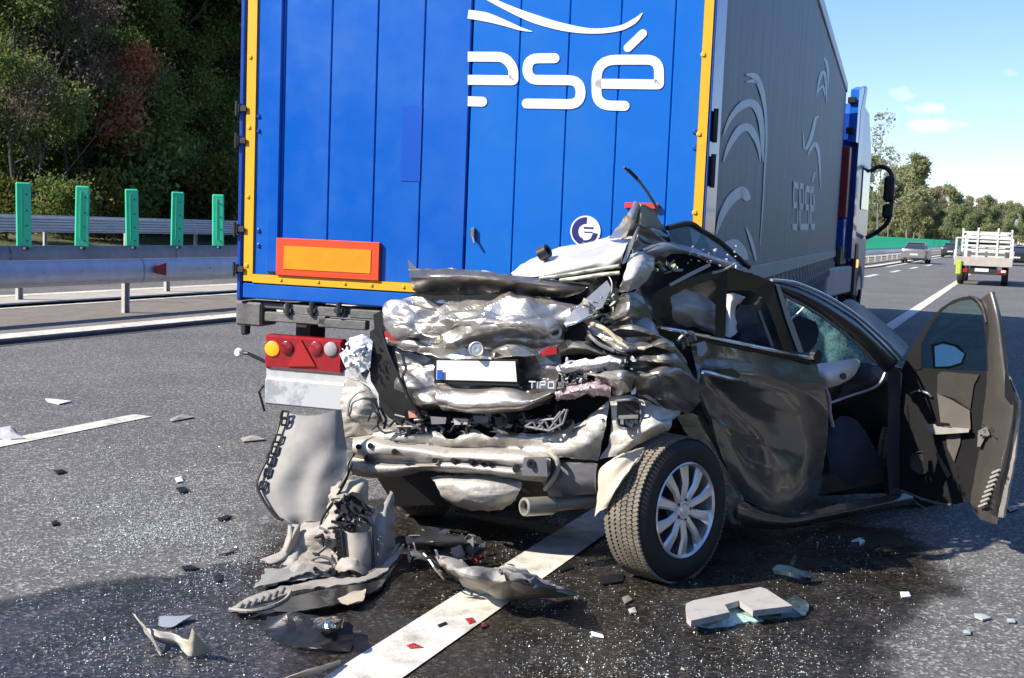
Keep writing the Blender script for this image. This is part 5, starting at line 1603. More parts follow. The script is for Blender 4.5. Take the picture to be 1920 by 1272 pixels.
plate('frame_inner_strip', car, M_TRIMG, [(1421, 583, -.02), (1426, 582, -.02), (1452, 650, -.02), (1446, 651, -.02)], .01)
plate('b_pillar', car, mat('pillar_pale', (.34, .38, .44), .3, .5, coat=.4), [(1454, 532, .035), (1461, 534, .035), (1484, 596, .035), (1507, 662, .035), (1496, 660, .035), (1474, 600, .035)], .03)
# --- front doorway: roof rail and A pillar, windscreen, bag, dash
APO = [(1446, 524), (1474, 526), (1500, 532), (1552, 555), (1605, 589), (1657, 634), (1692, 672)]
API = [(1462, 546), (1478, 556), (1513, 574), (1552, 600), (1605, 641), (1640, 677), (1662, 700)]
mid = [((a[0] + b[0]) / 2, (a[1] + b[1]) / 2) for a, b in zip(APO, API)]
patch('a_pillar', car, M_DKP, [[(x, y, -.06) for x, y in APO], [(x, y, .03) for x, y in mid], [(x, y, .0) for x, y in API]], .004, 4, 46, 60, 12, .03)
hose('roof_edge_highlight', car, mat('edge_highlight', (.36, .40, .50), .3, .4, coat=.4), [(x, y + 2, .0) for x, y in APO], .010, 40)  # bluish highlight along the pillar's outer edge, modelled as a pale rod
hose('door_seal', car, M_TRIMG, [(x, y + 2, .012) for x, y in API[:-1]], .008, 40)
def shattered():
    M = bpy.data.materials.new('shattered_glass')
    M.use_nodes = True
    t = M.node_tree
    b = t.nodes['Principled BSDF']
    tc = t.nodes.new('ShaderNodeTexCoord')
    v = t.nodes.new('ShaderNodeTexVoronoi'); v.feature = 'DISTANCE_TO_EDGE'; v.inputs['Scale'].default_value = 42
    n = t.nodes.new('ShaderNodeTexNoise'); n.inputs['Scale'].default_value = 7; n.inputs['Detail'].default_value = 5
    t.links.new(tc.outputs['Object'], v.inputs['Vector']); t.links.new(tc.outputs['Object'], n.inputs['Vector'])
    mr = t.nodes.new('ShaderNodeMapRange')
    mr.inputs['From Min'].default_value, mr.inputs['From Max'].default_value = .0, .16
    mr.inputs['To Min'].default_value, mr.inputs['To Max'].default_value = .95, .18
    t.links.new(v.outputs['Distance'], mr.inputs['Value'])
    ad = t.nodes.new('ShaderNodeMath'); ad.operation = 'MULTIPLY_ADD'; ad.inputs[1].default_value = 1.6; ad.inputs[2].default_value = -.62; ad.use_clamp = True
    t.links.new(n.outputs['Fac'], ad.inputs[0])
    mx = t.nodes.new('ShaderNodeMath'); mx.operation = 'ADD'; mx.use_clamp = True
    t.links.new(mr.outputs[0], mx.inputs[0]); t.links.new(ad.outputs[0], mx.inputs[1])
    b.inputs['Base Color'].default_value = (.55, .78, .78, 1)
    b.inputs['Roughness'].default_value = .3
    tl = t.nodes.new('ShaderNodeBsdfTranslucent'); tl.inputs[0].default_value = (.55, .80, .80, 1)
    m1 = t.nodes.new('ShaderNodeMixShader'); m1.inputs[0].default_value = .6
    t.links.new(b.outputs[0], m1.inputs[1]); t.links.new(tl.outputs[0], m1.inputs[2])
    tr = t.nodes.new('ShaderNodeBsdfTransparent'); tr.inputs[0].default_value = (.42, .62, .62, 1)
    m2 = t.nodes.new('ShaderNodeMixShader')
    t.links.new(mx.outputs[0], m2.inputs[0]); t.links.new(tr.outputs[0], m2.inputs[1]); t.links.new(m1.outputs[0], m2.inputs[2])
    t.links.new(m2.outputs[0], t.nodes['Material Output'].inputs[0])
    return M
M_SHAT = shattered() if True else mat('shattered_glass', (.05, .16, .17), .25, col2=(.50, .66, .66), vscale=26, c2lo=.44, c2hi=.70, bump=.5, bscale=90, coat=.4)
WS = [[(1472, 560, -.35), (1500, 572, -.38), (1530, 590, -.42), (1560, 604, -.45), (1590, 628, -.45), (1620, 652, -.42)], [(1480, 590, -.36), (1504, 602, -.38), (1534, 618, -.40), (1562, 632, -.42), (1590, 648, -.42), (1626, 662, -.40)], [(1500, 624, -.36), (1520, 640, -.36), (1540, 652, -.38), (1564, 662, -.4), (1592, 668, -.40), (1628, 668, -.40)], [(1520, 655, -.36), (1530, 668, -.36), (1542, 680, -.36), (1566, 682, -.38), (1596, 678, -.38), (1630, 674, -.4)]]
patch('windscreen', car, M_SHAT, [[p for p in r] for r in WS], .02, 7, 47, 60, 40, .006)
plate('windscreen_hole', car, M_SEAT, [(1476, 596, -.30), (1500, 592, -.3), (1530, 604, -.3), (1536, 622, -.3), (1530, 646, -.3), (1516, 660, -.28), (1504, 664, -.28)], .01)
hose('wiper_rod', car, M_AIRB, [(1484, 598, -.27), (1500, 584, -.27), (1512, 572, -.27)], .005)
AB = [[(1532, 684, -.24), (1552, 679, -.22), (1580, 676, -.22), (1608, 673, -.24)], [(1534, 698, -.20), (1554, 698, -.12), (1582, 692, -.12), (1612, 684, -.2)], [(1538, 714, -.20), (1556, 714, -.12), (1580, 710, -.14), (1602, 702, -.2)], [(1546, 728, -.24), (1560, 726, -.22), (1576, 720, -.22), (1592, 712, -.24)]]
patch('airbag', car, M_AIRB, AB, .010, 6, 48, 40, 30, .006)
MB().lathe([(0, 0), (0, .018), (.006, .014), (.006, 0)], B(1581, 706, -.09), (EYE - B(1581, 706, -.09)).normalized(), 14).build('airbag_vent', M_BLACK, car)
patch('dashboard', car, M_BLACK, [[(1606, 680, -.3), (1636, 684, -.28), (1668, 700, -.2)], [(1580, 728, -.26), (1626, 716, -.18), (1668, 720, -.15)], [(1558, 762, -.3), (1620, 752, -.22), (1668, 745, -.18)], [(1562, 800, -.4), (1620, 800, -.36), (1668, 800, -.3)]], .006, 5, 49, 30, 30)
hose('dash_trim', car, mat('dash_silver', (.50, .50, .53), .35, .6), [(1556, 756, -.16), (1590, 744, -.14), (1632, 730, -.12), (1650, 718, -.11), (1659, 700, -.11)], .008, 30)
patch('front_seat', car, M_SEAT, [[(1552, 800, -.18), (1580, 780, -.12), (1610, 790, -.16)], [(1550, 840, -.12), (1590, 830, -.04), (1640, 842, -.12)], [(1556, 890, -.12), (1600, 900, -.06), (1650, 880, -.14)], [(1556, 920, -.2), (1600, 925, -.2), (1650, 915, -.2)]], .012, 5, 50, 36, 30)
hose('seat_belt', car, mat('belt_beige', (.46, .38, .36), .8), [(1548, 728, -.06), (1555, 750, -.05), (1556, 775, -.05), (1562, 800, -.06)], .010, 16)
plate('hinge_pillar', car, mat('pillar_plum', (.085, .078, .088), .4, .3, coat=.3), [(1659, 668, .0), (1676, 684, .01), (1688, 702, .01), (1688, 800, .01), (1684, 880, .01), (1706, 930, .01), (1668, 930, -.02), (1662, 860, -.02), (1666, 760, -.02), (1664, 700, -.01)], .05)
# bonnet and front wing beyond the windscreen
patch('bonnet', car, mat('bonnet_navy', (.012, .015, .025), .5, .0, coat=.1, vary=.1, spec=.3), [[(1578, 567, -.30), (1597, 562, -.42), (1631, 584, -.50), (1668, 614, -.5), (1706, 650, -.45)], [(1585, 574, -.25), (1604, 578, -.32), (1636, 603, -.38), (1668, 632, -.36), (1698, 660, -.35)], [(1592, 584, -.2), (1612, 596, -.22), (1640, 622, -.24), (1666, 645, -.22), (1692, 670, -.22)]], .006, 4, 51, 40, 16)

# --- roof, folded up into a peak, and C pillar
ROOF = [[(957, 512, -.05), (976, 498, -.12), (1012, 480, -.2), (1056, 463, -.26), (1102, 455, -.3), (1144, 443, -.32), (1190, 428, -.30)],
        [(962, 515, .02), (984, 508, -.02), (1016, 497, -.06), (1056, 484, -.10), (1104, 474, -.14), (1146, 462, -.15), (1184, 446, -.2)],
        [(980, 520, .02), (1000, 518, .02), (1024, 513, .01), (1060, 503, .0), (1106, 492, .0), (1142, 482, -.02), (1172, 470, -.06)],
        [(1008, 523, .0), (1020, 522, .0), (1040, 518, .0), (1068, 513, .0), (1108, 504, .0), (1140, 500, .0), (1162, 496, -.02)]]
patch('roof', car, M_ROOF, ROOF, .006, 5, 61, 80, 34, .005, fac=.016, fs=.16, sharp=9)
patch('roof_peak', car, M_CRUSH, [[(1190, 378, -.05), (1196, 380, -.04), (1200, 386, -.05)], [(1168, 412, -.10), (1186, 412, -.04), (1201, 408, -.06)], [(1152, 436, -.18), (1176, 434, -.08), (1200, 426, -.10)], [(1140, 448, -.26), (1166, 446, -.16), (1190, 440, -.15)]], .010, 7, 62, 24, 30)
patch('roof_peak_inside', car, mat('olive_lining', (.30, .30, .22), .6, vary=.2, vscale=8), [[(1200, 383, -.06), (1214, 388, -.08), (1230, 398, -.12)], [(1201, 402, -.02), (1222, 408, -.10), (1240, 418, -.16)], [(1203, 424, -.02), (1226, 430, -.12), (1252, 436, -.18)]], .008, 7, 63, 24, 24)
patch('roof_tear', car, M_CRUSHD, [[(1198, 426, -.05), (1226, 430, -.12), (1252, 437, -.16)], [(1192, 448, -.02), (1222, 452, -.08), (1250, 456, -.12)], [(1180, 476, .0), (1212, 470, -.02), (1244, 466, -.06)]], .012, 10, 64, 40, 36, fac=.05, fs=.08, sharp=9)
plate('pillar_trim', car, mat('trim_cream', (.52, .50, .46), .5), [(1196, 424, .02), (1200, 424, .02), (1186, 462, .05), (1173, 493, .06), (1166, 496, .06), (1178, 460, .04)], .01)
hose('roof_bow', car, mat('bow_green_grey', (.30, .33, .27), .5, .3), [(1012, 522, .05), (1060, 516, .05), (1110, 507, .05), (1162, 499, .05)], .010)
hose('roof_bow', car, mat('bow_cream', (.50, .48, .38), .5, .2), [(1050, 526, .05), (1090, 521, .06), (1130, 515, .06), (1162, 512, .06)], .009)
MB().lathe([(-.035, .018), (-.035, .034), (.012, .032), (.012, .018)], B(1024, 472, -.09), Vector((.8, -.5, .5)), 18, True).build('hinge_bush', M_BLACK, car, smooth=True)
MB().tube([B(1014, 480, -.12), B(1022, 474, -.12)], .022, 10).build('hinge_bush', M_BLACK, car)
plate('roof_shade_plate', car, M_DARK, [(1092, 520, -.20), (1150, 470, -.22), (1186, 420, -.22), (1196, 398, -.20), (1236, 412, -.24), (1256, 446, -.26), (1300, 462, -.22), (1360, 496, -.18), (1340, 520, -.16), (1240, 560, -.14), (1236, 620, -.14), (1130, 616, -.12), (1096, 560, -.16)], .03)  # black plate painting the shade inside the torn roof
patch('roof_underside', car, M_DKP, [[(1040, 522, -.04), (1100, 512, -.02), (1165, 502, -.02)], [(1070, 545, -.1), (1110, 540, -.06), (1160, 530, -.05)], [(1090, 570, -.12), (1120, 575, -.1), (1160, 560, -.06)]], .01, 6, 65, 24, 20)
patch('c_pillar', car, M_ROOF, [[(1182, 477, .03), (1206, 470, .05), (1230, 470, .02)], [(1174, 505, .07), (1200, 498, .12), (1226, 496, .05)], [(1166, 530, .08), (1190, 524, .14), (1212, 520, .06)], [(1158, 549, .04), (1178, 547, .08), (1197, 540, .04)]], .006, 7, 66, 44, 50, fac=.028, fs=.10, sharp=9)
patch('c_pillar_lower', car, M_CRUSHD, [[(1166, 550, .03), (1184, 548, .06), (1200, 542, .04)], [(1152, 572, .05), (1182, 574, .09), (1216, 574, .05)], [(1138, 596, .05), (1180, 592, .08), (1228, 600, .02)], [(1132, 606, .03), (1182, 600, .05), (1232, 610, .0)]], .008, 9, 67, 50, 46, fac=.032, fs=.10, sharp=9)
patch('pillar_inner', car, M_DKP, [[(1228, 474, -.02), (1238, 480, -.05), (1250, 480, -.08)], [(1214, 520, -.02), (1228, 520, -.06), (1244, 530, -.08)], [(1200, 545, -.02), (1222, 560, -.05), (1230, 580, -.06)], [(1232, 610, -.02), (1240, 620, -.04), (1252, 626, -.06)]], .008, 6, 68, 24, 36)
patch('roof_side_rail', car, mat('rail_grey_paint', (.26, .27, .29), .32, .5, coat=.5, vary=.2, vscale=6), [[(1205, 468, .02), (1232, 460, .03), (1258, 454, .02), (1300, 463, .0), (1342, 481, .0), (1380, 494, .0)], [(1210, 474, .06), (1236, 469, .08), (1262, 465, .07), (1300, 473, .05), (1344, 489, .04), (1376, 499, .03)], [(1216, 481, .02), (1240, 478, .04), (1266, 474, .03), (1300, 481, .02), (1342, 496, .02), (1366, 505, .02)]], .006, 8, 69, 70, 22, fac=.022, fs=.09, sharp=9)
hose('edge_strip', car, M_BEAM, [(1378, 495, .05), (1364, 503, .06), (1350, 509, .06), (1336, 512, .05)], .006)
rubble('foam_scrap', M_GREENG, 14, 1226, 1272, 492, 512, -.1, -.02, .02, .06, 31)
# upended black frame with a dark pane
FRM = [(1251, 428, -.10), (1292, 419, -.14), (1317, 433, -.16), (1347, 452, -.16), (1378, 478, -.14), (1405, 502, -.12)]
hose('sunroof_frame', car, M_BLACK, FRM, .013, 30)
plate('sunroof_pane', car, mat('pane_green_black', (.06, .075, .055), .18, coat=.5, vary=.4, vscale=5), [(1252, 430, -.10), (1292, 422, -.14), (1317, 435, -.16), (1347, 454, -.16), (1378, 480, -.14), (1402, 503, -.12), (1376, 496, -.06), (1340, 482, -.05), (1300, 466, -.05), (1258, 456, -.06)], .012)
rubble('glass_crumbs', M_CLEAR, 26, 1290, 1380, 462, 500, .02, .07, .006, .02, 32)
# wiper pointing up
hose('rear_wiper', car, M_BLACK, [(1236, 398, -.06), (1222, 374, -.05), (1206, 350, -.04), (1190, 332, -.03), (1170, 314, -.02)], .007, 16)
wip = [o for o in car.children if o.name.startswith('rear_wiper')][0]
hose('wiper_arm', wip, M_TRIMG, [(1240, 404, -.04), (1228, 384, -.04), (1216, 364, -.03), (1196, 336, -.02)], .006, 10)
plate('wiper_joint', wip, M_BLACK, [(1174, 318, .0), (1180, 316, .0), (1198, 334, .0), (1192, 338, .0)], .012)

# --- rear wheel
def rot_to(d):
    d = Vector(d).normalized()
    x = d
    z = Vector((0, 0, 1))
    y = z.cross(x).normalized()
    z = x.cross(y)
    return Matrix(((x.x, y.x, z.x), (x.y, y.y, z.y), (x.z, y.z, z.z)))
def car_wheel(center, axis, name='wheel', spin=0.3):
    R, wdt = .333, .22
    root = link(name, bpy.data.meshes.new('wheel_pivot'), None, car)
    root.name = name
    prof = [(-wdt / 2, .22), (-wdt / 2 - .004, .27), (-wdt / 2 + .012, R - .014), (-wdt / 2 + .03, R - .004)] + [(-wdt / 2 + .03 + (wdt - .06) * k / 6, R) for k in range(7)] + [(wdt / 2 - .03, R - .004), (wdt / 2 - .012, R - .016), (wdt / 2 + .006, .285), (wdt / 2 + .004, .24), (wdt / 2 - .008, .222)]
    ty = MB().lathe(prof, (0, 0, 0), (1, 0, 0), 96)
    M = Matrix.Translation(center).to_4x4() @ rot_to(axis).to_4x4()
    def place(mb):
        mb.v = [M @ v for v in mb.v]
        return mb
    tr = MB()
    for k in range(104):                             # tread blocks
        a = 2 * math.pi * k / 104
        for j, x in enumerate((-.082, -.048, -.016, .016, .048, .082)):
            aa = a + (j % 2) * .03 + abs(x) * .9
            ca, sa = math.cos(aa), math.sin(aa)
            Mr = Matrix(((1, 0, 0), (0, ca, -sa), (0, sa, ca))) @ Matrix.Rotation((.5 if x > 0 else -.5), 3, 'Z')
            tr.box((x, -sa * R, ca * R), (.029, .0150, .010), Mr)
    o = root
    me = mesh(name, place(ty).v, ty.f, True, 40)
    me.materials.append(M_TYRE)
    o.data = me
    place(tr).build('tread', mat('tread_dusty', (.22, .19, .14), .9, col2=(.09, .08, .065), vscale=8, c2lo=.4, c2hi=.7), o)['kind'] = 'stuff'
    rimw = wdt / 2
    rm = MB().lathe([(-rimw + .01, .225), (-.02, .205), (.03, .205), (rimw - .012, .214), (rimw - .002, .222), (rimw + .003, .216), (rimw - .006, .206), (.035, .198), (-.03, .195), (-rimw + .01, .215)], (0, 0, 0), (1, 0, 0), 64, True)
    M_RIM = mat('alloy', (.78, .79, .80), .25, .7, vary=.06, vscale=6)
    place(rm).build('rim', M_RIM, o, smooth=True)
    place(MB().lathe([(.0, 0), (.0, .20), (-.02, .20), (-.02, 0)], (0, 0, 0), (1, 0, 0), 40)).build('brake_disc', mat('disc_dark', (.05, .05, .052), .5, .6), o)
    for k in range(5):
        for s in (-1, 1):
            a = spin + 2 * math.pi * k / 5 + s * .17
            a2 = spin + 2 * math.pi * k / 5 + s * .32
            sp = MB()
            d1 = Vector((0, -math.sin(spin + 2 * math.pi * k / 5 + s * .34), math.cos(spin + 2 * math.pi * k / 5 + s * .34)))
            d2 = Vector((0, -math.sin(a2), math.cos(a2)))
            p1, p2 = d1 * .045 + Vector((.085, 0, 0)), d2 * .208 + Vector((.088, 0, 0))
            t1 = Vector((1, 0, 0)).cross(d1); t2 = Vector((1, 0, 0)).cross(d2)
            w1, w2 = .019, .034
            pm = p1.lerp(p2, .5) + Vector((.012, 0, 0)); tm = (t1 + t2).normalized(); wm = .021
            vs = []
            for p, t, w in ((p1, t1, w1), (pm, tm, wm), (p2, t2, w2)):
                vs += [p - t * w, p - t * w * .6 + Vector((.010, 0, 0)), p + t * w * .6 + Vector((.010, 0, 0)), p + t * w, p + Vector((-.04, 0, 0))]
            fs = []
            for i in range(2):
                for q in range(5):
                    fs.append((i * 5 + q, i * 5 + (q + 1) % 5, i * 5 + 5 + (q + 1) % 5, i * 5 + 5 + q))
            fs += [(0, 1, 2, 3, 4), (14, 13, 12, 11, 10)]
            sp.add(vs, fs)
            place(sp).build('spoke', M_RIM, o, smooth=True, sharp=30)
    place(MB().lathe([(.04, 0), (.04, .058), (.085, .054), (.098, .040), (.098, .034), (.093, .030), (.100, .026), (.102, 0)], (0, 0, 0), (1, 0, 0), 32)).build('hub_cap', M_RIM, o, smooth=True)
    nb = MB()
    for k in range(5):
        a = spin + 2 * math.pi * (k + .5) / 5
        nb.tube([Vector((.07, -math.sin(a) * .046, math.cos(a) * .046)), Vector((.097, -math.sin(a) * .046, math.cos(a) * .046))], .009, 6)
    place(nb).build('wheel_nuts', M_BLACK, o)
    return o
wc = G(1284, 957, .330)
wax = (SIDE_N + Vector((.10, .05, .05))).normalized()
wc = Vector((wc.x, wc.y, .330)) - wax * .10
car_wheel(wc, wax)
# left rear tyre under the tail, and the front wheel behind the open door
w2 = at(792, 905, 6.35); w2 = Vector((w2.x, w2.y, .322))
car_wheel(w2, Vector((-.9, -.35, .05)))
w3 = SIDE_P + SIDE_D * 2.45 - SIDE_N * .14; w3 = Vector((w3.x, w3.y, .322))
car_wheel(w3, SIDE_N)

# --- opened front door
fd = thing('front_door', CARO, None, None)
for kk in list(fd.keys()): del fd[kk]
fd.parent = car
fd.location = (0, 0, 0)
M_DTRIM = mat('door_trim_black', (.007, .007, .0075), .65, vary=.2, vscale=10, bump=.1, bscale=60)
M_DJAMB = mat('door_jamb', (.16, .145, .13), .35, .6, vary=.15, vscale=4, coat=.3)
lower = [(1688, 918, .0), (1686, 800, .0), (1692, 690, .0), (1726, 690, .0), (1790, 694, .0), (1852, 697, .0), (1846, 760, .0), (1836, 850, .0), (1822, 940, .0), (1790, 946, .0), (1764, 943, .0), (1720, 932, .0)]
plate('door_trim', fd, M_DTRIM, lower, .07, DOOR)
win_o = [(1688, 700), (1704, 662), (1741, 603), (1764, 578), (1787, 563), (1806, 557), (1825, 555), (1840, 562), (1850, 580), (1857, 620), (1858, 700)]
win_i = [(1727, 692), (1727, 646), (1747, 607), (1762, 588), (1779, 574), (1800, 565), (1821, 562), (1832, 570), (1842, 588), (1848, 633), (1850, 696)]
v, f = [], []
for a, b in zip(win_o, win_i):
    v += [DOOR(*a, .005), DOOR(*b, .01), DOOR(*a, -.05), DOOR(*b, -.05)]
for i in range(len(win_o) - 1):
    a, b = 4 * i, 4 * i + 4
    f += [(a, a + 1, b + 1, b), (a + 2, b + 2, b + 3, a + 3), (a, b, b + 2, a + 2), (a + 1, a + 3, b + 3, b + 1)]
link('window_frame', mesh('window_frame', v, f), M_DTRIM, fd)
hose('frame_highlight', fd, M_DJAMB, [(1818, 555, .015), (1832, 562, .015), (1843, 580, .015), (1849, 605, .015)], .006, 14, DOOR)
# tinted pane: a thin absorbing sheet
GL = bpy.data.materials.new('tinted_glass')
GL.use_nodes = True
t = GL.node_tree
t.nodes.clear()
tb = t.nodes.new('ShaderNodeBsdfTransparent'); tb.inputs[0].default_value = (.50, .66, .60, 1)
gb = t.nodes.new('ShaderNodeBsdfGlossy'); gb.inputs['Roughness'].default_value = .03
fr = t.nodes.new('ShaderNodeValue'); fr.outputs[0].default_value = .05
ms = t.nodes.new('ShaderNodeMixShader'); ou = t.nodes.new('ShaderNodeOutputMaterial')
t.links.new(fr.outputs[0], ms.inputs[0]); t.links.new(tb.outputs[0], ms.inputs[1]); t.links.new(gb.outputs[0], ms.inputs[2]); t.links.new(ms.outputs[0], ou.inputs[0])
link('window_pane', mesh('window_pane', [DOOR(*p, -.02) for p in win_i], [tuple(range(len(win_i)))]), GL, fd)
# mirror outside the pane
mk = at(1780, 667, 6.42)
def DM(px, py, d=0): return at(px, py, 6.42 - d)
plate('mirror_housing', fd, M_BLACK, [(1746, 646, -.02), (1770, 640, -.02), (1798, 648, -.02), (1813, 664, -.02), (1806, 684, -.02), (1780, 692, -.02), (1750, 692, -.02)], .08, DM)
plate('mirror_glass', [o for o in fd.children if o.name.startswith('mirror_housing')][0], mat('mirror_face', (.75, .85, .84), .05, 1.0), [(1752, 650, .0), (1768, 645, -.006), (1790, 650, .0), (1808, 664, .016), (1802, 680, .036), (1780, 687, .044), (1754, 688, .046)], .006, DM)
# trim pieces on the inner face
plate('trim_insert', fd, mat('insert_brown', (.045, .04, .035), .7, vary=.15, vscale=12, bump=.15, bscale=80), [(1758, 702, .012), (1766, 697, .012), (1836, 703, .012), (1826, 722, .012), (1819, 768, .012), (1790, 748, .012), (1757, 738, .012)], .012, DOOR)
plate('armrest_panel', fd, mat('insert_taupe', (.13, .115, .10), .6, vary=.10, vscale=9), [(1757, 738, .022), (1784, 750, .022), (1818, 770, .022), (1820, 805, .022), (1788, 806, .022), (1764, 797, .022)], .014, DOOR)
plate('armrest', fd, mat('armrest_cream', (.34, .32, .29), .6, vary=.15, vscale=12), [(1735, 796, .07), (1748, 795, .07), (1776, 801, .07), (1818, 804, .06), (1816, 811, .06), (1776, 814, .07), (1750, 815, .07), (1740, 806, .07)], .06, DOOR)
plate('pocket_panel', fd, mat('pocket_grey', (.10, .092, .085), .7, vary=.2, vscale=9), [(1774, 816, .014), (1802, 813, .014), (1800, 832, .014), (1789, 866, .014), (1776, 840, .014)], .01, DOOR)
plate('pocket_edge', fd, mat('pocket_edge_grey', (.11, .1, .095), .6), [(1757, 846, .014), (1768, 866, .014), (1783, 890, .014), (1777, 898, .014), (1762, 870, .014)], .01, DOOR)
q = DOOR(1728, 868, .012)
dn = (EYE - q).normalized()
MB().lathe([(0, .062), (.008, .066), (.012, .060), (.006, .055), (.002, .05), (.002, 0)], q, dn, 28).build('speaker_grille', mat('speaker_black', (.02, .02, .021), .5, bump=.8, bscale=200), fd)
hose('door_pull', fd, mat('pull_silver', (.35, .35, .36), .35, .6), [(1708, 738, .02), (1722, 733, .05), (1738, 737, .05), (1746, 744, .02)], .007, 12, DOOR)
plate('window_switch', fd, M_BLACK, [(1752, 791, .085), (1780, 794, .085), (1782, 800, .085), (1754, 797, .085)], .012, DOOR)
# jamb of the door: the broad painted edge that faces us
JB = [[(1838, 562, .0), (1852, 552, .02), (1862, 547, .0), (1866, 549, -.04)],
      [(1852, 600, .0), (1862, 596, .03), (1872, 594, .02), (1877, 597, -.04)],
      [(1852, 650, .0), (1864, 650, .04), (1879, 650, .03), (1884, 650, -.04)],
      [(1850, 705, .0), (1866, 706, .05), (1886, 706, .04), (1892, 706, -.04)],
      [(1848, 742, .0), (1868, 745, .06), (1898, 742, .05), (1905, 745, -.04)],
      [(1842, 790, .0), (1866, 795, .06), (1896, 792, .06), (1907, 772, -.04)],
      [(1834, 850, .0), (1856, 856, .06), (1882, 860, .06), (1900, 850, -.04)],
      [(1826, 905, .0), (1842, 914, .05), (1866, 920, .05), (1886, 910, -.04)],
      [(1820, 942, .0), (1834, 960, .03), (1856, 972, .02), (1878, 966, -.04)]]
patch('door_jamb', fd, M_DJAMB, JB, .006, 5, 71, 24, 70, .01, DOOR, jag=.002)
patch('door_skin_edge', fd, mat('skin_edge_pale', (.46, .44, .41), .35, .5, vary=.15, vscale=8), [[(1892, 706, .01), (1897, 712, .0)], [(1905, 742, .01), (1911, 748, .0)], [(1904, 775, .01), (1911, 766, .0)], [(1898, 850, .01), (1904, 850, .0)], [(1884, 910, .01), (1893, 905, .0)], [(1870, 970, .01), (1880, 972, .0)]], .004, 8, 72, 8, 60, .02, DOOR, jag=.004)
plate('dark_recess', fd, M_BLACK, [(1884, 700, .06), (1890, 703, .06), (1904, 745, .06), (1896, 760, .065), (1884, 745, .07)], .006, DOOR)
plate('latch_plate', fd, mat('latch_pale', (.40, .38, .34), .4, .5), [(1834, 808, .05), (1850, 800, .07), (1856, 815, .075), (1846, 822, .06), (1838, 838, .05), (1832, 838, .04)], .008, DOOR)
rubble('latch_holes', M_DARK, 12, 1838, 1872, 795, 822, .066, .08, .006, .022, 33, fd, DOOR)
mb = MB()
for i in range(8):
    x, y = 1868 - i * 3.6, 884 + i * 9
    mb.tube([DOOR(x - 7, y + 3, .085), DOOR(x + 7, y - 3, .085)], .007, 5)
mb.build('sill_ribs', mat('rib_pale', (.40, .38, .34), .5), fd)['kind'] = 'stuff'
plate('door_bottom', fd, M_DJAMB, [(1821, 940, .03), (1836, 948, .05), (1852, 962, .06), (1872, 972, .05), (1869, 984, .05), (1838, 974, .05), (1824, 958, .03)], .02, DOOR)
hose('door_bottom_edge', fd, M_TRIMG, [(1690, 920, .01), (1730, 936, .01), (1764, 945, .01), (1790, 948, .01)], .008, 16, DOOR)
plate('door_skin', fd, M_PAINT_C, [(1690, 916, -.09), (1692, 700, -.09), (1780, 700, -.09), (1860, 705, -.09), (1880, 740, -.09), (1872, 840, -.09), (1850, 940, -.09), (1764, 941, -.09)], .015, DOOR)
# ------------------------------------------------------------------ debris on the road
def GZ(px, py, z=0.0): return G(px, py, z)
def BB(base):                                       # plane facing us that stands on the road where (px, base) touches it
    Y0 = [G(*base).y]
    return lambda px, py, d=0.0: at(px, py, Y0[0] - d)
M_INSIDE = mat('bumper_inside', (.38, .345, .295), .75, col2=(.19, .165, .135), c2lo=.46, c2hi=.74, vscale=7, bump=.10, bscale=30)
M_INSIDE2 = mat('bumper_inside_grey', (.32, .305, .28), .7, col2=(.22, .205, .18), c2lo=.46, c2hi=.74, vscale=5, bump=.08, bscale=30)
# torn bumper cover hanging from the tail down to the road
p0 = G(560, 1120)
bc = thing('torn_bumper_cover', p0, 'torn bumper cover, pale inside facing out, slumped from the car tail onto the road', 'bumper')
CV = BB((560, 1060))
def CVd(px, py, d=0.0):                             # leans back against the car higher up, comes towards us near the road
    k = min(1, max(0, (1000 - py) / 230))
    p = at(px, py, G(560, 1060).y + .15 - d + .22 * k)
    return p if p.z > .012 else G(px, py, .012 + max(0, d - .1) * .1)
patch('upper_cover', bc, M_INSIDE2, [[(532, 772, .0), (560, 778, .02), (595, 778, .02), (625, 770, .0), (640, 768, -.03)], [(516, 820, .0), (550, 822, .05), (590, 822, .06), (628, 818, .02), (648, 818, -.04)],
      [(498, 868, .0), (536, 874, .05), (574, 874, .05), (612, 868, .06), (652, 862, .0)], [(484, 910, .0), (520, 918, .04), (562, 918, .03), (596, 912, .05), (640, 902, .02)],
      [(500, 950, .0), (530, 956, .03), (562, 962, .03), (586, 958, .04), (614, 950, .02)], [(520, 974, .0), (540, 978, .02), (562, 984, .0), (584, 984, .03), (606, 985, .02)]], .006, 4, 81, 44, 56, .006, CVd, jag=.002, fac=.012, fs=.2, sharp=9)
patch('lower_cover', bc, M_INSIDE, [[(562, 980, .02), (584, 980, .04), (606, 978, .04), (622, 965, .05)], [(560, 1010, .06), (582, 1012, .08), (602, 1010, .08), (618, 1000, .08)], [(548, 1052, .12), (574, 1054, .14), (596, 1050, .12), (622, 1046, .1)], [(520, 1086, .2), (560, 1086, .2), (596, 1080, .16), (624, 1078, .14)]], .006, 6, 82, 40, 44, .003, CVd, fac=.05, fs=.10, sharp=9, jag=.012)
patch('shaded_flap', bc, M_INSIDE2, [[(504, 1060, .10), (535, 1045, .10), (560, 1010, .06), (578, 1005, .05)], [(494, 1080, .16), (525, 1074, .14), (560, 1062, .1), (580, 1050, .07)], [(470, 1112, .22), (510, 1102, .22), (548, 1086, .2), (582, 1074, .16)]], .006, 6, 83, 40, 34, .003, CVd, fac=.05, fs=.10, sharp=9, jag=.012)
ed = hose('clip_strip', bc, M_BLACK, [(530, 772, .03), (516, 820, .03), (500, 862, .03), (482, 906, .03), (494, 938, .03), (516, 968, .03), (532, 976, .03)], .007, 40, CVd)
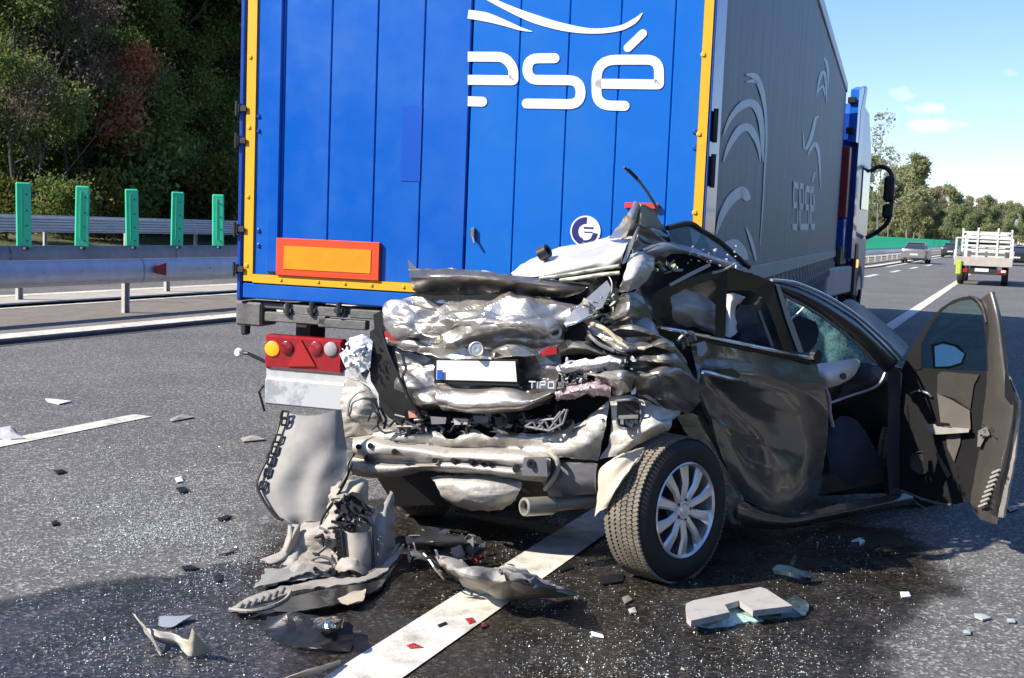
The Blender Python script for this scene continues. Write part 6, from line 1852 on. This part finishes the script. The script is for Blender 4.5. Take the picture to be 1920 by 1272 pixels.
for x, y in ((530, 776), (531, 788), (519, 820), (512, 842), (505, 862), (499, 884), (490, 908)):
    mb = MB()
    w, h = 11, 10
    pts = [(x - 1, y - h / 2), (x + w, y - h / 2 + 1), (x + w - 3, y + h), (x - 4, y + h - 1)]
    for a, b in zip(pts, pts[1:] + pts[:1]):
        mb.tube([CVd(*a, .035), CVd(*b, .035)], .006, 5)
    mb.build('clip', M_BLACK, ed)
patch('rolled_edge', bc, M_INSIDE, [[(540, 985, .06), (560, 984, .07), (563, 992, .06)], [(538, 1010, .08), (548, 1008, .10), (556, 1012, .08)], [(526, 1034, .10), (536, 1040, .12), (544, 1040, .1)], [(488, 1048, .12), (510, 1056, .13), (530, 1052, .12)]], .006, 8, 84, 20, 34, .006, CVd)
hose('cover_rib', bc, M_INSIDE2, [(545, 985, .08), (546, 1010, .10), (536, 1036, .12)], .007, 14, CVd)
# folded inner part with the dark hole
patch('inner_shell', bc, M_INSIDE, [[(622, 915, .10), (650, 900, .12), (676, 900, .12), (690, 905, .1)], [(612, 950, .12), (640, 945, .18), (672, 940, .17), (688, 945, .12)], [(604, 985, .14), (632, 990, .20), (668, 995, .2), (694, 990, .14)], [(606, 1020, .16), (634, 1030, .22), (666, 1040, .22), (700, 1020, .16)], [(626, 1062, .2), (646, 1076, .26), (678, 1080, .26), (706, 1066, .2)]], .010, 7, 85, 50, 60, .004, CVd, fac=.07, fs=.10, sharp=9, jag=.014)
plate('shell_hole', bc, M_DARK, [(640, 935, .235), (660, 922, .235), (678, 926, .235), (684, 942, .235), (676, 962, .235), (660, 968, .24), (640, 960, .24), (632, 950, .235)], .01, CVd)
rubble('hole_scrap', M_BLACK, 34, 628, 690, 930, 990, .2, .27, .02, .07, 51, bc, CVd)
rubble('wet_scrap', mat('wet_black', (.03, .03, .032), .15, coat=.5), 24, 632, 690, 960, 1000, .23, .28, .01, .06, 52, bc, CVd)
patch('ribbed_duct', bc, M_INSIDE, [[(640, 994, .25), (662, 1000, .28), (690, 996, .25), (700, 990, .2)], [(642, 1030, .26), (664, 1036, .30), (692, 1032, .28), (704, 1030, .22)], [(648, 1062, .26), (668, 1076, .30), (690, 1074, .28), (706, 1060, .22)]], .004, 5, 86, 26, 26, .006, CVd, jag=.002)
mb = MB()
for i in range(9):
    y = 996 + i * 8.5
    a = (634 + i * .9, y)
    mb.box(CVd(a[0], a[1], .27), (.03, .03, .016)).tube([CVd(a[0] - 5, a[1] + 3, .27), CVd(a[0] + 6, a[1] - 2, .28)], .006, 5)
mb.build('duct_teeth', M_BLACK, bc)['kind'] = 'stuff'
hose('cable', bc, M_BLACK, [(640, 995, .28), (644, 1030, .29), (650, 1066, .29), (668, 1082, .31), (690, 1078, .3), (700, 1060, .27), (698, 1010, .26), (696, 985, .25)], .006, 40, CVd)
hose('cable', bc, M_BLACK, [(660, 800 + 70, .12), (656, 880, .15), (644, 910, .16), (622, 945, .15), (606, 970, .14), (600, 990, .14)], .006, 30, CVd)
hose('cable', bc, M_BLACK, [(664, 850, .16), (652, 870, .17), (650, 890, .17), (636, 915, .18)], .008, 20, CVd)
hose('cable', bc, M_TRIMG, [(600, 990, .15), (618, 1000, .18), (616, 1020, .19), (594, 1040, .2), (586, 1052, .2)], .008, 20, CVd)
hose('cable', bc, M_TRIMG, [(584, 1050, .2), (600, 1044, .21), (620, 1050, .22), (628, 1064, .24), (612, 1072, .24), (598, 1066, .22)], .008, 24, CVd)
rubble('cable_clips', M_BLACK, 26, 590, 650, 985, 1085, .16, .27, .01, .05, 53, bc, CVd)
patch('right_wing', bc, M_INSIDE, [[(734, 920, .06), (738, 926, .06), (740, 940, .05)], [(716, 948, .10), (728, 950, .10), (740, 970, .07)], [(700, 985, .14), (722, 990, .15), (740, 1010, .08)], [(694, 1040, .18), (716, 1040, .19), (738, 1030, .10)], [(702, 1076, .2), (722, 1062, .2), (752, 1020, .08)]], .006, 6, 87, 36, 54, .004, CVd, fac=.03, fs=.10, sharp=9, jag=.010)
patch('left_wing', bc, mat('dirty_flap', (.42, .36, .28), .8, vary=.2, vscale=6), [[(660, 905, .10), (680, 898, .11), (690, 902, .1)], [(655, 915, .14), (676, 912, .16), (692, 925, .12)], [(650, 930, .16), (668, 925, .19), (690, 950, .14)]], .012, 8, 88, 20, 20, .005, CVd)
# long curved lip on the road
patch('lip', bc, M_INSIDE, [[(430, 1142, .30), (470, 1118, .30), (540, 1100, .28), (600, 1086, .28), (660, 1082, .28), (712, 1062, .26), (758, 1018, .12)],
      [(436, 1146, .34), (480, 1132, .36), (544, 1112, .34), (604, 1100, .34), (664, 1094, .34), (718, 1074, .30), (757, 1030, .14)]], .006, 6, 89, 110, 14, .004, CVd, fac=.016, fs=.10, sharp=9, jag=.010)
patch('lip_underside', bc, mat('skirt_wet_black', (.02, .02, .021), .25, coat=.5, vary=.3), [[(436, 1148, .33), (500, 1132, .35), (560, 1116, .33), (620, 1102, .33), (680, 1094, .33), (722, 1078, .29), (756, 1040, .14)], [(470, 1150, .30), (520, 1150, .32), (570, 1146, .32), (626, 1136, .32), (676, 1120, .31), (712, 1100, .28), (740, 1066, .16)]], .008, 6, 90, 60, 14, .006, CVd)
mb = MB()
for i in range(7):
    x, y = 448 + i * 13, 1140 - i * 3.8 - (i > 4) * (i - 4) * 2
    mb.tube([CVd(x, y, .37), CVd(x + 6, y - 9 - i * .5, .36)], .006, 5)
mb.tube(spline([CVd(430, 1143, .37), CVd(470, 1146, .38), CVd(510, 1138, .37), CVd(536, 1124, .36), CVd(545, 1110, .35)], 20), .009, 6)
mb.build('lip_teeth', M_INSIDE, bc)
patch('torn_tongue', bc, mat('tongue_cream', (.50, .42, .31), .75, vary=.15), [[(632, 1122, .36), (660, 1112, .37), (686, 1106, .36)], [(640, 1130, .36), (664, 1124, .38), (684, 1122, .36)], [(652, 1134, .34), (668, 1132, .35), (680, 1128, .34)]], .006, 8, 91, 20, 14, .005, CVd)

# second torn trim lying to the right under the tail
def FL(z0=.04):
    return lambda px, py, d=0.0: G(px, py, d)
F0 = FL()
tr2 = thing('torn_trim', G(930, 1090), 'long torn pale plastic trim lying across the white line under the car tail', 'car part')
M_TRIMP = mat('trim_pale', (.36, .335, .295), .6, .1, col2=(.14, .125, .11), c2lo=.48, c2hi=.72, vscale=9, bump=.15, bscale=40)
patch('trim_sheet', tr2, M_TRIMP, [[(806, 1030, .10), (850, 1042, .16), (890, 1058, .16), (930, 1068, .14), (960, 1060, .18), (1000, 1075, .16), (1040, 1092, .10), (1082, 1108, .04)],
      [(812, 1044, .12), (848, 1062, .2), (886, 1076, .2), (926, 1084, .18), (962, 1086, .2), (1000, 1096, .18), (1040, 1106, .12), (1084, 1114, .04)],
      [(824, 1062, .06), (850, 1082, .12), (884, 1096, .12), (922, 1104, .12), (960, 1110, .12), (1000, 1116, .1), (1036, 1118, .06), (1070, 1120, .02)],
      [(836, 1082, .01), (856, 1100, .02), (886, 1112, .02), (922, 1118, .02), (958, 1124, .02), (996, 1128, .02), (1030, 1126, .02), (1060, 1124, .01)]], .016, 10, 92, 130, 44, .003, F0, fac=.055, fs=.10, sharp=9, jag=.014)
patch('trim_box', tr2, M_TRIMG, [[(935, 1062, .20), (970, 1072, .2), (1010, 1088, .17), (1050, 1098, .12)], [(946, 1068, .24), (976, 1080, .24), (1012, 1094, .22), (1046, 1104, .14)], [(960, 1084, .2), (982, 1094, .2), (1012, 1104, .18), (1036, 1108, .12)]], .008, 12, 93, 50, 26, .003, F0, fac=.05, fs=.07, sharp=9, jag=.012)
patch('trim_blade', tr2, M_BLACK, [[(790, 1036, .14), (800, 1046, .14), (808, 1060, .12)], [(796, 1034, .16), (812, 1050, .15), (826, 1070, .12)], [(806, 1036, .15), (826, 1056, .14), (838, 1080, .08)]], .004, 5, 94, 16, 16, .004, F0)
hose('trim_edge', tr2, M_AIRB, [(794, 1038, .17), (806, 1052, .16), (818, 1070, .13), (832, 1086, .06)], .004, 12, F0)
patch('trim_shelf', tr2, M_BLACK, [[(760, 1006, .16), (800, 998, .2), (850, 1000, .2), (900, 1010, .18)], [(765, 1020, .18), (804, 1016, .24), (850, 1018, .24), (902, 1022, .2)], [(780, 1034, .1), (812, 1030, .14), (854, 1034, .14), (890, 1032, .1)]], .016, 9, 95, 40, 20, .006, F0)
rubble('trim_scrap', M_TRIMG, 30, 770, 900, 1000, 1040, .08, .22, .02, .09, 54, tr2, F0)
rubble('trim_scrap_wet', mat('wet_black', (.03, .03, .032), .15), 26, 760, 900, 1000, 1050, .08, .22, .02, .1, 55, tr2, F0)

def debris(name, label, cat, mt, rows, amp=.006, freq=8, seed=1, nu=16, nv=10, thick=.004, group=None):
    o = patch(name, None, mt, rows, amp, freq, seed, nu, nv, thick, F0, .004, fac=amp * 1.6, fs=.07, sharp=9)
    recenter(o)
    return tag(o, label, cat, group)
# pieces bottom left
debris('plastic_shard', 'curved cream plastic shard lying at the bottom left of the road', 'shard', mat('shard_cream', (.50, .46, .38), .6, vary=.1), [[(268, 1180, .03), (290, 1180, .06), (330, 1190, .05), (352, 1200, .08), (356, 1174, .16)], [(274, 1188, .02), (296, 1194, .06), (332, 1202, .04), (356, 1214, .05), (368, 1192, .12)], [(284, 1194, .01), (306, 1202, .03), (334, 1210, .02), (358, 1232, .01), (398, 1222, .02)]], .006, 9, 2, 40, 16)
debris('trim_strip', 'thin curved strip leaning on the cream shard at the bottom left', 'strip', M_INSIDE, [[(246, 1149, .10), (262, 1170, .08), (282, 1200, .04), (302, 1228, .01)], [(252, 1152, .10), (270, 1176, .08), (288, 1204, .04), (304, 1222, .01)]], .002, 6, 3, 24, 6)
debris('plastic_shard', 'small flat grey shard just above the cream shard at the bottom left', 'shard', mat('shard_grey', (.30, .32, .34), .5), [[(298, 1156, .02), (328, 1156, .02), (362, 1154, .02)], [(296, 1172, .01), (322, 1176, .01), (345, 1164, .02)]], .003, 8, 4)
debris('chrome_piece', 'shiny chrome piece on the black wet sheet at the bottom of the picture', 'car part', M_CHROME, [[(592, 1160, .08), (620, 1152, .10), (648, 1158, .08)], [(586, 1178, .08), (616, 1176, .12), (636, 1176, .07)], [(600, 1192, .03), (618, 1192, .05), (630, 1184, .03)]], .016, 10, 5, 24, 16)
debris('black_sheet', 'crumpled wet black plastic sheet at the bottom below the torn bumper cover', 'car part', mat('sheet_black', (.012, .012, .013), .38, vary=.3), [[(500, 1152, .04), (560, 1150, .07), (620, 1158, .07), (662, 1176, .04)], [(498, 1180, .02), (560, 1182, .04), (620, 1190, .04), (664, 1200, .02)], [(520, 1206, .01), (570, 1214, .02), (620, 1220, .02), (656, 1222, .01)]], .02, 9, 6, 60, 40)
debris('trim_strip', 'pale curved strip lying at the bottom edge beside the white line', 'strip', M_INSIDE, [[(520, 1276, .03), (560, 1262, .05), (600, 1250, .05), (640, 1238, .03)], [(524, 1290, .01), (566, 1272, .02), (606, 1258, .02), (638, 1246, .01)]], .004, 6, 7, 30, 8)
# glass and shelf panel right
sh = thing('broken_shelf', G(1400, 1150), 'pale grey broken parcel shelf with shattered glass on the wet road at the lower right', 'car part')
M_SHELF = mat('shelf_grey', (.42, .40, .365), .85, col2=(.27, .25, .22), c2lo=.5, c2hi=.8, vscale=12, bump=.2, bscale=120)
def shelfpt(px, py): return G(px, py, .07)
sv = [(1286, 1132), (1300, 1126), (1425, 1101), (1436, 1104), (1486, 1136), (1412, 1145), (1386, 1126), (1359, 1134), (1368, 1148), (1296, 1164), (1288, 1156)]
fix_normals(MB().prism([shelfpt(*p) for p in sv], (0, 0, -.026)).build('shelf_board', M_SHELF, sh))
M_GEDGE = mat('glass_aqua', (.42, .62, .56), .12, .0, vary=.3, vscale=30, bump=.7, bscale=60, coat=.6)
patch('glass_sheet', sh, M_GEDGE, [[(1300, 1160, .03), (1340, 1156, .03), (1364, 1142, .03), (1392, 1132, .03)], [(1306, 1172, .015), (1346, 1166, .02), (1380, 1154, .02), (1410, 1148, .02)], [(1330, 1176, .01), (1360, 1174, .01), (1400, 1166, .01), (1432, 1166, .01)]], .012, 12, 96, 40, 16, .006, F0)
patch('dark_glass', sh, mat('glass_dark', (.05, .08, .075), .1, coat=.6, col2=(.30, .36, .34), vscale=20, c2lo=.55, c2hi=.75), [[(1412, 1146, .04), (1452, 1140, .05), (1490, 1118, .03)], [(1416, 1156, .03), (1460, 1150, .03), (1516, 1136, .02)], [(1432, 1164, .01), (1470, 1160, .01), (1510, 1154, .01)]], .01, 10, 97, 30, 16, .005, F0)
debris('dark_trim', 'dark blue glossy trim piece in the shade beside the car sill', 'car part', mat('trim_navy', (.02, .04, .06), .25, coat=.4), [[(1450, 1060, .06), (1480, 1062, .07), (1510, 1072, .06), (1534, 1078, .04)], [(1448, 1068, .05), (1478, 1074, .06), (1508, 1082, .05), (1536, 1086, .02)]], .006, 8, 8, 24, 10, .02)
debris('wing_piece', 'dark blade standing up from the navy trim piece beside the car', 'car part', mat('trim_navy', (.02, .04, .06), .25), [[(1478, 1064, .05), (1484, 1052, .12), (1490, 1043, .16)], [(1484, 1066, .05), (1490, 1056, .11), (1494, 1046, .15)]], .002, 8, 9, 10, 6)
for i, (pts, mt, lab) in enumerate((
    ([(318, 786), (342, 777), (364, 782), (322, 790)], M_TRIMP, 'flat grey curved piece on the dry road right of the lane dash'),
    ([(452, 822), (475, 816), (498, 824), (456, 828)], M_INSIDE, 'thin pale strip on the road left of the torn bumper cover'),
    ([(0, 802), (20, 799), (30, 812), (46, 822), (20, 824), (0, 822)], mat('piece_pale', (.5, .49, .47), .5), 'pale curved fragment on the lane dash at the left edge'),
    ([(85, 748), (108, 750), (134, 752), (110, 758), (90, 753)], mat('paper_white', (.75, .75, .80), .8), 'white paper scrap on the dry road far left'),
    ([(100, 882), (116, 880), (124, 884), (108, 888)], M_BLACK, 'small black scrap on the dry road at the left middle'),
    ([(330, 915), (345, 912), (355, 920), (338, 924)], M_BLACK, 'dark lump on the dry road right of centre among the glass'),
    ([(328, 896), (340, 894), (344, 902), (332, 904)], mat('paper_white', (.75, .75, .80), .8), 'small white chip beside the dark lump among the glass'),
    ([(402, 1082), (412, 1074), (418, 1086), (406, 1092)], M_BLACK, 'small black chunk above the wet edge left of the bumper cover'),
    ([(340, 1062), (358, 1060), (376, 1066), (345, 1068)], M_BLACK, 'thin black strip on the wet edge left of the bumper cover'),
    ([(410, 1040), (432, 1030), (448, 1028), (430, 1036)], M_TRIMP, 'narrow pale strip on the glass strewn road near the cover'),
    ([(406, 972), (424, 966), (436, 968), (416, 976)], M_BLACK, 'small dark flat scrap left of the hanging cover edge'),
    ([(96, 978), (106, 975), (110, 982), (98, 984)], M_BLACK, 'tiny black scrap low on the dry road at the left'),
    ([(1120, 1082), (1150, 1076), (1170, 1076), (1168, 1090), (1130, 1096)], M_BLACK, 'black broken plastic bit in front of the rear wheel'),
    ([(1166, 1120), (1178, 1116), (1186, 1124), (1172, 1132)], mat('brown_chip', (.22, .17, .14), .7), 'brown chip on the wet road in front of the rear wheel'),
    ([(1178, 1142), (1190, 1138), (1194, 1148), (1182, 1150)], mat('grey_chip', (.40, .38, .36), .7), 'grey chip below the brown one in front of the wheel'),
    ([(1108, 1184), (1130, 1190), (1132, 1194), (1110, 1190)], mat('paper_white', (.75, .75, .80), .8), 'white sliver right of the white line near the bottom'),
    ([(1688, 1110), (1704, 1110), (1708, 1118), (1690, 1120)], mat('paper_white', (.75, .75, .80), .8), 'white lump at the edge of the car shadow on the right'),
    ([(1826, 1150), (1846, 1152), (1858, 1158), (1842, 1162), (1828, 1156)], mat('shard_aqua', (.42, .47, .45), .4), 'pale flat oval fragment at the lower right'),
    ([(1888, 1160), (1902, 1160), (1904, 1166), (1890, 1166)], mat('shard_aqua', (.42, .47, .45), .4), 'small pale fragment near the right edge'),
    ([(1806, 1182), (1818, 1180), (1820, 1188), (1808, 1188)], mat('shard_aqua', (.42, .47, .45), .4), 'tiny pale chip below the pale oval fragment'),
    ([(886, 1040), (898, 1036), (904, 1042), (896, 1050), (886, 1048)], M_REDL, 'red lens fragment by the torn trim under the tail'),
    ([(872, 1160), (886, 1158), (892, 1166), (880, 1170)], M_REDL, 'dark red chip lying on the white line'),
    ([(902, 1168), (912, 1166), (914, 1174), (904, 1176)], mat('dark_red', (.12, .03, .03), .4), 'dark maroon chip beside the red chip on the white line'),
    ([(820, 1172), (836, 1166), (838, 1170), (824, 1176)], M_BLACK, 'small dark sliver on the white line'),
    ([(762, 1210), (776, 1206), (794, 1214), (770, 1216)], M_REDL, 'red shard low on the white line'),
    ([(1596, 1014), (1612, 1008), (1622, 1014), (1612, 1022), (1618, 1014), (1606, 1014)], mat('paper_white', (.75, .75, .80), .8), 'pale curved sliver in the shade below the open doorway'),
    ([(1045, 1064), (1070, 1058), (1074, 1064), (1052, 1072)], M_BLACK, 'thin dark strip on the white line near the tail'),
    ([(1886, 952), (1900, 948), (1910, 954), (1894, 960)], M_BLACK, 'dark scrap right of the open door bottom'),
)):
    P = [G(px, py, .012) for px, py in pts]
    c = sum(P, Vector()) / len(P)
    h = max(.005, min(.016, (P[0] - P[len(P) // 2]).length * .07))
    vs = [Vector((p.x, p.y, .006)) for p in P] + [Vector((p.x, p.y, .012 + .5 * h * abs(noise.noise(p * 7)))) * 1 for p in P] + [Vector((c.x, c.y, .012 + h))]
    n = len(P)
    fs = [(k, (k + 1) % n, n + (k + 1) % n, n + k) for k in range(n)] + [(n + k, n + (k + 1) % n, 2 * n) for k in range(n)] + [tuple(range(n - 1, -1, -1))]
    o = link('debris_piece', mesh('debris_piece', vs, fs), mt)
    fix_normals(o); recenter(o)
    tag(o, lab, 'debris', 'small pieces strewn on the road')

# broken glass strewn over the road: uncountable crumbs
def glass(name, n, regions, mt, seed, smin, smax):
    rs = random.Random(seed)
    vs, fs = [], []
    tot = sum(r[4] for r in regions)
    for (x0, x1, y0, y1, w) in regions:
        for _ in range(int(n * w / tot)):
            q = G(rs.triangular(x0, x1), y0 + (y1 - y0) * rs.random() ** .8)
            if noise.noise(q * 2.2) + rs.random() * .9 < .34: continue
            s = rs.uniform(smin, smax) * (1.8 if rs.random() < .06 else 1)
            a = rs.uniform(0, 6.28)
            o = len(vs)
            u, w_ = Vector((math.cos(a), math.sin(a), rs.uniform(-.4, .4))) * s, Vector((-math.sin(a), math.cos(a), rs.uniform(-.4, .4))) * s * rs.uniform(.5, 1)
            z = Vector((0, 0, s * .7))
            b = q + Vector((0, 0, .006))
            vs += [b - u, b + w_, b + u * .8 - w_ * .6, b + z + u * .2]
            fs += [(o, o + 1, o + 3), (o + 1, o + 2, o + 3), (o + 2, o, o + 3)]
    o = link(name, mesh(name, vs, fs), mt)
    return tag(o, 'crumbs of broken safety glass strewn over the road round the wreck', 'broken glass', None, 'stuff')
M_CRUMB = mat('glass_crumbs_mat', (.52, .58, .55), .18, .0, vary=.25, vscale=40, coat=.3)
glass('broken_glass', 26000, [(-60, 560, 790, 1060, 2.6), (100, 480, 900, 1040, 1.0), (100, 640, 830, 1120, 1.0), (-60, 560, 1080, 1272, .45), (60, 700, 690, 800, .25), (950, 1900, 1120, 1280, .34), (900, 1300, 1180, 1300, .28), (720, 1200, 1000, 1150, .2), (1250, 1900, 960, 1110, .10)], M_CRUMB, 5, .0017, .0046)
